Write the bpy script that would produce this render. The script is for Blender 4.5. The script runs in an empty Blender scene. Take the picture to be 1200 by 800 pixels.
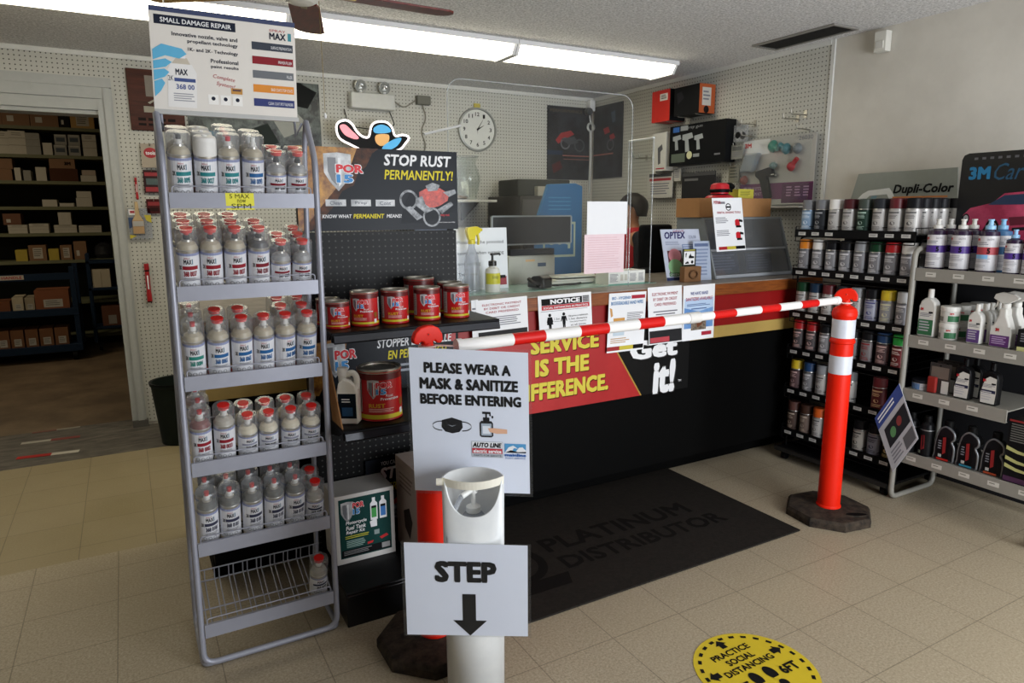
import bpy, bmesh, math, random
from mathutils import Vector, Matrix
random.seed(7)
PI = math.pi
sc = bpy.context.scene
COL = sc.collection
V3 = Vector

# ------------------------------------------------------------------ camera
CAMZ, FPX = 1.52, 800.0
_pi, _ro, _ya = [math.radians(a) for a in (10.64, -0.294, 29.3)]
FW = V3((math.sin(_ya)*math.cos(_pi), math.cos(_ya)*math.cos(_pi), -math.sin(_pi)))
_rt = V3((math.cos(_ya), -math.sin(_ya), 0)); _up = _rt.cross(FW)
RT = math.cos(_ro)*_rt + math.sin(_ro)*_up
UP = -math.sin(_ro)*_rt + math.cos(_ro)*_up
cam_d = bpy.data.cameras.new('camera'); cam = bpy.data.objects.new('camera', cam_d); COL.objects.link(cam)
cam_d.sensor_width = 36.0; cam_d.lens = 36.0*FPX/1200.0; cam_d.clip_start = 0.05
cam.matrix_world = Matrix(((RT.x, UP.x, -FW.x, 0), (RT.y, UP.y, -FW.y, 0), (RT.z, UP.z, -FW.z, CAMZ), (0, 0, 0, 1)))
sc.camera = cam

# ------------------------------------------------------------------ light and exposure
vs = sc.view_settings
vs.view_transform = 'Standard'; vs.look = 'None'; vs.gamma = 1.0; vs.exposure = 0.0
try: vs.use_curve_mapping = False
except Exception: pass
world = bpy.data.worlds.new('sky'); sc.world = world; world.use_nodes = True
bgn = world.node_tree.nodes['Background']; bgn.inputs[0].default_value = (0.62, 0.74, 0.95, 1); bgn.inputs[1].default_value = 1.0
ROOM_L, ROOM_R, ROOM_F, ROOM_B, CEIL = -3.2, 4.02, -1.25, 5.55, 2.585
def area_light(name, loc, size, sizey, power, color, rot):
    d = bpy.data.lights.new(name, 'AREA'); d.shape = 'RECTANGLE'; d.size = size; d.size_y = sizey
    d.energy = power; d.color = color
    o = bpy.data.objects.new(name, d); COL.objects.link(o); o.location = loc; o.rotation_euler = rot
    return o
# daylight through the shop window in the wall behind the camera
area_light('window_daylight', (2.55, ROOM_F-0.2, 1.22), 1.9, 1.9, 138, (0.92, 0.96, 1.0), (math.radians(90), 0, 0))
sc.cycles.transparent_max_bounces = 40
FIX_E = 7.5      # lens brightness of the ceiling fixtures
# bulb in the stock room beyond the doorway
area_light('stock_room_lamp', (-1.6, 7.4, 2.95), 0.6, 0.6, 21, (1.0, 0.85, 0.62), (0, 0, 0))

# ------------------------------------------------------------------ pixel ray helper (photograph measured in a 1200x800 frame)
def at(px, py, x=None, y=None, z=None):
    d = FW + RT*((px-600)/FPX) - UP*((py-400)/FPX)
    if z is not None: t = (z-CAMZ)/d.z
    elif y is not None: t = y/d.y
    else: t = x/d.x
    return V3((0, 0, CAMZ)) + d*t

# ------------------------------------------------------------------ materials
_m = {}
def lin(h):
    h = h.lstrip('#'); out = []
    for i in (0, 2, 4):
        c = int(h[i:i+2], 16)/255.0
        out.append(c/12.92 if c <= 0.04045 else ((c+0.055)/1.055)**2.4)
    return (*out, 1.0)
def mat(h, rough=0.5, metal=0.0, var=0.06, name=None, spec=None, scale=30.0):
    """plain procedural surface with a little colour and gloss variation"""
    if spec is None: spec = .12 if (sum(lin(h)[:3]) < .12 and rough > .3) else (.22 if var <= .03 and not metal else .4)
    k = (h, rough, metal, var, name, spec)
    if k in _m: return _m[k]
    m = bpy.data.materials.new(name or 'surface_'+h.strip('#')); m.use_nodes = True
    nt = m.node_tree; b = nt.nodes['Principled BSDF']
    c = lin(h)
    b.inputs['Base Color'].default_value = c; b.inputs['Roughness'].default_value = rough
    b.inputs['Metallic'].default_value = metal; b.inputs['Specular IOR Level'].default_value = spec
    if var:
        tc = nt.nodes.new('ShaderNodeTexCoord'); n = nt.nodes.new('ShaderNodeTexNoise'); n.inputs['Scale'].default_value = scale
        mx = nt.nodes.new('ShaderNodeMix'); mx.data_type = 'RGBA'
        mx.inputs[6].default_value = tuple(v*(1-var) for v in c[:3])+(1,); mx.inputs[7].default_value = tuple(min(1, v*(1+var)) for v in c[:3])+(1,)
        nt.links.new(tc.outputs['Object'], n.inputs['Vector']); nt.links.new(n.outputs['Fac'], mx.inputs[0]); nt.links.new(mx.outputs[2], b.inputs['Base Color'])
    _m[k] = m; return m
def emit(h, s, name):
    if name in _m: return _m[name]
    m = bpy.data.materials.new(name); m.use_nodes = True; b = m.node_tree.nodes['Principled BSDF']
    b.inputs['Base Color'].default_value = lin(h); b.inputs['Emission Color'].default_value = lin(h); b.inputs['Emission Strength'].default_value = s
    _m[name] = m; return m
def clear(name, tint='#ffffff', white=0.0, gloss=0.12, rough=0.08, sheen=.28):
    """thin clear plastic or glass: see-through with a fresnel sheen and an optional milky share"""
    if name in _m: return _m[name]
    m = bpy.data.materials.new(name); m.use_nodes = True; nt = m.node_tree; nt.nodes.clear()
    out = nt.nodes.new('ShaderNodeOutputMaterial'); tr = nt.nodes.new('ShaderNodeBsdfTransparent'); tr.inputs[0].default_value = lin(tint)
    gl = nt.nodes.new('ShaderNodeBsdfGlossy'); gl.inputs['Roughness'].default_value = rough
    df = nt.nodes.new('ShaderNodeBsdfDiffuse'); df.inputs[0].default_value = (.8, .82, .85, 1)
    fr = nt.nodes.new('ShaderNodeLayerWeight'); fr.inputs[0].default_value = 0.25
    mu = nt.nodes.new('ShaderNodeMath'); mu.operation = 'MULTIPLY_ADD'; mu.inputs[1].default_value = sheen; mu.inputs[2].default_value = gloss*0.12
    a = nt.nodes.new('ShaderNodeMixShader'); b = nt.nodes.new('ShaderNodeMixShader'); a.inputs[0].default_value = white
    nt.links.new(fr.outputs['Facing'], mu.inputs[0]); nt.links.new(mu.outputs[0], b.inputs[0])
    nt.links.new(tr.outputs[0], a.inputs[1]); nt.links.new(df.outputs[0], a.inputs[2])
    nt.links.new(a.outputs[0], b.inputs[1]); nt.links.new(gl.outputs[0], b.inputs[2]); nt.links.new(b.outputs[0], out.inputs[0])
    _m[name] = m; return m
class NT:
    """small helper to write node graphs as formulas"""
    def __init__(s, name):
        s.m = bpy.data.materials.new(name); s.m.use_nodes = True; s.t = s.m.node_tree; s.b = s.t.nodes['Principled BSDF']
    def n(s, typ, **kw):
        x = s.t.nodes.new(typ)
        for k, v in kw.items(): setattr(x, k, v)
        return x
    def put(s, sock, v):
        if hasattr(v, 'is_linked') or isinstance(v, bpy.types.NodeSocket): s.t.links.new(v, sock)
        else: sock.default_value = v
    def math(s, op, a, b=0.0, c=0.0):
        x = s.n('ShaderNodeMath', operation=op)
        for i, v in enumerate((a, b, c)): s.put(x.inputs[i], v)
        return x.outputs[0]
    def mix(s, f, a, b):
        x = s.n('ShaderNodeMix', data_type='RGBA'); s.put(x.inputs[0], f); s.put(x.inputs[6], a); s.put(x.inputs[7], b); return x.outputs[2]
    def pos(s):
        g = s.n('ShaderNodeNewGeometry'); q = s.n('ShaderNodeSeparateXYZ'); s.t.links.new(g.outputs['Position'], q.inputs[0]); return q.outputs[0], q.outputs[1], q.outputs[2], g.outputs['Position']
    def noise(s, vec, scale, detail=3.0, rough=0.6):
        x = s.n('ShaderNodeTexNoise'); s.put(x.inputs['Vector'], vec); x.inputs['Scale'].default_value = scale; x.inputs['Detail'].default_value = detail; x.inputs['Roughness'].default_value = rough; return x.outputs['Fac']
    def ramp(s, v, a, b):
        x = s.n('ShaderNodeMapRange'); s.put(x.inputs[0], v); x.inputs[1].default_value = a; x.inputs[2].default_value = b; return x.outputs[0]
    def bump(s, h, strength, dist=0.01):
        x = s.n('ShaderNodeBump'); s.put(x.inputs['Height'], h); x.inputs['Strength'].default_value = strength; x.inputs['Distance'].default_value = dist
        s.t.links.new(x.outputs[0], s.b.inputs['Normal'])
def pegboard(name, ax, base, hole, pitch=0.0285, rad=0.15, rough=0.6):
    k = NT(name); p = k.pos(); u, v = p[ax], p[2]
    fu = k.math('SUBTRACT', k.math('FRACT', k.math('DIVIDE', u, pitch)), .5); fv = k.math('SUBTRACT', k.math('FRACT', k.math('DIVIDE', v, pitch)), .5)
    r2 = k.math('ADD', k.math('MULTIPLY', fu, fu), k.math('MULTIPLY', fv, fv))
    inside = k.math('LESS_THAN', r2, rad*rad)
    nz = k.noise(p[3], 3.0)
    c = k.mix(nz, tuple(x*.93 for x in lin(base)[:3])+(1,), lin(base))
    k.put(k.b.inputs['Base Color'], k.mix(inside, c, lin(hole))); k.b.inputs['Roughness'].default_value = rough; k.b.inputs['Specular IOR Level'].default_value = .12
    return k.m
def floor_mat():
    k = NT('vinyl_tile_floor'); X, Y, Z, P = k.pos()
    tx, ty = 0.314, 0.298
    back = k.math('GREATER_THAN', Y, 3.43)
    u = k.math('ADD', k.math('DIVIDE', k.math('ADD', X, 0.158), tx), k.math('MULTIPLY', back, .5))
    v = k.math('DIVIDE', k.math('SUBTRACT', Y, 1.478), ty)
    def edge(a, w):
        f = k.math('FRACT', a); d = k.math('MINIMUM', f, k.math('SUBTRACT', 1.0, f)); return k.math('LESS_THAN', d, w)
    grout = k.math('MAXIMUM', edge(u, .0065), edge(v, .0065))
    cell = k.n('ShaderNodeCombineXYZ'); k.put(cell.inputs[0], k.math('FLOOR', u)); k.put(cell.inputs[1], k.math('FLOOR', v))
    wn = k.n('ShaderNodeTexWhiteNoise', noise_dimensions='3D'); k.t.links.new(cell.outputs[0], wn.inputs['Vector'])
    fleck = k.ramp(k.noise(P, 120.0, 4.0, .75), .34, .68)
    cloud = k.ramp(k.noise(P, 2.2, 4.0), .3, .7)
    base = k.mix(fleck, lin('#857963'), lin('#b8ab95'))
    base = k.mix(k.math('MULTIPLY', back, .7), base, lin('#8e8059'))
    base = k.mix(k.math('MULTIPLY', wn.outputs['Value'], .22), base, lin('#a89a80'))
    base = k.mix(k.math('MULTIPLY', cloud, .22), base, lin('#97896f'))
    scuff = k.ramp(k.noise(P, 14.0, 5.0, .75), .70, .76)
    base = k.mix(k.math('MULTIPLY', scuff, .45), base, lin('#6b604f'))
    k.put(k.b.inputs['Base Color'], k.mix(k.math('MULTIPLY', grout, .5), base, lin('#4e4636')))
    k.put(k.b.inputs['Roughness'], k.math('ADD', .36, k.math('MULTIPLY', cloud, .2))); k.b.inputs['Specular IOR Level'].default_value = .35
    return k.m
def ceiling_mat():
    k = NT('popcorn_ceiling'); X, Y, Z, P = k.pos()
    n1 = k.noise(P, 75.0, 3.0, .75); 
    k.put(k.b.inputs['Base Color'], k.mix(k.ramp(n1, .35, .65), lin('#b9b8b7'), lin('#fbfafa'))); k.b.inputs['Roughness'].default_value = .95
    k.bump(n1, .55, .012); return k.m
def mottled(name, a, b, scale, rough=.6, bump=0.0, lo=.35, hi=.65, stretch=None):
    k = NT(name); X, Y, Z, P = k.pos()
    vec = P
    if stretch:
        mp = k.n('ShaderNodeMapping'); k.t.links.new(P, mp.inputs['Vector']); mp.inputs['Scale'].default_value = stretch; vec = mp.outputs[0]
    n1 = k.noise(vec, scale, 5.0, .65)
    k.put(k.b.inputs['Base Color'], k.mix(k.ramp(n1, lo, hi), lin(a), lin(b))); k.b.inputs['Roughness'].default_value = rough; k.b.inputs['Specular IOR Level'].default_value = .18 if sum(lin(b)[:3]) < .2 else .4
    if bump: k.bump(n1, bump, .004)
    return k.m

WHITE = mat('#e9e9ea', .55, var=.02); PAPER = mat('#f0f1f4', .5, var=.015); INK = mat('#101012', .6, var=0); BLACK = mat('#0c0c0d', .5)
BLACKG = mat('#0b0b0c', .28); GREYTXT = mat('#77777c', .6, var=0); RED = mat('#b3161b', .45); SAFETY = mat('#e02008', .42, var=.03)
TAPE_W = mat('#e8e6e4', .4, var=.02); TAPE_R = mat('#c9120f', .38, var=.03); RUBBER = mottled('worn_rubber', '#221e1b', '#443a30', 26, .8, .5)
GREYMET = mat('#9a9ca8', .42, .25, name='grey_enamelled_wire'); CHROME = mat('#c8c8c8', .22, 1.0); STEEL = mat('#a9a59c', .33, .9)
YEL = mat('#dccb1c', .45, var=.02); TXTW = mat('#ececee', .5, var=0); CARD = mat('#a97a4c', .75); CARD2 = mat('#8d6238', .8)
PLEX = clear('clear_acrylic', '#fbfdfd', .004, .05); CAPCLR = clear('clear_cap_plastic', '#f6f7f8', .12, .25, .2, .3); SLEEVE = clear('laminate_sleeve', '#fafbfc', .012, .2, .1, .2); GLASSY = clear('clear_glass', '#f2f6f4', .05, .5, .05); CLEARP = clear('clear_film', '#f6f8f8', .03, .4, .1)
CLOUDY = clear('cloudy_plastic', '#dfe2e8', .22, .3, .2)

# ------------------------------------------------------------------ text outlines from the built-in font
_txt = {}
def text_mesh(s, bold=0.0, shear=0.0):
    k = (s, bold, shear)   # weight is built by stamping shifted copies of the outline
    if k in _txt: return _txt[k]
    c = bpy.data.curves.new('t', 'FONT'); c.body = s; c.size = 1; c.space_character = 1+bold*.7; c.shear = shear; c.resolution_u = 2; c.fill_mode = 'FRONT'
    o = bpy.data.objects.new('t', c); me = o.to_mesh()
    vs_ = [(v.co.x, v.co.y) for v in me.vertices]; fs = [tuple(p.vertices) for p in me.polygons]
    o.to_mesh_clear(); bpy.data.objects.remove(o); bpy.data.curves.remove(c)
    if bold:
        q = bold*.85; sh = [(q, q), (-q, q), (q, -q), (-q, -q)]+([(q*1.3, 0), (-q*1.3, 0), (0, q), (0, -q)] if bold > .034 else [])
        n = len(vs_); fs = [tuple(i+n*k for i in f) for k in range(len(sh)) for f in fs]; vs_ = [(a+dx, b+dy, k*.00007) for k, (dx, dy) in enumerate(sh) for a, b in vs_]
    else: vs_ = [(a, b, 0.0) for a, b in vs_]
    x0 = min(v[0] for v in vs_); x1 = max(v[0] for v in vs_); y0 = min(v[1] for v in vs_); y1 = max(v[1] for v in vs_)
    w, h = max(x1-x0, 1e-6), max(y1-y0, 1e-6)
    _txt[k] = ([((v[0]-x0)/w, (v[1]-y0)/h, v[2]) for v in vs_], fs, w/h); return _txt[k]

# ------------------------------------------------------------------ mesh builder
class B:
    def __init__(s, T=None):
        s.v = []; s.f = []; s.mi = []; s.sm = []; s.mats = []; s.T = T; s.P = None; s.nseg = 1; s.cnt = 0; s.hold = False
    def _m(s, m):
        if m not in s.mats: s.mats.append(m)
        return s.mats.index(m)
    def add(s, vs_, fs, m, smooth=False):
        o = len(s.v); i = s._m(m)
        for p in vs_:
            p = V3(p); s.v.append(s.T @ p if s.T else p)
        for f in fs: s.f.append(tuple(a+o for a in f)); s.mi.append(i); s.sm.append(smooth)
        return s
    def box(s, x0, x1, y0, y1, z0, z1, m):
        v = [(x0, y0, z0), (x1, y0, z0), (x1, y1, z0), (x0, y1, z0), (x0, y0, z1), (x1, y0, z1), (x1, y1, z1), (x0, y1, z1)]
        return s.add(v, [(0, 3, 2, 1), (4, 5, 6, 7), (0, 1, 5, 4), (1, 2, 6, 5), (2, 3, 7, 6), (3, 0, 4, 7)], m)
    def obox(s, O, X, Y, Z, m):
        O, X, Y, Z = map(V3, (O, X, Y, Z))
        v = [O, O+X, O+X+Y, O+Y, O+Z, O+X+Z, O+X+Y+Z, O+Y+Z]
        f = [(0, 3, 2, 1), (4, 5, 6, 7), (0, 1, 5, 4), (1, 2, 6, 5), (2, 3, 7, 6), (3, 0, 4, 7)]
        if X.cross(Y).dot(Z) < 0: f = [tuple(reversed(q)) for q in f]
        return s.add(v, f, m)
    def lathe(s, prof, m, c=(0, 0, 0), n=20, axis=None, smooth=True):
        """prof: list of (r, z) or (r, z, material for the band up to the next point)"""
        c = V3(c); ax = V3(axis).normalized() if axis else V3((0, 0, 1))
        e = V3((1, 0, 0)) if abs(ax.z) > .9 else V3((0, 0, 1)); ux = ax.cross(e).normalized(); uy = ax.cross(ux).normalized()
        if not axis: ux, uy = V3((1, 0, 0)), V3((0, 1, 0))
        prev = None; groups = {}
        ring = lambda r, z: [c+ux*(r*math.cos(2*PI*k/n))+uy*(r*math.sin(2*PI*k/n))+ax*z for k in range(n)]
        for i in range(len(prof)-1):
            a, b = prof[i], prof[i+1]; mm = a[2] if len(a) > 2 and a[2] else m
            if abs(a[0]) < 1e-9 and abs(b[0]) < 1e-9: continue
            if a[0] < 1e-9:
                s.add([c+ax*a[1]]+ring(b[0], b[1]), [(0, (k+1) % n+1, k+1) for k in range(n)], mm, False)
            elif b[0] < 1e-9:
                s.add([c+ax*b[1]]+ring(a[0], a[1]), [(0, k+1, (k+1) % n+1) for k in range(n)], mm, False)
            else:
                s.add(ring(a[0], a[1])+ring(b[0], b[1]), [(k, (k+1) % n, n+(k+1) % n, n+k) for k in range(n)], mm, smooth)
        return s
    def cyl(s, p0, p1, r, m, n=12, r1=None):
        p0, p1 = V3(p0), V3(p1); d = p1-p0; L = d.length
        return s.lathe([(0, 0), (r, 0), (r if r1 is None else r1, L), (0, L)], m, p0, n, d)
    def tube(s, pts, r, m, n=8, fillet=0.0, closed=False, fn=5):
        pts = [V3(p) for p in pts]
        if fillet:
            q = [] if closed else [pts[0]]
            rng = range(len(pts)) if closed else range(1, len(pts)-1)
            for i in rng:
                a, b, c = pts[i-1], pts[i], pts[(i+1) % len(pts)]
                fa = min(fillet, (a-b).length*.45, (c-b).length*.45); p, t = b+(a-b).normalized()*fa, b+(c-b).normalized()*fa
                for k in range(fn+1):
                    w = k/fn; q.append(p*(1-w)**2+b*(2*w*(1-w))+t*w*w)
            if not closed: q.append(pts[-1])
            pts = q
        vs_ = []; fs = []; N = len(pts); up = None
        for i, p in enumerate(pts):
            if closed: d = pts[(i+1) % N]-pts[i-1]
            else: d = pts[min(i+1, N-1)]-pts[max(i-1, 0)]
            d.normalize()
            if up is None: up = V3((0, 0, 1)) if abs(d.z) < .9 else V3((1, 0, 0))
            x = d.cross(up).normalized(); y = x.cross(d).normalized(); up = y
            rr = r(i/(N-1)) if callable(r) else r
            vs_ += [p+x*rr*math.cos(2*PI*k/n)+y*rr*math.sin(2*PI*k/n) for k in range(n)]
        for i in range(N if closed else N-1):
            j = (i+1) % N
            fs += [(i*n+k, i*n+(k+1) % n, j*n+(k+1) % n, j*n+k) for k in range(n)]
        s.add(vs_, fs, m, True)
        if not closed:
            s.add(vs_[:n], [tuple(reversed(range(n)))], m); s.add(vs_[-n:], [tuple(range(n))], m)
        return s
    def prism(s, poly, O, U, V, N, m, mside=None):
        """extrude a 2D outline: points O+u*U+v*V, thickness vector N"""
        O, U, V, N = map(V3, (O, U, V, N)); n = len(poly)
        a = [O+U*p[0]+V*p[1] for p in poly]; b = [p+N for p in a]
        s.add(a, [tuple(range(n))], m); s.add(b, [tuple(reversed(range(n)))], m)
        return s.add(a+b, [(i, n+i, n+(i+1) % n, (i+1) % n) for i in range(n)], mside or m)
    # ---- flat or wrapped print: u to the right, v DOWN, both 0..100, l = lift off the surface in metres
    def panel(s, tl, U, V, N=None, thick=0.0015, m=None, mback=None):
        tl, U, V = V3(tl), V3(U), V3(V); N = V3(N).normalized() if N is not None else V.cross(U).normalized()
        s.P = lambda u, v, l: tl+U*(u/100)+V*(v/100)+N*l
        s.pn = (tl, U, V, N); s.asp = U.length/V.length; s.nseg = 1; s.cnt = 0
        if m: s.obox(tl-N*thick, U, V, N*thick, m)
        return s
    def wrap(s, c, r, z0, z1, a0, a1):
        """around a vertical cylinder; a = angle from -y, positive to the right as seen from -y"""
        c = V3(c)
        s.P = lambda u, v, l: c+V3(((r+l)*math.sin(a0+(a1-a0)*u/100), -(r+l)*math.cos(a0+(a1-a0)*u/100), z1+(z0-z1)*v/100))
        s.asp = abs(a1-a0)*r/abs(z1-z0); s.nseg = 10; s.cnt = 0; return s
    def up(s, l):
        """later ink lies a hair above earlier ink, so no two prints share a plane"""
        if not s.hold: s.cnt += 1
        return l+s.cnt*1.2e-5
    def rect(s, u0, v0, u1, v1, m, l=.0006):
        k = max(1, int(s.nseg*abs(u1-u0)/100+.99)) if s.nseg > 1 else 1; l = s.up(l)
        vs_ = []; fs = []
        for i in range(k+1):
            u = u0+(u1-u0)*i/k; vs_ += [s.P(u, v1, l), s.P(u, v0, l)]
        for i in range(k): fs.append((2*i, 2*i+2, 2*i+3, 2*i+1))
        return s.add(vs_, fs, m)
    def poly(s, pts, m, l=.0006):
        l = s.up(l)
        return s.add([s.P(u, v, l) for u, v in pts], [tuple(range(len(pts)))], m)
    def disc(s, u, v, ru, m, l=.0006, n=20, rv=None, a0=0, a1=2*PI):
        rv = rv if rv is not None else ru*s.asp
        return s.poly([(u+ru*math.cos(a0+(a1-a0)*k/n), v-rv*math.sin(a0+(a1-a0)*k/n)) for k in range(n+(0 if a1-a0 > 6.2 else 1))], m, l)
    def ring(s, u, v, ru, w, m, l=.0006, n=24):
        l = s.up(l)
        pts = [(u+q*math.cos(2*PI*k/n), v-q*s.asp*math.sin(2*PI*k/n)) for q in (ru, ru-w) for k in range(n)]
        return s.add([s.P(a, b, l) for a, b in pts], [(k, (k+1) % n, n+(k+1) % n, n+k) for k in range(n)], m)
    def text(s, t, u0, v0, u1, v1, m, l=.0009, bold=.0, shear=0.0, fit='box', slant=0.0):
        """fit 'box' stretches to the box, 'h' keeps proportions with the box's height from u0, 'c' centred"""
        vs_, fs, asp = text_mesh(t, bold, shear); l = s.up(l)
        if fit != 'box':
            w = abs(v1-v0)/s.asp*asp; k = min(1, (u1-u0)/w) if fit == 'c' else 1
            w *= k
            if fit == 'c': mid = (u0+u1)/2; u0, u1 = mid-w/2, mid+w/2
            else: u1 = u0+w
        return s.add([s.P(u0+(u1-u0)*a, v1+(v0-v1)*b+slant*a, l+c) for a, b, c in vs_], fs, m)
    def lines(s, u0, v0, u1, v1, n, m, fill=.45, rag=.25, l=.0006, center=False):
        """rows of fine print"""
        h = (v1-v0)/n; s.cnt += 1; s.hold = True
        for i in range(n):
            w = (u1-u0)*(1-rag*random.random()); o = (u1-u0-w)/2 if center else 0
            s.rect(u0+o, v0+h*i, u0+o+w, v0+h*(i+fill), m, l)
        s.hold = False; return s
    def px(s, x, y):
        """photograph pixel -> (u, v) on the current panel plane"""
        tl, U, V, N = s.pn; d = FW+RT*((x-600)/FPX)-UP*((y-400)/FPX); c = V3((0, 0, CAMZ))
        t = (tl-c).dot(N)/d.dot(N); q = c+d*t-tl
        return 100*q.dot(U)/U.length_squared, 100*q.dot(V)/V.length_squared
    def build(s, name, parent=None, bevel=0.0, seg=2, loc=None):
        me = bpy.data.meshes.new(name); vs_ = s.v; o = bpy.data.objects.new(name, me)
        if parent is not None:
            M = Matrix.Identity(4); q = parent
            while q is not None: M = q.matrix_basis @ M; q = q.parent
            Mi = M.inverted(); vs_ = [Mi @ p for p in vs_]; o.parent = parent
        else:
            if loc is None:
                xs = [p.x for p in vs_]; ys = [p.y for p in vs_]; zs = [p.z for p in vs_]; loc = ((min(xs)+max(xs))/2, (min(ys)+max(ys))/2, min(zs))
            loc = V3(loc); vs_ = [p-loc for p in vs_]; o.location = loc
        me.from_pydata([tuple(p) for p in vs_], [], s.f)
        for m in s.mats: me.materials.append(m)
        me.polygons.foreach_set('material_index', s.mi); me.polygons.foreach_set('use_smooth', s.sm)
        me.validate(); me.update()
        if bevel:
            bm = bmesh.new(); bm.from_mesh(me); bmesh.ops.remove_doubles(bm, verts=bm.verts, dist=1e-5)
            ed = [e for e in bm.edges if len(e.link_faces) == 2 and e.calc_face_angle(0) > .6]
            bmesh.ops.bevel(bm, geom=ed, offset=bevel, segments=seg, affect='EDGES', profile=.5, clamp_overlap=True)
            bm.to_mesh(me); bm.free()
        COL.objects.link(o); return o

def tag(o, label, cat, group=None, kind=None):
    if label: o['label'] = label
    if cat: o['category'] = cat
    if group: o['group'] = group
    if kind: o['kind'] = kind
    return o
def thing(name, label, cat, loc=(0, 0, 0), group=None):
    o = bpy.data.objects.new(name, None); COL.objects.link(o); o.location = loc; o.empty_display_size = .05
    return tag(o, label, cat, group)
def struct(o): o['kind'] = 'structure'; return o
def lab(o, t): o['label'] = t; return o
def dup(root, loc, rotz=None, label=None, group=None):
    r = root.copy(); COL.objects.link(r); r.location = loc
    if rotz is not None: r.rotation_euler = (0, 0, rotz)
    if label: r['label'] = label
    if group: r['group'] = group
    for ch in root.children:
        c = ch.copy(); COL.objects.link(c); c.parent = r
        for g in ch.children:
            d = g.copy(); COL.objects.link(d); d.parent = c
    return r
class Kind:
    """first place() uses the prototype itself, later ones copy it"""
    def __init__(s, root): s.r = root; s.used = False
    def place(s, loc, rotz=0, label=None, group=None):
        if not s.used:
            s.used = True; s.r.location = loc; s.r.rotation_euler = (0, 0, rotz)
            if label: s.r['label'] = label
            if group: s.r['group'] = group
            return s.r
        return dup(s.r, loc, rotz, label, group)
ORD = ['first', 'second', 'third', 'fourth', 'fifth', 'sixth', 'seventh', 'eighth', 'ninth']
# ================================================================== ROOM SHELL
FLOORM = floor_mat(); CEILM = ceiling_mat()
PEG_Y = pegboard('white_pegboard_back', 0, '#c9c8c0', '#4b4944'); PEG_X = pegboard('white_pegboard_right', 1, '#c9c8c0', '#4b4944')
PAINT = mottled('painted_wall', '#cbc6bc', '#d6d1c7', 3.0, .7); TRIMM = mat('#d6d6d2', .45)
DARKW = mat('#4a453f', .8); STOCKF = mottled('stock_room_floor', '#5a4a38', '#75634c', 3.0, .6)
DOOR_L, DOOR_R, DOOR_T = -1.35, -0.072, 2.215
struct(B().box(ROOM_L, ROOM_R, ROOM_F, 4.94, -.06, 0, FLOORM).build('floor'))
worn = mottled('worn_concrete', '#3b3632', '#767065', 6.0, .6, .1, .3, .75, (1, 3.5, 1))
struct(B().box(ROOM_L, ROOM_R, 4.94, 5.75, -.06, 0.0, worn).build('floor'))
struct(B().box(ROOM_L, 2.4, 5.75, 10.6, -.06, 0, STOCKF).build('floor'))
struct(B().box(ROOM_L, ROOM_R, ROOM_F, ROOM_B+.16, CEIL, CEIL+.06, CEILM).build('ceiling'))
b = B(); b.box(ROOM_L, DOOR_L, ROOM_B, ROOM_B+.16, 0, CEIL, PAINT); b.box(DOOR_R, ROOM_R+.1, ROOM_B, ROOM_B+.16, 0, CEIL, PAINT); b.box(DOOR_L, DOOR_R, ROOM_B, ROOM_B+.16, DOOR_T, CEIL, PAINT)
struct(b.build('wall_back'))
b = B(); b.box(0.02, 3.995, ROOM_B-.006, ROOM_B, .02, CEIL-.03, PEG_Y); b.box(ROOM_L, .02, ROOM_B-.006, ROOM_B, 2.42, CEIL-.03, PEG_Y)
struct(b.build('trim_4'))
struct(B().box(ROOM_R, ROOM_R+.1, ROOM_F, ROOM_B+.1, 0, CEIL, PAINT).build('wall_right'))
struct(B().box(ROOM_R-.006, ROOM_R, 3.0, ROOM_B-.008, .02, CEIL-.03, PEG_X).build('trim_5'))
struct(B().box(ROOM_R-.012, ROOM_R, 2.975, 3.0, 0, CEIL, TRIMM).build('trim_1'))
b = B(); b.box(.0, ROOM_R, ROOM_B-.016, ROOM_B, CEIL-.03, CEIL, TRIMM); b.box(ROOM_L, .0, ROOM_B-.016, ROOM_B, CEIL-.03, CEIL, TRIMM)
struct(b.build('trim_2'))
struct(B().box(ROOM_R-.016, ROOM_R, 3.0, ROOM_B-.02, CEIL-.03, CEIL, TRIMM).build('trim_3'))
struct(B().box(ROOM_L-.1, ROOM_L, ROOM_F, ROOM_B+.1, 0, CEIL, PAINT).build('wall_left'))
# front wall behind the camera with its shop window
b = B(); W0, W1, WZ0, WZ1 = 1.55, 3.55, .2, 2.2
b.box(ROOM_L, W0, ROOM_F-.12, ROOM_F, 0, CEIL, PAINT); b.box(W1, ROOM_R, ROOM_F-.12, ROOM_F, 0, CEIL, PAINT); b.box(W0, W1, ROOM_F-.12, ROOM_F, 0, WZ0, PAINT); b.box(W0, W1, ROOM_F-.12, ROOM_F, WZ1, CEIL, PAINT)
struct(b.build('wall_front'))
wf = B()
for x in (W0, W1-.05): wf.box(x, x+.05, ROOM_F-.1, ROOM_F-.04, WZ0, WZ1, TRIMM)
for z in (WZ0, WZ1-.05): wf.box(W0, W1, ROOM_F-.1, ROOM_F-.04, z, z+.05, TRIMM)
struct(wf.build('window_1'))
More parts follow.
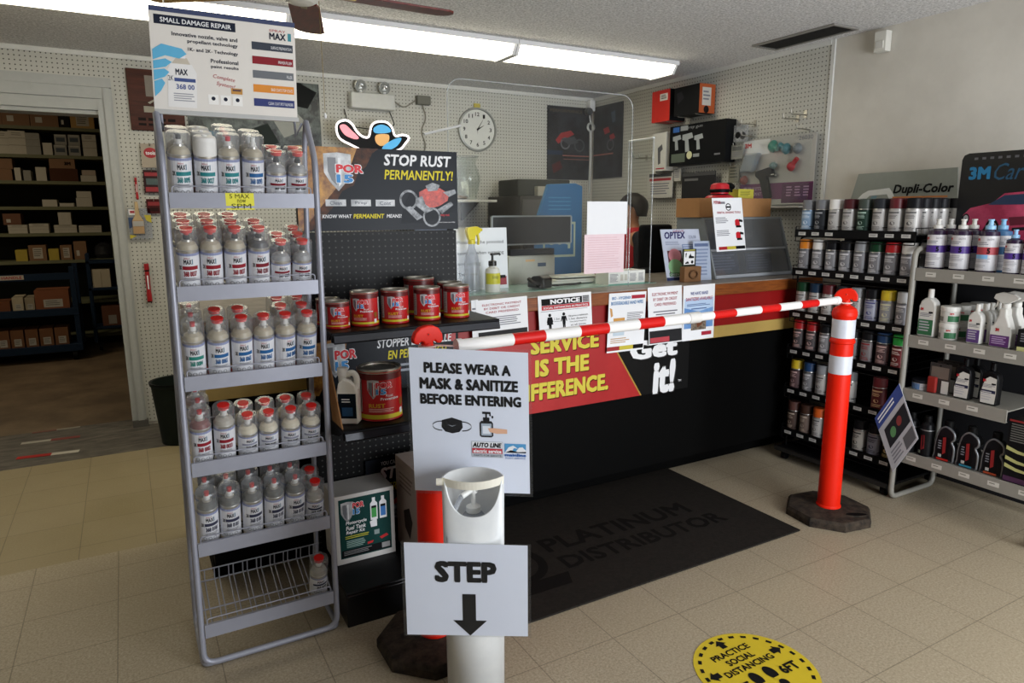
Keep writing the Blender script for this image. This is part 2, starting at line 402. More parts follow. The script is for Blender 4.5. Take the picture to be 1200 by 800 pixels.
# door casing: stepped boards around the doorway
b = B()
JM = mat('#b2b4b2', .5)
for x0, x1, y in ((DOOR_R, .02, ROOM_B-.03), (DOOR_R+.04, .008, ROOM_B-.045)):
    b.box(x0, x1, y, ROOM_B, 0.05, 2.355, JM)
b.box(DOOR_L-.1, .02, ROOM_B-.03, ROOM_B, 2.36, 2.42, JM); b.box(DOOR_L-.1, .0, ROOM_B-.022, ROOM_B, 2.212, 2.40, JM); b.box(DOOR_L-.1, DOOR_R, ROOM_B-.02, ROOM_B, 2.215, 2.36, JM); b.box(DOOR_L-.1, DOOR_R+.035, ROOM_B-.04, ROOM_B, 2.285, 2.295, JM)
b.box(DOOR_L, DOOR_R, ROOM_B, ROOM_B+.17, DOOR_T-.03, DOOR_T, JM); b.box(DOOR_L-.1, DOOR_L, ROOM_B-.03, ROOM_B+.17, 0, 2.42, JM)
b.box(DOOR_R, .03, ROOM_B-.05, ROOM_B, 0, .05, mat('#5d5a56', .6))
struct(b.build('door_1_frame'))
# stock room shell
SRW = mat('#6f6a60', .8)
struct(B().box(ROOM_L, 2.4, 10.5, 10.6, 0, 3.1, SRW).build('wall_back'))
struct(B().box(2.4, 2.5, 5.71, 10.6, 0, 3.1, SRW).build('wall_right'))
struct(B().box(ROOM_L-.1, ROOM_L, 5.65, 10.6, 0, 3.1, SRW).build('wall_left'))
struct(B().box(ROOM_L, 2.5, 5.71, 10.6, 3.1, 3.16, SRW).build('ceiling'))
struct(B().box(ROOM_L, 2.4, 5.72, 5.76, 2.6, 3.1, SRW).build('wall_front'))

# ================================================================== CEILING FIXTURES
LENS = emit('#fdf5dc', FIX_E, 'lit_prismatic_lens')
def fixture(x0, x1, label):
    t = thing('ceiling_light', label, 'light', ((x0+x1)/2, 4.08, CEIL-.085), 'wraparound fluorescent ceiling lights')
    b = B(); b.box(x0, x1, 3.925, 4.255, CEIL-.02, CEIL-.0005, WHITE)
    for x in (x0, x1-.022): b.prism([(3.925, CEIL-.005), (3.975, CEIL-.085), (4.215, CEIL-.085), (4.255, CEIL-.005)], (x, 0, 0), (0, 1, 0), (0, 0, 1), (.022, 0, 0), WHITE)
    b.box(x0, x1, 3.92, 3.93, CEIL-.03, CEIL-.0005, WHITE)
    b.build('housing', t, .002)
    b = B(); b.prism([(3.935, CEIL-.03), (3.975, CEIL-.079), (4.205, CEIL-.079), (4.247, CEIL-.03)], (x0+.024, 0, 0), (0, 1, 0), (0, 0, 1), (x1-x0-.048, 0, 0), LENS); b.build('lens', t, .006, 3)
fixture(2.265, 3.59, 'lit fluorescent wraparound light nearest the red tool carton and right wall')
fixture(.88, 2.262, 'lit fluorescent wraparound light in mid ceiling, partly behind the fan blade')
fixture(-.46, .877, 'lit fluorescent wraparound light running above the doorway')
fixture(-1.8, -.463, 'lit fluorescent wraparound light farthest from the right wall, beyond the doorway')
# ceiling vent
t = thing('ceiling_vent', 'dark long ceiling air vent near the right wall', 'vent', (3.78, 3.04, CEIL-.012))
b = B()
for x0, x1, y0, y1 in ((3.67, 3.69, 2.74, 3.34), (3.88, 3.9, 2.74, 3.34), (3.69, 3.88, 2.74, 2.76), (3.69, 3.88, 3.32, 3.34)): b.box(x0, x1, y0, y1, CEIL-.012, CEIL-.0005, mat('#8a8782', .6))
b.build('frame', t, .002)
b = B()
for i in range(9): b.obox((3.694+i*.021, 2.76, CEIL-.011), (.004, 0, 0), (0, .56, 0), (.014, 0, .009), mat('#3c3a37', .6))
b.build('slats', t)
# motion sensor
b = B(); b.box(3.965, 4.018, 2.61, 2.685, 2.44, 2.555, mat('#d9d7ce', .5)); b.box(3.959, 3.967, 2.622, 2.673, 2.455, 2.50, mat('#cfcdc6', .3))
tag(b.build('motion_sensor', bevel=.008), 'small cream motion sensor high on the painted right wall', 'sensor')
# ceiling fan
FX, FY, FZ = .668, 2.80, 2.345
t = thing('ceiling_fan', 'ceiling fan with dark red-brown wooden blades and a pull chain', 'fan', (FX, FY, FZ-.05))
BLM = mottled('mahogany_blade', '#4e1610', '#74241a', 9, .4, 0, .3, .7, (6, 1, 1)); BRASS = mat('#8d7a4c', .3, .9)
b = B(); b.lathe([(.0, CEIL), (.07, CEIL), (.06, CEIL-.05), (.014, CEIL-.06), (.014, FZ+.09), (.05, FZ+.085), (.1, FZ+.06), (.105, FZ+.01), (.06, FZ-.004), (0, FZ-.004)], WHITE, (FX, FY, 0), 24); b.build('motor', t)
b = B(); b.lathe([(.06, FZ-.004), (.072, FZ-.014), (.068, FZ-.03), (.045, FZ-.043), (.02, FZ-.048), (0, FZ-.049)], mat('#e6e4dc', .25), (FX, FY, 0), 24); b.build('light_bowl', t)
for k, ang in enumerate((2, 74, 146, 218, 290)):
    a = math.radians(ang); u = V3((math.cos(a), math.sin(a), 0)); w = V3((-math.sin(a), math.cos(a), .12)).normalized(); n = u.cross(w)
    c = V3((FX, FY, FZ))
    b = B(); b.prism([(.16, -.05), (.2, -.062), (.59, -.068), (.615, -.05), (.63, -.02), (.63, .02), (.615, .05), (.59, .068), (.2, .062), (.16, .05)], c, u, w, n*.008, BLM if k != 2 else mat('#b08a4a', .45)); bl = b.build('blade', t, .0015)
    b = B(); b.obox(c+u*.09-w*.012-n*.006, u*.12, w*.024, n*.005, BRASS); b.build('bracket', bl)
b = B(); b.tube([(FX+.06, FY-.02, FZ-.02), (FX+.062, FY-.02, FZ-.44)], .0012, BRASS, 5); b.lathe([(0, 0), (.004, .003), (.006, .012), (.003, .022), (0, .024)], TXTW, (FX+.062, FY-.02, FZ-.46), 8); b.build('pull_chain', t)

# ================================================================== COUNTER
CF = 2.85
WOODM = mottled('counter_wood', '#6a3413', '#93521f', 8, .45, 0, .3, .7, (1.2, 14, 14)); TOPM = mottled('counter_laminate', '#7d746a', '#9a9087', 12, .35)
REDP = mat('#8f100f', .45); YELP = mat('#b89a55', .5); KICK = mat('#050505', .75, spec=.05)
t = thing('service_counter', 'long service counter with wood-edged top, red band, yellow stripe and black front', 'counter', (2.0, 3.2, 0))
CX0, CX1 = .2, 3.86
b = B(); b.box(CX0, CX1, CF+.03, 3.5, .1, 1.05, KICK); b.box(CX0, CX1, CF+.1, 3.45, 0, .1, KICK); b.build('body', t)
b = B(); b.box(CX0, CX1, CF, CF+.03, .1, .795, mat('#070707', .6, spec=.06)); b.build('front_panel', t)
b = B(); b.box(CX0, CX1, CF-.012, CF+.03, .80, .868, YELP); b.build('yellow_stripe', t, .002)
b = B(); b.box(CX0, CX1, CF-.006, CF+.03, .868, 1.05, REDP); b.build('red_band', t)
b = B(); b.box(CX0, CX1, CF-.03, 3.55, 1.05, 1.115, WOODM); b.build('top_edge', t, .004)
b = B(); b.box(CX0, CX1, CF-.026, 3.55, 1.1151, 1.12, TOPM); b.build('countertop', t)
CT = 1.12
# rubber floor mat
RIB = mottled('dark_rubber_mat', '#1b1815', '#25211d', 60, .75, .3)
b = B(); b.box(.9, 2.72, 2.005, 2.945, .0005, .008, RIB)
MT = mat('#120f0e', .9, var=0)
b.panel((.95, 2.86, .008), (1.75, 0, 0), (0, -.84, 0), (0, 0, 1))
b.text('PLATINUM', 34, 38, 84, 53, MT, .0006, .03); b.text('DISTRIBUTOR', 34, 59, 89, 72, MT, .0006, .03)
b.ring(22, 56, 9, 2.4, MT); b.disc(22, 56, 4.5, MT); b.poly([(12, 74), (33, 74), (31, 84), (12, 84)], MT); b.poly([(15, 34), (29, 34), (26, 42), (12, 42)], MT)
tag(b.build('floor_mat'), 'large dark rubber floor mat in front of the black counter', 'mat')

# ================================================================== FLOOR DECAL
def decal():
    c = at(871, 790, z=.0); c = V3((1.72, 1.395, .0005)); r = .205
    a = math.radians(0)
    b = B(); n = 48
    DY = mat('#c9b022', .5)
    b.lathe([(0, .0012), (r, .0012), (r, .0), (0, 0)], DY, c, n, smooth=False)
    u = V3((math.cos(a), math.sin(a), 0)); v = V3((math.sin(a), -math.cos(a), 0))
    b.panel(c-u*r-v*r+V3((0, 0, .0012)), u*2*r, v*2*r, (0, 0, 1))
    for k in range(26):
        q = 2*PI*k/26; R0, R1 = 43, 46; dq = .055
        b.poly([(50+R*math.cos(x), 50+R*math.sin(x)) for R, x in ((R0, q-dq), (R1, q-dq), (R1, q+dq), (R0, q+dq))][::-1], INK)
    b.text('PRACTICE', 28, 20, 70, 27, INK, bold=.03); b.text('SOCIAL', 35, 30, 65, 37, INK, bold=.03); b.text('DISTANCING', 23, 40, 77, 47, INK, bold=.03)
    def arrow(cu, cv, ang):
        P = [(0, -7), (6, -1), (3, -1), (3, 4), (-3, 4), (-3, -1), (-6, -1)]; q = math.radians(ang)
        b.poly([(cu+x*math.cos(q)-y*math.sin(q), cv+x*math.sin(q)+y*math.cos(q)) for x, y in P][::-1], INK)
    arrow(50, 13, 0); arrow(84, 40, 90); arrow(16, 40, -90); arrow(50, 92, 180)
    for sx in (42, 58):
        b.disc(sx, 58, 5, INK, rv=8); b.disc(sx, 72, 4, INK, rv=4.5); b.rect(sx-3.6, 64, sx+3.6, 66, DY, .0009)
    b.text('6FT', 67, 56, 86, 66, INK, bold=.04); b.text('6FT', 14, 56, 33, 66, INK, bold=.04)
    tag(b.build('floor_decal'), 'round yellow social distancing floor decal with footprints and black arrows', 'decal')
decal()
# worn tape strips on the threshold
def tape(p, q, w, split, label, left, right):
    p, q = V3(p), V3(q); d = (q-p); n = V3((-d.y, d.x, 0)).normalized()*w; b = B()
    for a, e, m in ((0, split, left), (split, 1, right)):
        b.obox(p+d*a-n/2, d*(e-a), n, V3((0, 0, .0015)), m)
    tag(b.build('floor_tape'), label, 'tape', 'worn floor tape at the doorway')
tape((-.73, 5.16, .001), (-.39, 5.12, .001), .05, .55, 'bright red and white floor tape strip nearest the shop floor', mat('#a81a16', .5), mat('#b9b3a6', .6))
tape((-.74, 5.49, .001), (-.40, 5.47, .001), .045, .5, 'scuffed white and faded red floor tape strip, middle of three', mat('#a9a396', .6), mat('#7d3a33', .6))
tape((-.70, 5.73, .001), (-.41, 5.73, .001), .03, .5, 'faint pink and white floor tape strip under the doorway', mat('#74483f', .6), mat('#8f897c', .6))
# ================================================================== GREY WIRE SPRAY-CAN RACK
RX, RY, RW, RD = .1, 2.335, .457, .30
RT_ = Matrix(((1, 0, .013, RX), (0, 1, .02, RY), (0, 0, 1, 0), (0, 0, 0, 1)))
rack = thing('spray_can_rack', 'tall grey wire floor rack with six tilted tiers of spray cans', 'rack', (RX, RY, 0))
b = B(RT_); r = .0105; TZ = 1.70
b.tube([(0, .1, TZ+.13), (0, .0, TZ), (0, 0, .012), (RW, 0, .012), (RW, 0, TZ), (RW, .1, TZ+.13)], r, GREYMET, 10, .045); b.build('front_frame', rack)
for u in (0, RW):
    b = B(RT_); b.tube([(u, .1, TZ+.13), (u, .14, TZ+.05), (u, RD, .012), (u, .0, .012), (.05 if u == 0 else RW-.05, .0, .012)], r*.9, GREYMET, 10, .04); b.build('side_frame', rack)
LIPZ = [1.587, 1.300, 1.013, .727, .45, .157]; TILT = math.radians(16); TT = math.tan(TILT)
def depth_at(z): return .13+(RD-.13)*(1-z/1.8)   # room between front and rear uprights
for i, z in enumerate(LIPZ):
    d = .246
    b = B(RT_); b.box(.011, RW-.011, -.009, -.006, z-.047, z, GREYMET); b.box(.011, RW-.011, -.006, .006, z-.047, z-.044, GREYMET); b.box(.011, RW-.011, -.006, .003, z-.003, z, GREYMET)
    sh = b.build('shelf', rack)
    b = B(RT_); zf = z-.036
    for k in range(9):
        for e in (-.008, .008):
            u = .03+(RW-.06)*k/8+e; b.tube([(u, 0, zf), (u, d, zf+d*TT), (u, d-.012, zf+d*TT+.045)], .0022, GREYMET, 5, .008)
    for dd in (.004, .11, d): b.tube([(.0, dd, zf-.004+dd*TT), (RW, dd, zf-.004+dd*TT)], .0028, GREYMET, 6)
    b.tube([(.0, d-.012, zf+.045+d*TT), (RW, d-.012, zf+.045+d*TT)], .0025, GREYMET, 6)
    for u in (.006, RW-.006): b.tube([(u, 0, zf-.002), (u, d, zf-.002+d*TT)], .003, GREYMET, 6)
    b.build('wire_deck', sh)
    b = B(RT_); b.tube([(.02, -.004, z-.002), (.02, -.004, z+.020), (RW-.02, -.004, z+.020), (RW-.02, -.004, z-.002)], .0022, GREYMET, 6, .01); b.build('guard_wire', sh)
# yellow sticky note on the top lip
c = RT_ @ V3((.17, -.0098, 1.587))
b = B(); b.panel(c, (.085, 0, 0), (0, 0, -.052), thick=.0008, m=mat('#e6e04a', .7)); HW = mat('#4a4a20', .7, var=0)
b.text('5 MAX', 14, 6, 84, 32, HW); b.text('now', 40, 38, 70, 58, HW); b.text('SPM', 18, 64, 88, 94, HW)
tag(b.build('sticky_note'), 'yellow handwritten sticky note on the top lip of the grey rack', 'note')

# header card above the rack
hdr = thing('header_sign', 'white small damage repair header card above the grey can rack', 'sign', RT_ @ V3((.23, .1, 1.80)))
Y0 = 2.47
tl, tr, bl, br = [at(*p, y=Y0) for p in ((173, 5), (345, 27), (183, 128), (347, 137))]
U = (tr-tl); V = ((bl-tl)+(br-tr))/2
b = B(); CRM = mat('#e4dfd8', .45, var=.02); b.panel(tl, U, V, thick=.004, m=CRM)
NAVY = mat('#232838', .5); b.rect(0, 0, 100, 5, mat('#3a4468', .5)); b.rect(3, 8, 57, 17, NAVY, .0004)
b.text('SMALL DAMAGE REPAIR', 7, 10.3, 54, 15, TXTW, bold=.02)
b.text('Innovative nozzle, valve and', 14, 23, 58, 27.5, NAVY, bold=.02); b.text('propellant technology', 24, 29, 58, 33.5, NAVY, bold=.02)
b.text('1K- and 2K- Technology', 24, 37, 58, 41.5, NAVY, bold=.02); b.text('Professional', 39, 46, 58, 50, NAVY, bold=.02); b.text('paint results', 39, 52, 58, 56, NAVY, bold=.02)
RS = mat('#b03038', .5, var=0); b.text('Complete', 40, 61, 55, 66, RS, shear=.3, slant=3); b.text('System!', 42, 68, 55, 73, RS, shear=.3, slant=3)
b.text('SPRAY', 81, 9.5, 93, 12, RS); b.text('MAX', 81, 13, 93, 20, NAVY, bold=.03); b.rect(94.5, 12, 97, 20, mat('#3c8c98', .5))
for k, (cc, t2) in enumerate((('#3b414d', 'SURFACE PREPARATION'), ('#8a1c28', 'PRIMER/FILLER'), ('#6f7277', 'FILLER'), ('#de8d34', 'BASE COATS TOP COATS'), ('#333c74', 'CLEAR COAT SPOT BLENDER'))):
    v = 24+k*14.6; b.rect(68, v, 98, v+8, mat(cc, .5, var=.02)); b.text(t2, 98-len(t2)*.85, v+3, 97, v+6, TXTW)
b.rect(52, 74, 60, 80, mat('#c08a3a', .5)); b.rect(53, 75, 59, 77, mat('#5a3a3a', .5))
for k in range(3):
    b.rect(36+k*8.4, 82, 43+k*8.4, 92, mat('#f2f0ec', .5), .0004); b.disc(39.5+k*8.4, 86, 1.4, NAVY)
# printed spray can held by a blue-gloved hand
b.poly([(9, 97), (28, 97), (29, 62), (26, 54), (12, 54), (10, 60)], mat('#eceae8', .4, var=0), .0005); b.poly([(13, 54), (25, 54), (23, 48), (16, 48)], mat('#c9bfae', .4), .0005); b.rect(17, 43, 22, 48.5, TXTW, .0007)
b.text('MAX', 15, 59, 23, 65, NAVY, bold=.03); b.rect(14, 68, 28, 71.5, mat('#3a4d86', .5)); b.text('368 00', 15, 74, 27, 79, mat('#54639a', .5), bold=.03); b.text('2K', 10, 66, 13.5, 71, NAVY); b.lines(13, 83, 27, 92, 4, mat('#9a9aa2', .6))
GLV = mat('#5fb4dc', .45)
b.poly([(1, 42), (7, 36), (20, 39), (23, 44), (18, 49), (9, 47), (1, 52)], GLV, .0008); b.poly([(1, 53), (9, 50), (13, 53), (9, 58), (1, 61)], GLV, .0009); b.poly([(1, 62), (8, 60), (11, 63), (8, 68), (1, 72)], GLV, .001); b.poly([(1, 73), (6, 70), (8, 74), (5, 82), (1, 88)], GLV, .0008)
b.build('card', hdr)
b = B(); e = bl+V3((-.004, 0, -.012)); b.obox(e, U*1.01, (0, .016, 0), (0, 0, .014), mat('#b9b9b7', .4))
for u in (.03, .97):
    q = bl+U*u; b.tube([q+V3((0, .01, .0)), (q.x, q.y+.005, q.z-.06), RT_ @ V3((RW*min(max(u, 0), 1), .1, TZ+.125))], .005, GREYMET, 6)
b.build('card_holder', hdr)
b = B(); b.obox(tl+U*.1+V3((0, .005, .0)), (.0, .004, 0), (.003, 0, 0), (0, 0, 2.58-tl.z), CHROME)
b.build('hanging_wire', hdr)

# ---- spray cans
def can_proto(kind, tall, cap, button, shoulder, band, num, bandtxt=True):
    """clear or solid capped aerosol, standing at the origin, label facing -y"""
    r = .0335 if tall else .032; h = .135 if tall else .088
    t = thing('spray_can', None, 'spray can')
    tin = mat('#c6c2ba', .3, .7); lbl = mat('#dcdde2', .38, .1, .02)
    b = B(); b.lathe([(0, 0), (r*.95, 0), (r, .004), (r, .008), (r*.985, .01)], tin, n=20)
    sh = mat(shoulder, .35)
    b.lathe([(r*.985, .01), (r*.985, h), (r, h+.002), (r, h+.006), (r*.95, h+.008, sh), (r*.8, h+.022, sh), (r*.45, h+.030, tin), (r*.42, h+.036, tin), (0, h+.036)], tin, n=20); b.build('body', t)
    b = B(); b.wrap((0, 0, 0), r*.985, .012, h-.002, -2.9, 2.9); b.nseg = 24; b.rect(0, 0, 100, 100, lbl, .0004)
    b.rect(0, 0, 100, 7, mat('#8d94b4', .4, var=0), .0007)
    b.wrap((0, 0, 0), r*.985, .012, h-.002, -1.0, 1.0)
    b.text('SPRAY', 34, 11, 60, 15, mat('#b04048', .5, var=0), .001); b.text('MAX', 33, 16, 66, 29, mat('#26262e', .5, var=0), .001, .03); b.rect(68, 15, 72, 29, mat('#54788c', .5, var=0), .001)
    bd = mat(band, .4, var=0)
    if bandtxt: b.rect(26, 34, 96, 44, bd, .001); b.text('2K', 10, 33, 23, 44, INK, .001, .02)
    else: b.rect(8, 34, 92, 44, bd, .001)
    b.text(num, 30, 48, 88, 62, bd if bandtxt else INK, .001, .04)
    b.lines(28, 66, 90, 76, 3, mat('#8f9096', .6, var=0), l=.001)
    for k in range(3 if tall else 2): b.ring(24+k*24, 86, 9, 2, mat('#55565c', .6, var=0), .001, 14)
    b.build('label', t)
    nz = h+.034; bm = mat(button, .4)
    b = B(); st = mat('#2b2b2d' if kind == 'dark' else '#e4e2de', .4)
    b.lathe([(0, nz), (r*.3, nz), (r*.3, nz+.012), (r*.22, nz+.016, bm), (r*.24, nz+.030, bm), (0, nz+.032)], st, n=12); b.build('nozzle', t)
    if cap == 'clear':
        ch = h+.072
        b = B(); b.lathe([(r*1.0, h+.004), (r*1.035, h+.006), (r*1.02, ch-.006), (r*.93, ch), (0, ch)], CAPCLR, n=20); cp = b.build('cap', t)
        if kind in ('plug', 'dark', 'plugw'):
            b = B(); pm = mat('#d8201c', .45); b.lathe([(0, ch+.0012), (r*.56, ch+.001), (r*.58, ch-.001), (r*.5, ch-.014), (0, ch-.014)], pm, n=14); b.build('red_plug', cp)
    else:
        ch = h+.062; b = B(); b.lathe([(r*1.0, h+.004), (r*1.03, h+.006), (r*1.02, ch-.012), (r*.95, ch-.002), (r*.8, ch), (0, ch)], mat('#e2e1de', .4), n=20); b.build('cap', t)
    return Kind(t)
CR = '#bcb096'
CK = dict(
 gn=can_proto('plain', 1, 'clear', '#3a3d42', CR, '#2f7f84', '368 0095'),
 wc=can_proto('plain', 1, 'solid', '#ffffff', CR, '#2f7f84', '368 0027'),
 rb=can_proto('plain', 1, 'clear', '#d8203a', CR, '#2f7f84', '368 0094'),
 wb=can_proto('plain', 1, 'clear', '#f2f2ee', CR, '#2b5f94', '368 0093'),
 mr=can_proto('dark', 1, 'clear', '#c41c1c', CR, '#8d2430', '368 0037'),
 mg=can_proto('dark', 1, 'clear', '#a06a6a', '#4a4a4c', '#7a2430', '368 0201'),
 tq=can_proto('plain', 1, 'clear', '#c83238', CR, '#2f7f74', '368 0084'),
 bl=can_proto('plugw', 1, 'clear', '#f0eee8', CR, '#2b5f94', '368 0065'),
 rs=can_proto('plain', 1, 'clear', '#c81e24', '#7d3a36', '#8d2430', '368 0002'),
 rp=can_proto('plug', 1, 'clear', '#c0c0c0', '#b9b2a4', '#8d2430', '368 0033'),
 gr=can_proto('plain', 1, 'clear', '#d04a48', '#5c5d58', '#3a3c50', '368 0181'),
 sd=can_proto('dark', 0, 'clear', '#3a3a3c', '#9a9a9a', '#7a2430', '369 0203', False),
 sc=can_proto('plugw', 0, 'clear', '#e8e4da', '#e0d6bc', '#8f90a0', '369 0102', False),
 sg=can_proto('plugw', 0, 'clear', '#e8e4da', '#a8a49a', '#2b2e44', '369 0181', False))
CKN = dict(gn='grey-nozzle', wc='white-capped', rb='red-button', wb='white-button', mr='maroon-band', mg='grey-shouldered', tq='teal-band', bl='blue-band', rs='rust-shouldered', rp='red-plug', gr='charcoal-shouldered', sd='short', sc='short cream-shouldered', sg='short')
# tiers from the top: per column (kind, number of cans front to back, front offset)
TIERS = [
 [('gn', 2), ('wc', 3), ('rb', 3), ('wb', 2), ('sd', 2), ('sd', 2)],
 [('mr', 3), ('mr', 3), ('mr', 3), ('mg', 2), ('sd', 2), ('sd', 3)],
 [('tq', 3), ('bl', 2), ('bl', 2), ('bl', 1), ('bl', 3), ('bl', 3)],
 [('rs', 3), ('rp', 1), ('sc', 2), ('sc', 2), ('sc', 2), ('sc', 2)],
 [('gr', 2), ('gr', 2), ('gr', 2), ('gr', 2), ('gr', 2), ('sg', 2)],
 [None, None, None, None, None, ('sg', 1)]]
TN = ['top', 'second', 'third', 'fourth', 'fifth', 'bottom']
for i, cols in enumerate(TIERS):
    for j, c in enumerate(cols):
        if not c: continue
        k, n = c
        for q in range(n):
            u = .0512+j*.0711; dd = .055+q*.0722; p = RT_ @ V3((u+random.uniform(-.002, .002), dd, LIPZ[i]-.0333+dd*TT))
            row = ('front row' if n > 1 else 'alone') if q == 0 else ('back row' if q == n-1 else 'middle row')
            if i == 5: L = 'single short clear-capped spray can alone on the bottom tier of the grey rack'
            else: L = f'{CKN[k]} spray can, {TN[i]} grey rack tier, {ORD[j]} column from doorway side, {row}'
            o = CK[k].place(p, 0, L, f'spray cans on the {TN[i]} tier of the grey rack'); o.rotation_mode = 'ZYX'; o.rotation_euler = (0, 0, 0); o.rotation_mode = 'QUATERNION'; o.rotation_quaternion = (Matrix.Rotation(TILT, 3, 'X') @ Matrix.Rotation(random.uniform(-.12, .12)-.05+(.35 if (i, j) == (2, 4) else 0), 3, 'Z')).to_quaternion()

# ================================================================== BLACK DISPLAY STAND
GX0, GX1 = .592, 1.25
SHB = mat('#131315', .38, .3); PEGB = pegboard('black_pegboard', 0, '#0d0d0e', '#4a4a48', .0255, .13, .4)
t = thing('display_stand', 'black metal display stand with pegboard back, two shelves and a boxy base', 'display stand', ((GX0+GX1)/2, 2.5, 0))
b = B(); b.box(GX0, GX1, 2.315, 2.74, 0, .125, BLACKG); b.box(GX0, GX1, 2.312, 2.74, .127, .14, SHB); b.build('base', t, .003)
b = B(); b.box(GX0, GX1, 2.715, 2.74, .14, 1.45, PEGB); b.build('back_panel', t)
for x in (GX0, GX1-.02):
    b = B(); b.box(x, x+.02, 2.74, 2.765, .0, 1.77, SHB); b.build('upright', t)
for z, y0 in ((1.115, 2.33), (.785, 2.25)):
    b = B(); b.box(GX0, GX1, y0, 2.714, z-.012, z, SHB); b.box(GX0, GX1, y0-.004, y0+.01, z-.034, z, SHB)
    b.prism([(0, 0), (.012, -.004), (.03, -.03), (.022, -.034), (0, -.03)], (GX0+.004, y0-.004, z-.004), (0, -.5, 0), (0, 0, 1), (GX1-GX0-.008, 0, 0), mat('#2a2c33', .18, .2))
    sh = b.build('shelf', t, .002)
    for x in (GX0+.003, GX1-.009):
        b = B(); b.prism([(0, 0), (.345, 0), (.345, -.09), (.03, -.02)], (x, y0+.02, z-.0125), (0, 1, 0), (0, 0, 1), (.006, 0, 0), SHB); b.build('bracket', sh)
# header: STOP RUST PERMANENTLY!
tl, tr, bl = [at(*p, y=2.705) for p in ((341, 171), (534.5, 177.5), (347, 272))]
tl.x = .585; bl.x = .585; z1 = (tl.z+tr.z)/2; z0 = bl.z+.002
b = B(); DKB = mat('#10151d', .35); b.panel((.585, 2.70, z1), (tr.x-.585, 0, 0), (0, 0, z0-z1), thick=.006, m=DKB)
ORG = mottled('rust_print', '#6b3a14', '#c8903a', 22, .4); 
b.poly([(0, 0), (49, 0), (45, 6), (41, 22), (36, 30), (33, 45), (26, 52), (20, 72), (8, 98), (0, 100)], ORG, .0005)
b.poly([(36, 0), (49, 0), (45, 6), (41, 22), (36, 30), (33, 45), (26, 52), (20, 72), (8, 98), (2, 100), (12, 74), (22, 50), (30, 30)], mottled('rust_print_dark', '#24140c', '#5c3218', 30, .4), .0006)
SIL = mottled('silver_print', '#8a8c90', '#d4d6d8', 14, .35)
def shield(b, u0, v0, w, h, l=.0008):
    b.poly([(u0, v0), (u0+w*.5, v0-h*.04), (u0+w, v0), (u0+w, v0+h*.5), (u0+w*.8, v0+h*.75), (u0+w*.5, v0+h), (u0+w*.2, v0+h*.75), (u0, v0+h*.5)], SIL, l)
    b.poly([(u0+w*.14, v0+h*.1), (u0+w*.44, v0+h*.1), (u0+w*.44, v0+h*.85), (u0+w*.26, v0+h*.7), (u0+w*.14, v0+h*.47)], mat('#6d7076', .35), l+.0003)
    b.poly([(u0+w*.52, v0+h*.1), (u0+w*.62, v0+h*.1), (u0+w*.62, v0+h*.8), (u0+w*.52, v0+h*.88)], mat('#e4e6e8', .3), l+.0003)
PR, PB = mat('#d8323c', .4, var=0), mat('#3f8fd0', .4, var=0)
def por(b, u0, v0, w, h, l=.0011):
    b.text('POR', u0-w*.03, v0-h*.03, u0+w*1.03, v0+h*.5, TXTW, l, .07); b.text('POR', u0, v0, u0+w, v0+h*.46, PR, l+.0003, .05)
    b.text('15', u0-w*.02, v0+h*.53, u0+w*.65, v0+h*1.03, TXTW, l, .07); b.text('15', u0, v0+h*.55, u0+w*.62, v0+h, PB, l+.0003, .05)
shield(b, 16, 8, 16, 44); por(b, 23, 20, 16, 22)
b.text('STOP RUST', 52, 6, 96, 20, TXTW, bold=.03, shear=.15); b.text('PERMANENTLY!', 52, 25, 97, 37, YEL, bold=.02, shear=.15)
for k in range(3):
    u = 16+k*15; b.rect(u, 62, u+12, 70, SIL); b.text('Clean Prep Coat'.split()[k], u+2.5, 64, u+9.5, 68.5, mat('#404a5a', .5, var=0))
b.text('WE KNOW WHAT', 9, 80, 31, 84.5, TXTW, bold=.02, shear=.15); b.text('PERMANENT', 32, 79.5, 51, 85, YEL, bold=.03, shear=.15); b.text('MEANS!', 52.5, 80, 62, 84.5, TXTW, bold=.02, shear=.15)
# printed engine on a chassis
ENR = mottled('engine_print', '#8f1d16', '#d8432c', 40, .4); ENG = mottled('engine_grey_print', '#1c2026', '#a9adb2', 34, .4)
b.poly([(62, 92), (64, 70), (68, 55), (72, 50), (97, 44), (99, 60), (98, 75), (90, 85), (78, 90)], mat('#1a1e24', .4), .0007)
b.poly([(74, 52), (80, 46), (88, 47), (94, 54), (93, 63), (87, 70), (80, 73), (74, 66)], ENR, .0010); b.poly([(78, 44), (83, 40), (88, 43), (86, 50), (80, 51)], ENG, .0013); b.poly([(72, 60), (76, 57), (78, 68), (83, 75), (78, 79), (72, 70)], ENG, .0013); b.poly([(90, 52), (98, 48), (99, 53), (94, 58)], ENG, .0013); b.poly([(64, 72), (68, 70), (76, 84), (72, 88)], ENG, .0012); b.poly([(86, 74), (95, 64), (97, 68), (89, 80)], ENG, .0013)
b.ring(67, 62, 6, 1.4, ENG, .0009); b.ring(82, 84, 6, 1.2, ENG, .0011); b.text('stop rust', 88, 80, 94, 84, PR); b.text('permanently', 86, 90, 98, 92, TXTW)
tag(b.build('header_sign'), 'black and rust-orange stop rust permanently header on the black display stand', 'sign')
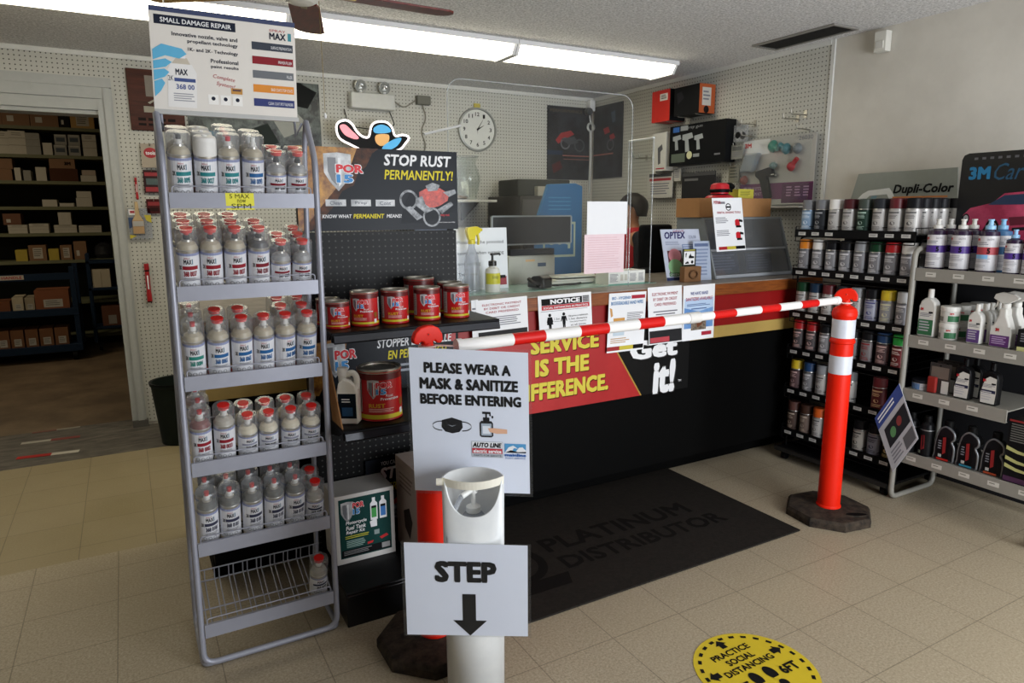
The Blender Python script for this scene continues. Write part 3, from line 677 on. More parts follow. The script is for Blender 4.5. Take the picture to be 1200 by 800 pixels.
# French header card behind the middle shelf
b = B(); b.panel((.60, 2.707, 1.035), (.64, 0, 0), (0, 0, -.235), thick=.004, m=DKB)
b.poly([(0, 0), (24, 0), (22, 30), (12, 62), (4, 100), (0, 100)], ORG, .0005)
shield(b, 8, 12, 14, 60); por(b, 15, 24, 14, 36)
b.text('STOPPER LA ROUILLE', 43, 12, 96, 28, TXTW, bold=.02, shear=.2); b.text('EN PERMANENCE!', 50, 34, 92, 50, YEL, bold=.02, shear=.2); b.poly([(90, 10), (99, 10), (99, 30), (93, 26)], mat('#a51d1d', .4))
b.lines(40, 60, 80, 80, 2, mat('#8a8f98', .5))
tag(b.build('header_sign'), 'dark French stopper la rouille header card under the paint tin shelf', 'sign')
# third header card standing low on the base behind the boxes
b = B(); b.panel((.80, 2.70, .49), (.42, 0, 0), (0, 0, -.345), thick=.004, m=DKB)
b.text('YOU CAN NOW', 16, 4, 46, 9, TXTW); b.text('STOP', 14, 12, 54, 28, TXTW, bold=.04, shear=.2); b.text('PERMANENTLY', 18, 33, 80, 44, YEL, bold=.02, shear=.2); b.disc(38, 66, 12, ENR, .0008); b.disc(34, 72, 9, ENG, .0011)
tag(b.build('header_sign'), 'dark stop rust card low on the stand base behind the white kit box', 'sign')

# ---- POR 15 paint tins
def tin_proto(r, h):
    t = thing('paint_tin', None, 'paint tin'); tin = mat('#b8b4aa', .28, .85); red = mat('#b4161a', .32); yl = mat('#d6c832', .4)
    b = B(); b.lathe([(0, .0), (r*.97, 0), (r*1.02, .003), (r, .007), (r, .009, yl), (r, h*.13, red), (r, h*.80), (r, h*.80, mat('#5c1414', .35)), (r, h*.92, tin), (r*1.02, h*.94), (r*1.02, h*.955), (r*.97, h*.96)], red, n=28)
    b.wrap((0, 0, 0), r, h*.03, h*.92, -1.25, 1.25)
    shield(b, 12, 14, 22, 40, .0006); por(b, 28, 18, 30, 26, .001)
    b.text('Rust', 46, 44, 60, 50, TXTW, .001); b.text('Preventive', 36, 51, 72, 57, TXTW, .001, .02)
    b.text('RUST', 14, 64, 44, 73, mat('#d09a30', .4, var=0), .001, .04); b.lines(14, 75, 66, 84, 3, mat('#e4b8b0', .5, var=0), l=.001)
    b.poly([(76, 60), (82, 58), (88, 60), (88, 70), (82, 78), (76, 70)], mat('#8a5a20', .4), .0008); b.rect(76, 80, 85, 92, TXTW, .0008)
    b.wrap((0, 0, 0), r, h*.03, h*.92, 1.05, 1.85); b.rect(10, 12, 80, 84, mat('#b9b6b2', .5), .0008); b.lines(16, 16, 74, 80, 14, mat('#7a7876', .6, var=0), l=.001)
    b.wrap((0, 0, 0), r, h*.03, h*.92, -1.85, -1.15); b.rect(10, 12, 80, 84, mat('#b9b6b2', .5), .0008); b.lines(16, 16, 74, 80, 14, mat('#7a7876', .6, var=0), l=.001)
    b.build('body', t)
    b = B(); b.lathe([(r*1.02, h*.955), (r*1.03, h*.985), (r*1.0, h), (r*.94, h), (r*.92, h*.985), (r*.8, h*.985), (r*.78, h*.96), (0, h*.96)], tin, n=28); b.build('lid', t)
    return t
quart = Kind(tin_proto(.051, .128)); small = Kind(tin_proto(.043, .098)); gallon = Kind(tin_proto(.079, .19))
Z1, Z2 = 1.1152, .7852
gp = 'red paint tins on the black stand'
small.place((.648, 2.445, Z1), .1, 'smaller red paint tin in the front row, nearest the grey can rack', gp)
small.place((.640, 2.545, Z1), -.2, 'smaller red paint tin in the second row, half hidden beside the grey rack', gp)
for k, (x, y, rz, l) in enumerate(((.752, 2.455, -.25, 'quart red paint tin directly beside the smaller front tin on the black shelf'), (.870, 2.455, .05, 'quart red paint tin in the centre of the black shelf front row'), (1.003, 2.462, .05, 'quart red paint tin just before the end tin in the black shelf front row'), (1.128, 2.462, .1, 'quart red paint tin ending the front row, nearest the counter sign'),
        (1.155, 2.585, .2, 'red paint tin in the second row, directly behind the end tin'))):
    quart.place((x, y, Z1), rz, l, gp)
b = None
big = Kind(tin_proto(.062, .15)); big.place((1.038, 2.63, Z1), .2, 'tallest red paint tin in the back row of the black shelf', gp)
gallon.place((.768, 2.365, Z2), .05, 'large gallon red paint tin on the middle shelf beside the white jug', gp)
# white jug with handle
t = thing('plastic_jug', 'white plastic jug with a moulded handle and dark label, beside the gallon tin', 'jug', (.655, 2.33, Z2))
JUG = mat('#efece3', .4); T = Matrix.Translation((.645, 2.34, Z2)) @ Matrix.Rotation(-.55, 4, 'Z')
b = B(T)
b.prism([(-.035, 0), (.035, 0), (.037, .006), (.037, .115), (.03, .14), (.012, .158), (-.012, .166), (-.03, .150), (-.037, .115), (-.037, .006)], (-0, -.026, .0), (1, 0, 0), (0, 0, 1), (0, .052, 0), JUG)
b.build('body', t, .006, 3)
b = B(T); b.tube([(.030, 0, .125), (.032, 0, .168), (.018, 0, .185), (-.012, 0, .172)], .0115, JUG, 8, .02); b.build('handle', t)
b = B(T); b.lathe([(.016, .15), (.016, .172), (.019, .174), (.019, .2), (.017, .202), (0, .202)], mat('#e4e2dc', .4), (-.018, 0, 0), 16); b.build('cap', t)
b = B(T); b.panel((-.032, -.0265, .112), (.064, 0, 0), (0, 0, -.09), thick=.0005, m=mat('#101a26', .4)); b.lines(20, 20, 80, 40, 2, TXTW); b.rect(20, 55, 80, 90, mat('#24507a', .4)); b.panel((-.0375, .022, .112), (0, -.044, 0), (0, 0, -.09), thick=.0005, m=mat('#101a26', .4)); b.build('label', t)
b = B(); b.prism([(2.27, Z2), (2.40, Z2), (2.46, Z2+.26), (2.44, Z2+.27)], (.597, 0, 0), (0, 1, 0), (0, 0, 1), (.004, 0, 0), CARD); tag(b.build('cardboard_flap'), 'thin brown cardboard flap standing between the grey rack and white jug', 'cardboard')
# white kit box with a dark green printed face
t = thing('kit_box', 'white fuel tank repair kit carton with dark green printed face on the stand base', 'box', (.745, 2.66, .14))
b = B(); b.box(.618, .862, 2.532, 2.70, .1405, .43, mat('#cfccc8', .55)); b.build('carton', t, .002)
b = B(); b.panel((.634, 2.5315, .414), (.212, 0, 0), (0, 0, -.25), thick=.0006, m=mat('#173f3c', .4))
shield(b, 4, 6, 24, 34); por(b, 26, 8, 22, 20)
b.text('Motorcycle', 12, 38, 52, 45, TXTW, bold=.03, shear=.15); b.text('Fuel Tank', 12, 46, 50, 53, TXTW, bold=.03, shear=.15); b.text('Repair Kit', 12, 54, 48, 61, TXTW, bold=.03, shear=.15)
b.lines(10, 63, 56, 69, 2, mat('#c9c83a', .5), rag=.1); b.lines(12, 71, 50, 84, 5, mat('#9fc0b8', .5))
for u, c in ((60, '#3f9a4a'), (78, '#3a78c0')):
    b.poly([(u, 44), (u, 16), (u+4, 12), (u+4, 6), (u+10, 6), (u+10, 12), (u+14, 16), (u+14, 44)], TXTW); b.rect(u+2, 22, u+12, 40, mat(c, .4), .0009); b.rect(u+2, 20, u+12, 24, INK, .0011)
b.poly([(58, 46), (72, 42), (72, 56), (60, 56)], TXTW); b.rect(66, 62, 76, 70, mat('#8a9a98', .5)); b.poly([(76, 76), (90, 72), (94, 76), (80, 80)], mat('#c0282c', .4)); b.poly([(52, 80), (64, 79), (62, 83), (52, 84)], mat('#c0282c', .4))
b.rect(2, 86, 98, 98, INK); b.lines(6, 88, 60, 96, 3, mat('#8a8a8a', .5, var=0), l=.0009); b.rect(80, 87, 96, 96, mat('#9a9a9a', .5), .0009)
b.build('printed_label', t)
# tall pale carton at the right end of the base
t = thing('carton', 'pale carton with a dark drawing behind the wear-a-mask sign and orange bollard', 'box', (1.0, 2.5, .14))
b = B(); b.box(.905, 1.13, 2.36, 2.62, .1405, .53, mat('#b9a79c', .6)); b.panel((.904, 2.60, .50), (0, -.22, 0), (0, 0, -.34), thick=.0004, m=mat('#b09e94', .6)); b.poly([(30, 55), (60, 45), (75, 60), (60, 85), (35, 75)], mat('#3a2c28', .5)); b.lines(12, 8, 80, 30, 4, mat('#7c6a62', .6)); b.build('carton_body', t, .002)
# ================================================================== BOLLARDS AND BARRIER ARM
def bollard_proto():
    t = thing('bollard', None, 'bollard'); W = mat('#d2d6e0', .35, .05)
    b = B(); n = 8; pts = [(.205*math.cos(PI/8+k*PI/4)*(1.0), .205*math.sin(PI/8+k*PI/4)) for k in range(n)]
    lo = [V3((p[0]*1.02, p[1]*1.02, 0)) for p in pts]; md = [V3((p[0]*1.02, p[1]*1.02, .03)) for p in pts]; hi = [V3((p[0]*.97, p[1]*.97, .045)) for p in pts]; cc = [V3((.075*math.cos(PI/8+k*PI/4), .075*math.sin(PI/8+k*PI/4), .052)) for k in range(n)]
    rings = [lo, md, hi, cc]; vs_ = [p for q in rings for p in q]; fs = [tuple(reversed(range(n)))]
    for i in range(3): fs += [(i*n+k, i*n+(k+1) % n, (i+1)*n+(k+1) % n, (i+1)*n+k) for k in range(n)]
    fs.append(tuple(range(3*n, 4*n))); b.add(vs_, fs, RUBBER)
    # hand hole seen as a dark recess with a raised lip
    h0 = V3((.125, -.065, .0492)); a = math.radians(25)
    b.tube([h0+V3((math.cos(a)*.054*math.cos(q)-math.sin(a)*.02*math.sin(q), math.sin(a)*.054*math.cos(q)+math.cos(a)*.02*math.sin(q), 0)) for q in [2*PI*k/16 for k in range(16)]], .004, RUBBER, 6, closed=True)
    b.lathe([(0, 0), (.001, 0)], RUBBER, h0)
    b.add([h0+V3((math.cos(a)*.053*math.cos(q)-math.sin(a)*.019*math.sin(q), math.sin(a)*.053*math.cos(q)+math.cos(a)*.019*math.sin(q), .0025)) for q in [2*PI*k/16 for k in range(16)]], [tuple(range(16))], mat('#050504', .9, var=0))
    b.build('rubber_base', t, .006, 2)
    b = B(); r = .0525
    b.lathe([(r*1.12, .046), (r*1.1, .058), (r*1.02, .064), (r*.99, .7), (r*.985, .742, SAFETY), (r*.985, .742), (r*.985, .832), (r*.985, .832), (r*.98, .89), (r*1.09, .896), (r*1.1, .905), (r*1.03, .912), (r*.97, .918), (r*.97, 1.012), (r*1.02, 1.016), (r*1.09, 1.03), (r*1.08, 1.045), (r*.95, 1.062), (r*.7, 1.07), (.022, 1.078), (.02, 1.10), (0, 1.10)], SAFETY, n=32); b.build('tube', t)
    for z0, z1 in ((.742, .832), (.920, 1.010)):
        b = B(); b.lathe([(r*.99, z0), (r*1.0, z0+.001), (r*1.0, z1-.001), (r*.98, z1)], W, n=32); lab(b.build('reflective_band', t), 'silvery white reflective band')
    b = B(); P = [(-.016, 1.075), (.016, 1.075), (.016, 1.105), (.024, 1.108), (.032, 1.098), (.046, 1.098), (.052, 1.108), (.050, 1.128), (.038, 1.148), (.018, 1.158), (-.006, 1.158), (-.028, 1.152), (-.044, 1.138), (-.052, 1.118), (-.05, 1.102), (-.034, 1.098), (-.026, 1.108), (-.016, 1.105)]
    b.prism(P, (0, -.014, 0), (1, 0, 0), (0, 0, 1), (0, .028, 0), SAFETY); b.cyl((0, -.015, 1.13), (0, .015, 1.13), .007, mat('#7a1408', .6), 12); b.build('hook_handle', t, .004, 2)
    return t
BL1, BL2 = V3((.842, 2.075, 0)), V3((3.0, 2.06, 0))
kb = Kind(bollard_proto())
kb.place(BL2, -.95, 'orange bollard with two reflective bands standing before the spray paint display', 'orange barrier bollards')
kb.place(BL1, -.0, 'orange bollard hidden behind the white dispenser pipe and wear-a-mask sign', 'orange barrier bollards')
t = thing('barrier_arm', 'red and white striped telescopic barrier arm hooked between the two bollards', 'barrier arm', (1.9, 2.07, 1.09))
A0, A1 = V3((.90, 2.05, 1.083)), V3((2.94, 2.062, 1.103))
xs = [.95, 1.151, 1.282, 1.435, 1.566, 1.715, 1.841, 1.978, 2.04, 2.117, 2.247, 2.402, 2.525, 2.667, 2.787, 2.925]; cols = 'WRWRWRWwWRWRWRW'
bo = B(); bi = B(); bc = B()
pt = lambda x: A0+(A1-A0)*((x-A0.x)/(A1.x-A0.x))
for i, c in enumerate(cols):
    if c == 'w': bc.cyl(pt(xs[i]), pt(xs[i+1]), .0235, mat('#d8d6d2', .35), 20); continue
    (bo if i < 7 else bi).cyl(pt(xs[i]), pt(xs[i+1]), .0215 if i < 7 else .0175, TAPE_W if c == 'W' else TAPE_R, 20)
bo.build('outer_tube', t); bi.build('inner_tube', t); bc.build('collar', t)
b = B(); b.cyl(pt(.935), pt(.955), .0245, TAPE_W, 20); b.cyl(pt(2.92), pt(2.945), .0195, TAPE_W, 20); b.build('end_cap', t)
for c0, s in ((BL1, 1), (BL2, -1)):
    c = c0+V3((0, 0, 1.0885)); e = pt(.94) if s == 1 else pt(2.94); pl = mat('#e0c0b8', .4); b = B()
    pts = [c+V3((.027*math.cos(q), .027*math.sin(q), 0)) for q in [2*PI*k/20 for k in range(20)]]; b.tube(pts, .004, pl, 6, closed=True); b.obox(c+V3((s*.027, -.006, -.002)), e-c-V3((s*.027, 0, 0)), (0, .012, 0), (0, 0, .004), pl); b.build('hook_loop', t)

# ================================================================== SANITIZER PIPE AND ITS SIGNS
PC = V3((.846, 1.752, 0)); PR_ = .090; hd = math.atan2(PC.x, PC.y); FD = V3((-math.sin(hd), -math.cos(hd), 0)); SD = V3((math.cos(hd), -math.sin(hd), 0))
PVC = mottled('white_pvc', '#dfe2e4', '#eceeee', 5, .3)
t = thing('sanitizer_dispenser', 'white plastic pipe hand sanitizer dispenser with scooped top and pump', 'dispenser', PC)
b = B(); N = 64; PT = .752
def hgt(a):
    q = abs((a+PI) % (2*PI)-PI); w = math.radians(66)
    if q > w: return PT-.014*min(1, (q-w)/.7)
    k = q/w; return PT-.098*(1-k**2.6)**.8
vs_, fs = [], []
for ri, rr in enumerate((PR_, PR_-.006)):
    for j in range(2):
        for k in range(N):
            a = 2*PI*k/N; d = FD*math.cos(a)+SD*math.sin(a); vs_.append(PC+d*(rr+(.004 if j else 0))+V3((0, 0, hgt(a) if j else 0.0)))
for k in range(N):
    j = (k+1) % N
    fs += [(k, N+k, N+j, j), (2*N+k, 2*N+j, 3*N+j, 3*N+k), (N+k, 3*N+k, 3*N+j, N+j), (k, j, 2*N+j, 2*N+k)]
b.add(vs_, fs, PVC, True); pipe = b.build('pipe', t)
pipe.data.shade_auto_smooth() if hasattr(pipe.data, 'shade_auto_smooth') else None
b = B(); vs_, fs = [], []; CREAM = mat('#e6e2d4', .4)
for k in range(17):
    q = -1+2*k/16; s = SD*(q*.091)+FD*(.034+.03*(1-q*q)); z = PT+.004-.006*(1-q*q)
    vs_ += [PC+s+V3((0, 0, z)), PC+s+V3((0, 0, z-.024)), PC+s-FD*.003+V3((0, 0, z-.024)), PC+s-FD*.003+V3((0, 0, z))]
for k in range(16):
    o = 4*k; fs += [(o+i, o+4+i, o+4+(i+1) % 4, o+(i+1) % 4) for i in range(4)]
fs += [(0, 1, 2, 3), (67, 66, 65, 64)]; b.add(vs_, fs, CREAM, False); b.build('front_strap', t)
b = B(); kc = PC-SD*.094+FD*.036+V3((0, 0, PT-.008)); b.cyl(kc+SD*.004, kc-SD*.014, .011, CREAM, 14); b.build('strap_knob', t)
b = B(); zc = .625; b.lathe([(.045, .45), (.045, zc-.02), (.03, zc), (.018, zc+.005), (.018, zc+.012), (0, zc+.012)], CLOUDY, PC, 20); bt = b.build('bottle', t)
PW = mat('#eeeeea', .35); b = B(); b.lathe([(.019, zc+.005), (.022, zc+.008), (.022, zc+.024), (.012, zc+.028), (.007, zc+.03), (.007, zc+.066), (.013, zc+.068), (.013, zc+.086), (0, zc+.088)], PW, PC, 18)
n0 = PC+V3((0, 0, zc+.08)); n1 = n0-SD*.035+FD*.03+V3((0, 0, -.012)); b.tube([n0+SD*.012, n0, n1], lambda w: .012-.003*w, PW, 10, .012); b.build('pump_head', t)
b = B(); n2 = n1-SD*.022+FD*.035+V3((0, 0, -.036)); b.tube([n1, (n1+n2)/2+V3((0, 0, .004)), n2], .0075, CLOUDY, 10, .01); b.build('spout_tube', t)
def rayplane(x, y, dist):
    d = FW+RT*((x-600)/FPX)-UP*((y-400)/FPX); c = V3((0, 0, CAMZ)); nrm = -FD
    return c+d*((dist-c.dot(nrm))/d.dot(nrm))
def sign(name, label, corners, dist, mrg, draw):
    tl, tr, bl, br = [rayplane(x, y, dist) for x, y in corners]
    U = ((tr-tl)+(br-bl))/2; V = ((bl-tl)+(br-tr))/2; V = V-U*(V.dot(U)/U.length_squared)*.0
    tl = (tl+tr+bl+br)/4-U/2-V/2; n = V.cross(U).normalized()
    t = thing(name, label, 'sign', (tl+bl)/2)
    b = B(); b.panel(tl, U, V, thick=.0006, m=mat('#dfe3ef', .4, var=.01)); draw(b); b.build('paper', t)
    mu, mv = mrg
    b = B(); l = .0016
    b.P = lambda u, v, k: tl+U*(u/100)+V*(v/100)+n*(k)
    for q in (l, -.0012): b.rect(-mu, -mv, 100+mu, 100+mv, SLEEVE, q)
    b.build('plastic_sleeve', t)
def draw_mask(b):
    b.text('PLEASE WEAR A', 12, 9.3, 85, 16.7, INK, bold=.05); b.text('MASK & SANITIZE', 8, 19.8, 91, 27.7, INK, bold=.05); b.text('BEFORE ENTERING', 8, 30.8, 93.5, 38.2, INK, bold=.05)
    DK = mat('#16161a', .6, var=0); GRL = mat('#8f949c', .5, var=0)
    b.poly([(25.5, 49), (34, 47), (42.5, 49), (43, 54), (40, 57), (34, 58.2), (28, 57), (25, 54)], DK); b.poly([(30, 52), (34, 52.8), (38, 52), (34, 53.4)], GRL, .0009)
    for s in (-1, 1):
        c = 34+s*12.5; pts = [(c-s*4+s*8*math.sin(q)*1.0, 53-3.2*math.cos(q)) for q in [PI*k/12 for k in range(13)]]
        for i in range(12):
            (x0, y0), (x1, y1) = pts[i], pts[i+1]; b.poly([(x0, y0-.35), (x1, y1-.35), (x1, y1+.35), (x0, y0+.35)], DK, .0006+.00002*i)
    b.poly([(57.5, 50), (59, 48.5), (67.5, 48.5), (69, 50), (69, 59), (67.5, 60), (59, 60), (57.5, 59)], DK); b.poly([(58.8, 50.3), (67.7, 50.3), (67.7, 58.8), (58.8, 58.8)], mat('#a9b4c2', .5), .0009); b.rect(60, 52, 66.5, 57.5, mat('#e6eaf2', .5, var=0), .0011)
    b.rect(60.5, 46, 66, 48.5, DK); b.rect(62.6, 43.5, 64, 46, DK); b.rect(60, 42, 67, 43.6, DK); b.rect(66, 42.5, 67.2, 45, DK); b.disc(68.6, 45.6, .8, DK, rv=1)
    b.poly([(64.5, 53.5), (70, 53.3), (81, 54), (81, 57), (72, 57.2), (66, 56.2)], mat('#d8a98c', .5), .0013)
    b.rect(50, 63, 77, 74.5, mat('#b4b8c0', .5, var=0), .0005); b.rect(50.5, 63.4, 76.5, 67.6, TXTW, .0007); b.text('AUTO LINE', 51, 63.9, 76, 67.3, INK, .0009, .05, .2); b.rect(50.5, 68, 76.5, 71.6, mat('#c02636', .5), .0007); b.text('electric service', 51.5, 68.6, 75.5, 71.2, TXTW, .001, .03); b.text('PARTS FOR SERVICE', 52, 72.4, 75.5, 73.8, INK, .0009)
    b.rect(78.5, 64, 97, 70.5, mat('#4a96c8', .5)); b.poly([(78.5, 70.5), (82, 66.5), (86, 65.3), (90, 67.4), (86.6, 67), (85, 69), (88, 69.6), (91, 66.6), (94, 66.2), (97, 68.6), (97, 70.5)], TXTW, .0009); b.poly([(79, 70.4), (84, 68.6), (90, 69.8), (97, 69.4), (97, 70.5)], INK, .0011)
    b.text('mainline', 78.5, 71, 97, 73.2, mat('#2a5fa8', .5, var=0), bold=.04); b.text('FLEET SERVICE', 79, 73.8, 96.5, 75, mat('#2a5fa8', .5, var=0))
sign('notice_sign', 'white please wear a mask and sanitize sign hung on the left bollard', [(478, 408.5), (619.5, 411.5), (487, 572.5), (620.5, 580)], 2.085, (2.6, 2.2), draw_mask)
def draw_step(b):
    b.text('STEP', 24, 18.5, 74.5, 41.5, INK, bold=.052); b.rect(46, 54, 57, 83, INK); b.poly([(38, 83), (66, 83), (52, 100)], INK)
sign('notice_sign', 'white landscape step sign with a down arrow taped to the dispenser pipe', [(473, 636.5), (618.5, 638), (477.5, 742), (618.5, 746.5)], PC.length-PR_-.0085, (2.6, 1.5), draw_step)

# ================================================================== SHEETS AND BANNER ON THE COUNTER FRONT
def sheet(name, label, cat, tl, tr, bl, y, draw, lean=0.0, base=None, thick=.0008, group=None):
    a, b_, c = at(*tl, y=y), at(*tr, y=y), at(*bl, y=y)
    b = B(); b.panel(a, b_-a, c-a, thick=thick, m=base or PAPER); draw(b); o = b.build(name); return tag(o, label, cat, group)
CRIM = mat('#a8283a', .5, var=0); GR = mat('#7d7d86', .6, var=0); BLT = mat('#3d7cb4', .5, var=0)
def d_pay(b):
    for k, s in enumerate(('ELECTRONIC PAYMENT', 'BY DEBIT OR CREDIT', 'CARD PREFERRED')): b.text(s, 12+k*3, 10+k*9, 88-k*3, 15+k*9, CRIM, bold=.01)
    b.lines(14, 42, 86, 66, 5, GR, center=True); b.rect(2, 76, 98, 98, mat('#2a2a2c', .5)); b.rect(4, 88, 60, 97, mat('#b8404a', .5), .0009)
def d_notice(b):
    b.rect(6, 9, 82, 26, INK); b.text('NOTICE', 22, 11.5, 78, 23.5, TXTW, bold=.05); b.rect(6, 26.5, 96, 38, mat('#b81e2c', .5)); b.text('SOCIAL DISTANCING IN PRACTICE', 9, 30, 93, 35.5, TXTW, bold=.02); b.rect(83, 8, 96, 26, mat('#9a9a9c', .6)); b.lines(84, 9, 95, 25, 4, mat('#55555a', .6)); b.rect(4, 41, 92, 42, GR)
    for u, dress in ((20, 1), (46, 0)):
        b.disc(u, 52, 2.6, INK); 
        b.poly([(u-4, 57), (u+4, 57), (u+6, 70), (u+4.4, 71), (u+3, 63), (u+(6 if dress else 2.8), 76), (u+2.6, 77), (u+2.2, 90), (u+.4, 90), (u, 78), (u-.4, 90), (u-2.2, 90), (u-2.6, 77), (u-(6 if dress else 2.8), 76), (u-3, 63), (u-4.4, 71), (u-6, 70)], INK)
    b.text('1.5m', 28, 60, 38, 66, INK); b.rect(27, 69, 39, 70, GR)
    for k, s in enumerate(('Observe a minimum', '1.5m distance', 'from person-to-person', 'at all times')): b.text(s, 54+k*1.5, 56+k*8, 92-k*1.5, 61+k*8, INK)
def d_hand(b):
    b.text('BIO - HYGIENIX', 8, 6, 58, 11, BLT, bold=.02); b.rect(60, 5, 97, 11, CRIM, .0007); b.text('BIODEGRADABLE HAND WIPES', 6, 14, 92, 20, BLT, bold=.02); b.poly([(3, 24), (9, 26), (12, 38), (7, 40)], mat('#d09a5a', .5)); b.rect(14, 42, 44, 50, mat('#d0984a', .5)); b.rect(12, 50, 46, 62, mat('#8fc0e0', .5)); b.rect(14, 62, 44, 72, mat('#c8d8e4', .5)); b.disc(30, 58, 6, mat('#2b4a6a', .5), .001); b.lines(50, 34, 96, 62, 12, GR); b.lines(8, 76, 60, 86, 3, mat('#c09a6a', .5)); b.rect(0, 90, 33, 97, mat('#9a1f22', .5)); b.rect(33, 90, 70, 97, mat('#c8b83a', .5)); b.rect(70, 90, 98, 97, INK)
BLG = mottled('blue_print', '#8db4e0', '#4f83c4', 5, .5)
def d_san(b):
    b.rect(4, 26, 96, 78, BLG, .0004); b.poly([(4, 24), (96, 24), (96, 42), (50, 48), (4, 40)], mat('#b9d0ec', .5), .0005); b.text('WE HAVE HAND', 22, 12, 78, 18, mat('#34438c', .5, var=0), bold=.02); b.text('SANITIZERS AVAILABLE', 8, 22, 92, 28, CRIM, bold=.02); b.lines(12, 34, 90, 39, 2, mat('#3a5a94', .5)); b.lines(26, 42, 76, 46, 1, mat('#3a5a94', .5)); b.rect(26, 53, 74, 82, mottled('photo_print', '#2a2620', '#9a8a78', 60, .5), .0008); b.poly([(40, 60), (56, 58), (62, 72), (46, 78)], mat('#6a3a20', .5), .001); b.rect(60, 86, 92, 93, CRIM)
SY = 2.8155
sheet('notice_sheet', 'white electronic payment notice, first sheet beside the black display stand', 'notice', (557, 352.5), (617.5, 346.5), (560, 402), SY, d_pay, group='sheets taped to the counter front')
sheet('notice_sheet', 'white sheet edge peeking out between the display stand and electronic payment notice', 'notice', (552, 352), (560, 351), (554, 398), SY+.002, lambda b: b.lines(10, 20, 90, 60, 4, GR), group='sheets taped to the counter front')
sheet('notice_sheet', 'notice sheet with black heading, red bar and two walking figures', 'notice', (630, 347), (692.5, 341.5), (632.5, 392.5), SY, d_notice, group='sheets taped to the counter front')
sheet('notice_sheet', 'white and blue hand wipe notice with red yellow black footer', 'notice', (714, 344), (757.5, 341), (711, 414), SY, d_hand, group='sheets taped to the counter front')
sheet('notice_sheet', 'white electronic payment notice between the hand wipe notice and blue sanitizer notice', 'notice', (759, 337), (799, 334), (760.5, 404.5), SY, d_pay, group='sheets taped to the counter front')
sheet('notice_sheet', 'blue we have hand sanitizers available notice with a dark photo', 'notice', (801, 335), (838, 332), (799.5, 400), SY, d_san, group='sheets taped to the counter front')
# banner
b = B(); BY = 2.831; BR = mottled('banner_red', '#a81d20', '#b82a2a', 3, .4); tl = V3((1.36, BY, .93)); b.panel(tl, (1.385, 0, 0), (0, 0, -.40), thick=.001, m=BR)
BYL = mat('#d8c84a', .45, var=.02)
def tpx(s, x0, y0, x1, y1, m, bold=.05, l=.0012, shear=0):
    u0, v1 = b.px(x0, y1); u1, v0 = b.px(x1, y0); b.text(s, u0, v0, u1, v1, m, l, bold, shear)
sh_ = mat('#4a0c0e', .5, var=0)
for mm, o, l in ((sh_, .8, .0010), (BYL, 0, .0014)):
    b.text('SERVICE', 24+o*.3, 4+o*1.6, 54+o*.3, 24.5+o*1.6, mm, l, .048); b.text('IS THE', 25.9+o*.3, 31.8+o*1.6, 49.6+o*.3, 54+o*1.6, mm, l, .048); b.text('DIFFERENCE.', 16.8+o*.3, 61.5+o*1.6, 58.8+o*.3, 84+o*1.6, mm, l, .048)
BBK = mat('#151515', .4); GOLD = mat('#b08a3a', .4)
c1 = b.px(722, 412); c2 = b.px(750, 465); b.poly([(c1[0]+5, 0), (100, 0), (100, 100), (c2[0], 100), c1], GOLD, .0006); b.poly([(c1[0]+5.6, 0), (100, 0), (100, 100), (c2[0]+.7, 100), (c1[0]+.7, c1[1])], BBK, .0008)
for mm, o, l in ((mat('#3a3a3a', .5), .5, .0010), (TXTW, 0, .0014)):
    g0, g1, gv = b.px(738, 410)[0], b.px(794, 402)[0], b.px(766, 419)[1]; h0, h1, hv0, hv1 = b.px(765, 440)[0], b.px(791, 438)[0], b.px(778, 421)[1], b.px(777, 460)[1]
    b.text('Get', g0+o, gv-26+o*2, g1+o, gv+o*2, mm, l, .05); b.text('it!', h0+o, hv0+o*2, h1+o, hv1+o*2, mm, l, .05, .05)
b.text('TM', 94.5, 86, 96.2, 89, TXTW); b.ring(98, 94, .9, .4, mat('#d8d8d4', .3, .8))
tag(b.build('banner'), 'red and black service is the difference banner on the counter front', 'banner')
# ================================================================== THINGS ON THE COUNTER
def plate(name, label, cat, O, U, V, thick, m, draw=None, tilt=None, group=None, bevel=0):
    b = B(); b.panel(O, U, V, thick=thick, m=m)
    if draw: draw(b)
    return tag(b.build(name, bevel=bevel), label, cat, group)
# clear shields
EDGE = clear('acrylic_edge', '#f2f6f6', .28, .5)
t = thing('sneeze_guard', 'wide clear acrylic counter shield with rounded top corners', 'shield', (1.86, 2.96, CT))
def rrect(x0, x1, z0, z1, r, top_only=True):
    p = [(x0, z0), (x1, z0)]
    for cx, cz, a0 in ((x1-r, z1-r, 0), (x0+r, z1-r, 90)):
        p += [(cx+r*math.cos(math.radians(a0+k*15)), cz+r*math.sin(math.radians(a0+k*15))) for k in range(7)]
    return p
b = B(); q = rrect(1.33, 2.395, CT+.001, 2.12, .07); b.add([(x, 2.957, z) for x, z in q], [tuple(range(len(q)))], PLEX); b.build('pane', t)
b = B(); b.tube([(x, 2.957, z) for x, z in q[1:]]+[(1.33, 2.957, CT+.001)], .0026, EDGE, 6); b.build('polished_edge', t)
b = B()
for x in (1.5, 2.2):
    b = B(); b.box(x, x+.05, 2.92, 3.0, CT+.0005, CT+.012, PLEX); b.build('foot', t)
b = B(); b.tube([at(497, 157, y=2.957), at(540, 147, y=2.957)], .006, mat('#c8c8c6', .3), 8); b.build('support_rod', t)
t = thing('sneeze_guard', 'narrow clear acrylic side shield with a bright top edge, end-on to the customer', 'shield', (2.6, 3.12, CT))
b = B(); b.add([(2.6, 3.02, CT+.001), (2.6, 3.235, CT+.001), (2.6, 3.235, 1.925), (2.6, 3.02, 1.925)], [(0, 1, 2, 3)], PLEX); b.build('pane', t)
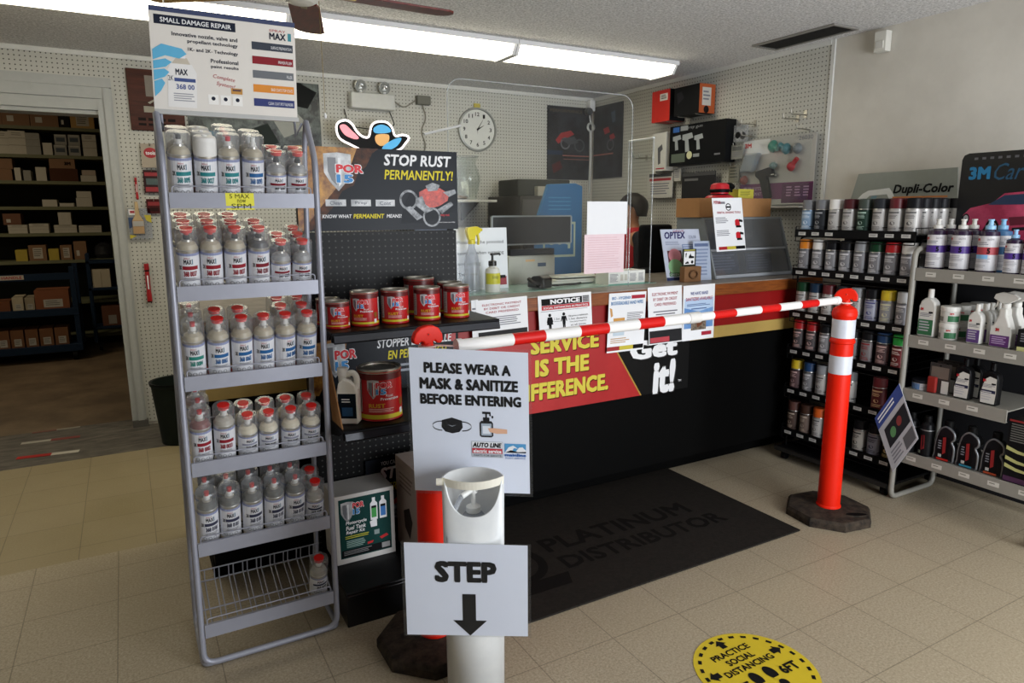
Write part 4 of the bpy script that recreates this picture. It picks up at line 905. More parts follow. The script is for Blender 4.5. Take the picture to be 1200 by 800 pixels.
b = B(); b.tube([(2.6, 3.02, CT+.001), (2.6, 3.02, 1.925)], .003, EDGE, 6); b.tube([(2.6, 3.02, 1.925), (2.6, 3.235, 1.925)], .006, mat('#e8ecec', .3), 6); b.tube([(2.6, 3.235, 1.925), (2.6, 3.235, CT+.001)], .0026, EDGE, 6); b.build('polished_edge', t)
# paper slips taped to the shield
plate('paper_slip', 'plain white slip taped on the shield above the pink slip', 'paper', (2.108, 2.952, 1.578), (.262, 0, 0), (0, 0, -.172), .0008, PAPER)
plate('paper_slip', 'pale pink printed form taped on the shield under the white slip', 'paper', (2.092, 2.950, 1.408), (.262, 0, 0), (0, 0, -.205), .0008, mat('#edd4da', .6), lambda b: b.lines(8, 8, 92, 92, 14, mat('#dcb4bc', .6, var=0), fill=.2))
# yellow trigger spray bottle
def trigger(name, label, loc, body, head, h, r, cat='spray bottle', rot=0, lbl=None, clearbody=False):
    t = thing(name, label, cat, loc); T = Matrix.Translation(loc) @ Matrix.Rotation(rot, 4, 'Z')
    b = B(T); b.lathe([(0, 0), (r*.96, 0), (r, .006), (r, h*.42), (r*.8, h*.56), (r*.42, h*.68), (r*.38, h*.74), (0, h*.74)], body, n=20); b.build('bottle', t)
    b = B(T); b.lathe([(r*.46, h*.735), (r*.48, h*.74), (r*.48, h*.80), (r*.3, h*.81), (0, h*.81)], head, n=16)
    b.prism([(-.022, h*.80), (.018, h*.80), (.02, h*.86), (.05, h*.9), (.055, h*.97), (.03, h), (-.03, h*.985), (-.036, h*.93)], (0, -.011, 0), (1, 0, 0), (0, 0, 1), (0, .022, 0), head)
    b.prism([(.03, h*.9), (.042, h*.9), (.05, h*.8), (.046, h*.72), (.039, h*.72), (.04, h*.8)], (0, -.007, 0), (1, 0, 0), (0, 0, 1), (0, .014, 0), head); b.cyl((.05, 0, h*.945), (.068, 0, h*.945), .008, head, 10); b.build('trigger_head', t, .003)
    if lbl:
        b = B(T); b.wrap((0, 0, 0), r, h*.05, h*.40, -1.2, 1.2); lbl(b); b.build('label', t)
    return t
trigger('spray_bottle', 'clear spray bottle with a yellow trigger head on the counter', (1.545, 3.17, CT), CLOUDY, mat('#e2cf14', .4), .335, .04, rot=.2)
# standing white sign
t0 = at(541, 256, y=3.22); t1 = at(598, 256, y=3.24)
def d_use(b):
    for k, s in enumerate(('Please use the provided', 'sanitizer when entering', 'and exiting', 'Thank you')): b.text(s, 8, 20+k*17, 8+len(s)*3.7, 27+k*17, mat('#55565a', .6, var=0))
    b.rect(80, 80, 97, 94, mat('#a83a44', .5)); b.rect(82, 78, 95, 83, INK, .0009)
plate('counter_sign', 'white please use sanitizer sign standing behind the pump bottle', 'sign', (1.47, 3.245, 1.445), (.325, .01, 0), (0, -.02, -.323), .002, PAPER, d_use)
# soap pump
t = thing('soap_pump', 'small white pump bottle with yellow label and black pump', 'soap bottle', (1.63, 3.105, CT))
b = B(); p = V3((1.63, 3.105, CT)); b.lathe([(0, 0), (.036, 0), (.039, .005), (.039, .105), (.034, .122), (.018, .132), (.018, .138), (0, .138)], mat('#e4e2da', .35), p, 24); b.build('bottle', t)
b = B(); b.wrap(p, .039, .045, .10, -1.5, 1.0); b.nseg = 16; b.rect(0, 0, 100, 100, mat('#cfc83a', .45)); b.text('soap', 40, 25, 75, 60, mat('#5a5a20', .5)); b.build('label', t)
b = B(); b.lathe([(.02, .136), (.021, .138), (.021, .16), (.011, .164), (.006, .166), (.006, .188), (.012, .19), (.012, .2), (0, .202)], BLACKG, p, 16); b.tube([p+V3((0, 0, .195)), p+V3((.034, -.008, .197)), p+V3((.04, -.01, .19))], .006, BLACKG, 8); b.build('pump', t)
# glass insert in counter / price sheets
plate('glass_sheet', 'pale green glass sheet lying on the counter behind the notices', 'glass sheet', (1.45, 3.42, CT+.003), (1.2, 0, 0), (0, -.40, 0), .0025, mat('#9dbdb0', .12))
# black card terminal
t = thing('card_terminal', 'black card reader with its cable on the counter beside the white papers', 'card reader', (1.93, 3.12, CT+.004))
b = B(Matrix.Translation((1.93, 3.13, CT+.006)) @ Matrix.Rotation(.35, 4, 'Z')); b.prism([(-.055, 0), (.055, 0), (.055, .03), (.02, .062), (-.03, .068), (-.055, .05)], (-.04, 0, 0), (0, 1, 0), (0, 0, 1), (.08, 0, 0), BLACKG); b.build('body', t, .006)
b = B(); b.tube([(1.97, 3.15, CT+.02), (2.03, 3.12, CT+.0092), (2.09, 3.16, CT+.0092), (2.16, 3.14, CT+.0092), (2.24, 3.19, CT+.0092)], .005, BLACK, 8, .04); b.tube([(1.90, 3.07, CT+.018), (1.875, 3.1, CT+.032), (1.88, 3.16, CT+.05)], .012, BLACK, 8, .02); b.build('cable', t)
# stack of papers
t = thing('paper_bundle', 'loose bundle of white paper bags lying on the counter behind the glove box', 'papers', (2.17, 3.27, CT+.004))
for k in range(4):
    b = B(); z = CT+.006+k*.012; pts = [(-.15, -.06), (.13, -.07), (.17, .0), (.14, .07), (-.14, .06), (-.17, .02)]
    vs_ = [V3((2.2+x*(1-.04*k)+.012*k, 3.268+y, z+.008*math.sin(x*22+k))) for x, y in pts]; vs_ += [v+V3((0, 0, .009)) for v in vs_]
    n = 6; b.add(vs_, [tuple(reversed(range(n))), tuple(range(n, 2*n))]+[(i, (i+1) % n, n+(i+1) % n, n+i) for i in range(n)], mat('#d8d8cc', .6)); b.build('sheet', t, .003)
# glove box
t = thing('glove_box', 'white disposable glove carton with fine grey print on the counter edge', 'box', (2.43, 3.09, CT))
b = B(); b.box(2.325, 2.585, 3.045, 3.165, CT+.0008, CT+.078, mat('#e2e2dc', .5)); b.build('carton', t, .002)
b = B(); b.panel((2.325, 3.0445, CT+.078), (.26, 0, 0), (0, 0, -.077), thick=.0003, m=mat('#e4e4de', .5)); b.lines(4, 20, 26, 80, 8, GR); b.lines(58, 20, 78, 80, 8, GR); b.lines(82, 20, 97, 80, 8, GR); b.rect(32, 25, 40, 70, mat('#c4c0b4', .5)); b.rect(43, 25, 51, 70, mat('#c4c0b4', .5)); b.rect(0, 92, 100, 100, mat('#6fae9a', .5)); b.build('print', t)
# beige printer and dark monitor
t = thing('printer', 'beige receipt printer behind the card reader', 'printer', (2.05, 3.62, CT))
b = B(); b.box(1.86, 2.17, 3.35, 3.54, CT+.0005, CT+.165, mat('#a8a79c', .5)); b.build('case', t, .008)
b = B(); b.box(1.87, 2.16, 3.345, 3.40, CT+.165, CT+.20, mat('#15161a', .5)); b.panel((1.95, 3.3485, CT+.15), (.2, 0, 0), (0, 0, -.06), thick=.0003, m=mat('#a8a79c', .5)); b.rect(10, 15, 40, 35, mat('#c09a6a', .5)); b.rect(50, 50, 78, 85, mat('#33475e', .4)); b.build('paper_slot', t, .002)
DESK = mat('#2a2622', .6)
t = thing('desk', 'dark desk with a grey back panel behind the counter', 'desk', (2.5, 4.3, 0))
b = B(); b.box(1.2, 2.9, 3.95, 4.5, .72, .75, DESK); b.build('desk_top', t, .003)
for x in (1.2, 2.87):
    b = B(); b.box(x, x+.03, 3.95, 4.5, 0, .72, DESK); b.build('side_panel', t)
b = B(); b.box(1.25, 2.5, 4.47, 4.5, .75, 1.40, mat('#2d2b29', .7)); b.build('back_panel', t)
t = thing('monitor', 'wide dark monitor with a thin light bezel behind the counter shield', 'monitor', (2.03, 3.7, CT))
b = B(); x0, x1, z0, z1, yy = 1.90, 2.46, 1.335, 1.50, 3.62
b.box(x0, x1, yy, yy+.03, z0, z1, mat('#17181a', .3)); b.build('screen', t, .003)
b = B()
for q in ((x0-.006, x0+.004, z0, z1), (x1-.004, x1+.006, z0, z1), (x0, x1, z0-.006, z0+.003), (x0, x1, z1-.003, z1+.006)): b.box(q[0], q[1], yy-.004, yy+.01, q[2], q[3], mat('#8f9494', .4))
b.build('bezel', t)
b = B(); b.box(2.15, 2.21, yy+.032, yy+.06, .752, 1.4, BLACK); b.box(2.06, 2.3, yy-.03, yy+.12, 1.1, 1.112, BLACK); b.build('stand', t)
# blue bag with round lettering
t = thing('blue_board', 'blue plastic board with a curved top and outlined lettering standing behind the monitor', 'board', (2.45, 3.9, .75))
BLB = mat('#1f5e88', .45)
b = B(); b.prism([(2.40, .752), (2.80, .752), (2.80, 1.70), (2.74, 1.72), (2.52, 1.71), (2.44, 1.5), (2.40, 1.3)], (0, 3.98, 0), (1, 0, 0), (0, 0, 1), (0, .03, 0), BLB); b.build('board', t, .004)
b = B(); LG = mat('#a8b49a', .5)
b.panel((2.46, 3.978, 1.47), (.3, 0, 0), (0, 0, -.26), thick=.0005, m=BLB)
for q in ((6, 4, 94, 10), (6, 90, 94, 96), (6, 4, 11, 96), (89, 4, 94, 96)): b.rect(*q, LG)
b.text('boq', 22, 26, 80, 74, LG, bold=.04)
for k in range(4): b.rect(20, -60+k*10, 80, -57+k*10, mat('#3a7aa2', .5))
b.build('lettering', t)
# black swivel chair behind the counter
t = thing('office_chair', 'black high-backed office chair behind the magazine holder', 'chair', (3.34, 3.9, 0))
b = B(); b.box(3.02, 3.30, 3.60, 3.65, .75, 1.44, mat('#0e0e10', .6)); b.build('backrest', t, .025, 3)
b = B(); b.box(2.98, 3.34, 3.66, 4.0, .46, .54, mat('#0e0e10', .6)); b.build('seat', t, .02, 3)
b = B(); b.box(3.12, 3.20, 3.65, 3.67, .5, 1.0, BLACK); b.box(3.12, 3.20, 3.65, 3.85, .43, .46, BLACK); b.cyl((3.16, 3.83, .08), (3.16, 3.83, .46), .025, CHROME, 12); b.build('column', t)
for k in range(5):
    a = 2*PI*k/5; b = B(); e = V3((3.16+.24*math.cos(a), 3.83+.24*math.sin(a), .06)); b.tube([(3.16, 3.83, .1), e], .018, BLACK, 8); b.lathe([(0, -.02), (.028, -.015), (.028, .015), (0, .02)], BLACK, e-V3((0, 0, .032)), 12, (1, 0, 0)); b.build('leg', t)
# grey literature holder with clear pocket front
t = thing('literature_holder', 'grey sided clear plastic literature holder on the counter end', 'holder', (3.2, 3.1, CT))
HG = mat('#7d8286', .5)
for x in (3.085, 3.77):
    b = B(); b.prism([(2.985, CT+.001), (3.34, CT+.001), (3.34, 1.487), (3.11, 1.487)], (x, 0, 0), (0, 1, 0), (0, 0, 1), (.012, 0, 0), HG); b.build('side', t, .002)
b = B(); b.box(3.098, 3.769, 3.325, 3.338, CT+.001, 1.48, mat('#8b8f94', .5)); b.box(3.098, 3.769, 3.0, 3.325, CT+.001, CT+.012, HG); b.box(3.098, 3.769, 3.115, 3.325, 1.475, 1.487, HG); b.build('back', t)
b = B(); SMK = clear('smoky_plastic', '#98a0ac', .12, .3, .1); b.add([(3.098, 3.0, CT+.012), (3.769, 3.0, CT+.012), (3.769, 3.055, 1.29), (3.098, 3.055, 1.29)], [(0, 1, 2, 3)], SMK); b.add([(3.098, 3.06, 1.30), (3.769, 3.06, 1.30), (3.769, 3.11, 1.475), (3.098, 3.11, 1.475)], [(0, 1, 2, 3)], SMK); b.box(3.098, 3.769, 3.05, 3.062, 1.285, 1.297, mat('#a8acb2', .4)); b.box(3.098, 3.769, 2.992, 3.002, CT+.004, CT+.022, mat('#a8acb2', .4)); b.build('pocket', t)
plate('leaflet', 'dark blue leaflet in the lower pocket, behind the hanging sander leaflet', 'leaflet', (3.16, 3.12, 1.27), (.24, 0, 0), (0, -.03, -.13), .004, mat('#3b4a6a', .5), lambda b: b.lines(8, 10, 90, 90, 6, mat('#8f9ab4', .5)))
plate('leaflet', 'dark blue leaflet in the lower pocket, nearest the counter end', 'leaflet', (3.47, 3.12, 1.26), (.24, 0, 0), (0, -.03, -.12), .004, mat('#2f3d5c', .5), lambda b: b.lines(8, 10, 90, 90, 6, mat('#7f8aa4', .5)))
# cardboard box on the holder
t = thing('cardboard_box', 'brown cardboard box on top of the grey literature holder', 'box', (3.12, 3.27, 1.521))
b = B(); b.box(3.07, 3.70, 3.13, 3.335, 1.4885, 1.605, CARD); b.build('box', t, .002)
b = B(); b.box(3.30, 3.31, 3.1295, 3.13, 1.489, 1.605, mat('#8c6238', .7)); b.build('seam', t)
# red sander
t = thing('orbital_sander', 'red and black orbital sander on the cardboard box', 'sander', (3.07, 3.22, 1.606)); p = V3((3.34, 3.235, 1.6055)); SR = mat('#c4202c', .4)
b = B(); b.lathe([(0, 0), (.088, 0), (.09, .006), (.07, .02, BLACK), (.055, .028, SR), (.055, .04), (.06, .06), (.055, .085), (.04, .095), (0, .097)], SR, p, 24); b.build('housing', t)
b = B(); b.lathe([(.056, .036), (.062, .04), (.064, .052), (.060, .058)], BLACK, p, 24); b.tube([p+V3((.03, .0, .08)), p+V3((.09, 0, .085)), p+V3((.115, 0, .07))], .018, BLACK, 10, .02); b.tube([p+V3((.10, 0, .07)), p+V3((.105, 0, .04))], .008, BLACK, 8); b.build('handle', t)
t = thing('masking_tape', 'yellow wrapped tape pack beside the red sander on the cardboard box', 'tape', (3.22, 3.24, 1.606)); b = B(); b.box(3.47, 3.61, 3.20, 3.29, 1.606, 1.665, mat('#b8b03a', .5)); b.panel((3.47, 3.1995, 1.665), (.14, 0, 0), (0, 0, -.058), thick=.0003, m=mat('#c9c24a', .5)); b.lines(12, 20, 80, 80, 4, mat('#7d7a2a', .5)); b.build('pack', t, .004)
# sander leaflet hanging on the holder
def d_sander(b):
    b.text('MIRKA', 5, 5, 28, 11, CRIM, bold=.03); b.rect(20, 7, 42, 11, GR, .0005); b.ring(52, 17, 9, 2.2, INK); b.rect(43, 15.5, 61, 18.5, INK, .0009); b.text('ORBITAL SANDING TOOLS', 12, 25, 92, 29, CRIM, bold=.02); b.lines(6, 36, 50, 48, 4, GR); b.lines(6, 60, 50, 72, 4, GR)
    for v in (40, 64):
        b.disc(78, v+4, 8, SR, rv=4); b.rect(70, v+3, 86, v+12, SR, .0009); b.rect(72, v+12, 90, v+16, INK, .0011); b.poly([(84, v), (96, v+2), (96, v+6), (84, v+5)], INK, .0012)
    b.rect(8, 91, 36, 97, mat('#a81e22', .5)); b.rect(36, 91, 66, 97, mat('#c8b83a', .5)); b.rect(66, 91, 98, 97, INK)
sheet('leaflet', 'white orbital sander leaflet hanging on the front of the literature holder', 'leaflet', (834, 232), (869, 231.5), (840, 295), 2.975, d_sander)
# OPTEX magazine and small boxed cable in front of the holder
def d_optex(b):
    b.text('OPTEX', 8, 5, 62, 19, mat('#3d3a6a', .5, var=0), bold=.04, shear=.15); b.text('DRIVE', 32, 2, 60, 5, CRIM); b.text('COLOR', 70, 13, 90, 19, mat('#2a3a6a', .5)); b.lines(8, 24, 46, 32, 3, mat('#8890a8', .5)); b.rect(10, 42, 46, 92, mat('#5a2c34', .5), .0004)
    b.disc(28, 52, 16, mat('#d88a94', .5), .0008); b.disc(26, 74, 18, mat('#8fbf8a', .5), .0009); b.rect(8, 85, 34, 92, mat('#3f7a4a', .5), .001); b.text('GREEN', 10, 86.5, 32, 90.5, TXTW, .0012); b.rect(0, 94, 100, 100, mat('#23305c', .5)); b.rect(50, 30, 96, 60, mat('#7f90b4', .5), .0005); b.lines(52, 32, 94, 58, 6, mat('#c4cce0', .5), l=.0008)
o = plate('magazine', 'optex colour magazine leaning against the grey literature holder', 'magazine', (2.79, 3.16, 1.42), (.27, -.04, 0), (-.03, -.11, -.296), .004, mat('#c2c8da', .45), d_optex)
plate('leaflet', 'pale blue folded leaflet leaning beside the optex magazine', 'leaflet', (2.96, 3.06, 1.35), (.115, -.02, .0), (-.03, -.06, -.228), .003, mat('#aab6cc', .5), lambda b: (b.rect(8, 6, 90, 14, mat('#5a6a90', .5)), b.lines(8, 20, 90, 92, 8, mat('#7f8cab', .5))))
t = thing('cable_pack', 'small brown boxed cable pack with a diagram card in front of the magazine', 'pack', (2.87, 2.99, CT))
b = B(); b.box(2.80, 2.93, 2.95, 2.99, CT+.001, CT+.09, mat('#7d5836', .6)); b.tube([(2.865+.03*math.cos(q), 2.942, CT+.045+.022*math.sin(q)) for q in [2*PI*k/14 for k in range(14)]], .006, BLACK, 6, closed=True); b.build('box', t, .002)
b = B(); b.panel((2.812, 2.985, CT+.19), (.105, 0, 0), (0, 0, -.10), thick=.002, m=mat('#2c2f22', .5)); b.rect(10, 14, 90, 90, TXTW); b.rect(10, 3, 90, 11, mat('#a8a050', .5)); b.poly([(20, 25), (30, 22), (26, 50), (22, 46)], INK, .0009); b.poly([(45, 45), (58, 25), (64, 40), (85, 44), (85, 54), (45, 54)], INK, .0009); b.poly([(20, 80), (40, 70), (50, 84), (20, 86)], INK, .0009); b.disc(72, 76, 9, INK, .0009); b.build('card', t)
plate('paper_sheet', 'white papers lying flat on the far right end of the counter', 'paper', (3.785, 3.30, CT+.006), (.07, 0, 0), (0, -.22, 0), .004, mat('#c9c8c2', .6))
t = thing('tape_dispenser', 'small black device behind the literature holder at the counter end', 'device', (3.6, 3.36, CT)); b = B(); b.prism([(0, 0), (.1, 0), (.1, .13), (.07, .16), (.03, .15), (.02, .08), (0, .06)], (3.54, 3.44, CT+.001), (1, 0, 0), (0, 0, 1), (0, .06, 0), BLACK); b.build('body', t, .005); b = B(); b.cyl((3.60, 3.43, CT+.10), (3.60, 3.438, CT+.10), .03, mat('#2a2a2c', .4), 16); b.build('dial', t)

# ================================================================== BACK WALL
BW = ROOM_B-.006
# clock
cc = at(560.5, 151.5, y=BW-.03); t = thing('wall_clock', 'round white wall clock with black numerals on the pegboard', 'clock', cc); R_ = .182
b = B(); b.lathe([(0, 0), (R_, 0), (R_*1.02, .01), (R_, .028), (R_*.93, .03), (R_*.91, .018)], mat('#9a9c98', .35, .3), cc+V3((0, .032, 0)), 40, (0, -1, 0)); b.build('rim', t)
b = B(); b.panel(cc+V3((-R_, .016, R_)), (2*R_, 0, 0), (0, 0, -2*R_), thick=.0001); b.disc(50, 50, 46, mat('#d9dad6', .5), 0, 40)
for k in range(12):
    q = 2*PI*k/12; u, v = 50+35*math.sin(q), 50-35*math.cos(q); b.text(str(k or 12), u-(5.5 if k in (0, 10, 11) else 3), v-4.5, u+(5.5 if k in (0, 10, 11) else 3), v+4.5, INK, .0008, .02)
b.build('dial', t)
b = B(); b.panel(cc+V3((-R_, .014, R_)), (2*R_, 0, 0), (0, 0, -2*R_), thick=.0001)
for ang, L, w in ((33, 34, 1.3), (60, 22, 1.9), (180, 12, .8)):
    q = math.radians(ang); dx, dy = math.sin(q), -math.cos(q); b.poly([(50-dy*w, 50+dx*w), (50+dx*L, 50+dy*L), (50+dy*w, 50-dx*w)], INK, .001)
b.disc(50, 50, 2.5, INK, .0014); b.build('hands', t)
b = B(); b.box(cc.x-.03, cc.x+.03, BW-.012, BW-.004, cc.z+R_, cc.z+R_+.035, mat('#b8a83a', .5)); b.build('hanger', t)
# emergency light
t = thing('emergency_light', 'white twin-head emergency light box high on the back pegboard', 'emergency light', (1.81, BW-.05, 2.33))
b = B(); b.box(1.64, 2.0, BW-.09, BW-.0005, 2.335, 2.455, mat('#c9cac6', .35)); b.build('case', t, .01)
for x in (1.73, 1.925):
    b = B(); p = V3((x, BW-.05, 2.475)); b.cyl(p-V3((0, 0, .03)), p, .012, WHITE, 10); b.lathe([(0, .045), (.03, .04), (.045, .02), (.048, 0), (.042, -.002), (.02, .02), (0, .022)], mat('#b9bbb8', .25, .4), p+V3((0, -.01, .03)), 20, (0, .95, .2)); b.lathe([(0, 0), (.012, -.004), (.014, .01)], CHROME, p+V3((0, -.022, .03)), 12, (0, -1, 0)); b.build('lamp_head', t)
# adapter with cable
t = thing('power_adapter', 'small dark power adapter plugged on the pegboard beside the emergency light', 'adapter', (2.28, BW-.03, 2.40))
b = B(); b.box(2.205, 2.325, BW-.05, BW-.0005, 2.405, 2.475, mat('#6a6a60', .5)); b.build('body', t, .006)
b = B(); b.tube([(2.26, BW-.02, 2.405), (2.30, BW-.012, 2.3), (2.24, BW-.012, 2.2), (2.29, BW-.012, 2.08), (2.24, BW-.012, 1.98), (2.27, BW-.012, 1.65)], .005, mat('#8f8b80', .5), 6, .05); b.tube([(2.005, BW-.03, 2.42), (2.1, BW-.012, 2.37), (2.18, BW-.012, 2.42), (2.21, BW-.02, 2.44)], .005, mat('#8f8b80', .5), 6, .04); b.build('cable', t)
# lit shop sign: generic stand-in shapes inside a black outlined panel
t = thing('lit_sign', 'black cut-out light box with glowing white outline and a pink paddle above the rust header', 'sign', (1.8, BW-.05, 2.0))
NY = 5.30
def outl(pts): return [at(x, y, y=NY) for x, y in pts]
def smooth(pts, n=6):
    out = []; N = len(pts)
    for i in range(N):
        a, b_, c, d = pts[i-1], pts[i], pts[(i+1) % N], pts[(i+2) % N]
        for k in range(n):
            w = k/n; out.append(tuple(.5*((2*b_[j])+(-a[j]+c[j])*w+(2*a[j]-5*b_[j]+4*c[j]-d[j])*w*w+(-a[j]+3*b_[j]-3*c[j]+d[j])*w**3) for j in (0, 1)))
    return out
OUT = smooth([(394, 150), (397, 143), (406, 141), (413, 146), (418, 154), (425, 160), (432, 160), (435, 148), (441, 143), (452, 143), (459, 149), (463, 159), (472, 158), (479, 161), (475, 168), (466, 176), (440, 178), (425, 176), (412, 170), (398, 162)])
wp = outl(OUT); W2 = [(p.x, p.z) for p in wp]; cx, cz = sum(p[0] for p in W2)/len(W2), sum(p[1] for p in W2)/len(W2)
b = B(); b.prism(W2, (0, NY, 0), (1, 0, 0), (0, 0, 1), (0, .03, 0), mat('#0c0c10', .4)); b.build('panel', t)
b = B(); b.tube([(p[0], NY-.002, p[1]) for p in W2], .008, emit('#fff4f4', 1.7, 'glowing_outline'), 8, closed=True); b.build('glowing_outline', t)
def lit(nm, pts, h, s, l):
    q = outl(smooth(pts, 5)); b = B(); b.prism([(p.x, p.z) for p in q], (0, NY-l, 0), (1, 0, 0), (0, 0, 1), (0, .004, 0), emit(h, s, 'lit_'+nm)); b.build(nm, t)
lit('pink_paddle', [(398, 148), (404, 146), (412, 153), (420, 161), (416, 163), (404, 158)], '#f0909c', .75, .006)
lit('blue_shape', [(438, 150), (446, 146), (455, 149), (457, 155), (440, 156)], '#4aa4d8', .5, .006)
lit('tan_shape', [(441, 158), (455, 158), (454, 168), (446, 171), (440, 166)], '#d8a464', .5, .007)
lit('lower_blue_shape', [(450, 170), (462, 163), (470, 162), (466, 170), (458, 175), (448, 176)], '#4aa4d8', .5, .008)
b = B()
for x in (1.72, 1.98): b.cyl((x, NY+.03, 2.05), (x, BW, 2.05), .008, BLACK, 8)
b.tube([(1.60, BW-.02, 2.33), (1.63, BW-.03, 2.2), (1.78, NY+.02, 2.16), (1.94, NY+.02, 2.2), (1.97, BW-.03, 2.33)], .004, BLACK, 6, .04); b.build('bracket', t)
# white wall shelf
t = thing('wall_shelf', 'white wall shelf on brackets under the clock', 'shelf', (2.45, 5.2, 1.6))
b = B(); b.box(1.6, 2.78, 5.2, BW-.0005, 1.612, 1.632, mat('#cfcfca', .5)); b.build('board', t, .002)
for x in (1.8, 2.6):
    b = B(); b.prism([(5.22, 1.611), (BW-.0005, 1.611), (BW-.0005, 1.46)], (x, 0, 0), (0, 1, 0), (0, 0, 1), (.02, 0, 0), DARKW); b.build('bracket', t)
# glass jars
def jar_proto():
    t = thing('glass_jar', None, 'jar'); b = B(); b.lathe([(0, 0), (.07, 0), (.08, .01), (.085, .05), (.11, .16), (.11, .2), (.085, .27), (.07, .30), (.075, .32), (.10, .36)], GLASSY, n=24); b.build('vessel', t)
    b = B(); b.lathe([(.098, .357), (.103, .36), (.098, .363)], CLOUDY, n=24); b.build('rim', t); return t
kj = Kind(jar_proto()); kj.place((2.60, 5.40, 1.6325), 0, 'clear glass vase on the wall shelf, nearer the corner poster', 'glass vases'); kj.place((2.32, 5.38, 1.6325), 0, 'clear glass vase on the wall shelf directly under the clock', 'glass vases')
b = B(); b.lathe([(0, 0), (.06, .0), (.09, .012), (.06, .03), (.02, .035), (0, .035)], mottled('crumpled_brown', '#4a3e30', '#8a7a62', 14, .7, .4), (2.46, 5.29, 1.633), 9, smooth=False); tag(b.build('crumpled_paper'), 'crumpled brown paper lying on the wall shelf before the vases', 'paper')
plate('plastic_bag', 'clear plastic bag with blue print hanging left of the glass vases', 'bag', (2.03, 5.18, 2.0), (.28, .0, 0), (.02, 0, -.33), .004, CLOUDY, lambda b: (b.poly([(10, 70), (30, 60), (60, 72), (85, 80), (80, 96), (20, 92)], mat('#8fa4c4', .5)), b.rect(40, 15, 60, 45, mat('#b8c4dc', .5))))
plate('plastic_sheet', 'pale blue plastic sheet hanging below the wall shelf', 'sheet', (1.95, 5.19, 1.605), (.36, 0, 0), (.08, 0, -.22), .003, mat('#7f8cab', .4))
# corner posters
PDK = mottled('dark_poster_print', '#0c0d10', '#2c2f36', 7, .35); PRD = mat('#9a1c22', .4)
def d_moto(b):
    b.text('PERFORMANCE', 6, 4, 78, 8, mat('#5a4a34', .5)); b.poly([(18, 46), (30, 36), (52, 32), (60, 37), (40, 44), (24, 51)], PRD); b.ring(40, 50, 11, 3, mat('#5a5c62', .5)); b.ring(72, 52, 12, 3, mat('#3a3c42', .5)); b.poly([(30, 44), (60, 40), (70, 48), (48, 52)], mat('#3a3c42', .5), .0009); b.rect(34, 66, 100, 67.5, mat('#9a5c52', .5)); b.rect(36, 71, 100, 72.2, mat('#7a4a44', .5)); b.poly([(10, 80), (28, 74), (34, 84), (14, 92)], mat('#4a1418', .5)); b.rect(0, 60, 34, 66, mat('#1c2c44', .5))
plate('corner_poster', 'dark motorcycle poster on the back wall beside the room corner', 'poster', (3.49, BW-.010, 2.49), (.50, 0, 0), (0, 0, -.66), .003, PDK, d_moto)
plate('corner_poster', 'dark motorcycle poster on the right wall beside the room corner', 'poster', (ROOM_R-.02, BW-.03, 2.50), (0, -.44, 0), (0, 0, -.66), .003, PDK, lambda b: (b.poly([(34, 32), (52, 30), (58, 38), (40, 40)], PRD), b.poly([(56, 42), (70, 40), (76, 46), (60, 50)], PRD), b.ring(60, 55, 12, 3, mat('#4a4c52', .5)), b.rect(0, 66, 70, 68, mat('#9a5c52', .5)), b.poly([(60, 12), (74, 10), (76, 24), (66, 26)], mat('#3a4a5a', .5))))
t = thing('wall_camera', 'small round camera on a white bracket high in the room corner', 'camera', (3.95, 5.40, 2.42))
b = B(); b.box(3.93, 3.99, 5.48, 5.535, 2.46, 2.56, WHITE); b.build('bracket', t, .005); b = B(); b.lathe([(0, 0), (.03, .005), (.035, .03), (.03, .06), (0, .065)], mat('#3a3c3e', .4), (3.86, 5.44, 2.44), 16, (0, -1, 0)); b.cyl((3.88, 5.43, 2.45), (3.94, 5.49, 2.48), .01, WHITE, 8); b.build('lens_body', t)
b = B(); b.lathe([(.03, -.01), (.045, 0), (.045, .008), (.03, .012)], mat('#b9bbb8', .4, .4), (3.88, 5.40, 2.30), 18, (0, -1, 0)); b.tube([(3.88, 5.40, 2.26), (3.885, 5.40, 2.0), (3.88, 5.41, 1.7)], .012, mat('#b4b6b4', .4), 8); b.cyl((3.88, 5.40, 2.34), (3.90, 5.45, 2.43), .007, WHITE, 8); tag(b.build('cable_hanger'), 'grey ring and cord hanging in the room corner between the posters', 'cord')
# dark cabinet under the posters
t = thing('filing_cabinet', 'dark grey cabinet in the corner below the posters', 'cabinet', (3.5, 5.2, 0)); b = B(); b.box(2.86, 3.45, 4.95, 5.52, 0, 1.66, mat('#3a3833', .6)); b.build('body', t, .006)
for k in range(4):
    b = B(); z = .06+k*.4; b.box(2.88, 3.4, 4.942, 4.952, z, z+.37, mat('#45433d', .5)); dr = b.build('drawer', t, .003); b = B(); b.box(3.08, 3.2, 4.93, 4.943, z+.2, z+.22, STEEL); b.build('handle', dr)
b = B(); b.box(2.9, 3.42, 5.05, 5.4, 1.661, 1.80, mat('#34352e', .6)); tag(b.build('storage_box', bevel=.01), 'dark flat box on the corner cabinet under the poster', 'box')
b = B(); b.box(3.05, 3.2, 4.98, 5.04, 1.661, 1.74, mat('#8d8a7c', .6)); b.lathe([(0, 0), (.03, .0), (.035, .05), (.02, .09), (0, .1)], mat('#55544c', .5), (3.3, 5.0, 1.661), 12); tag(b.build('desk_clutter', bevel=.004), 'pale small carton and cup in front of the flat box', 'clutter')
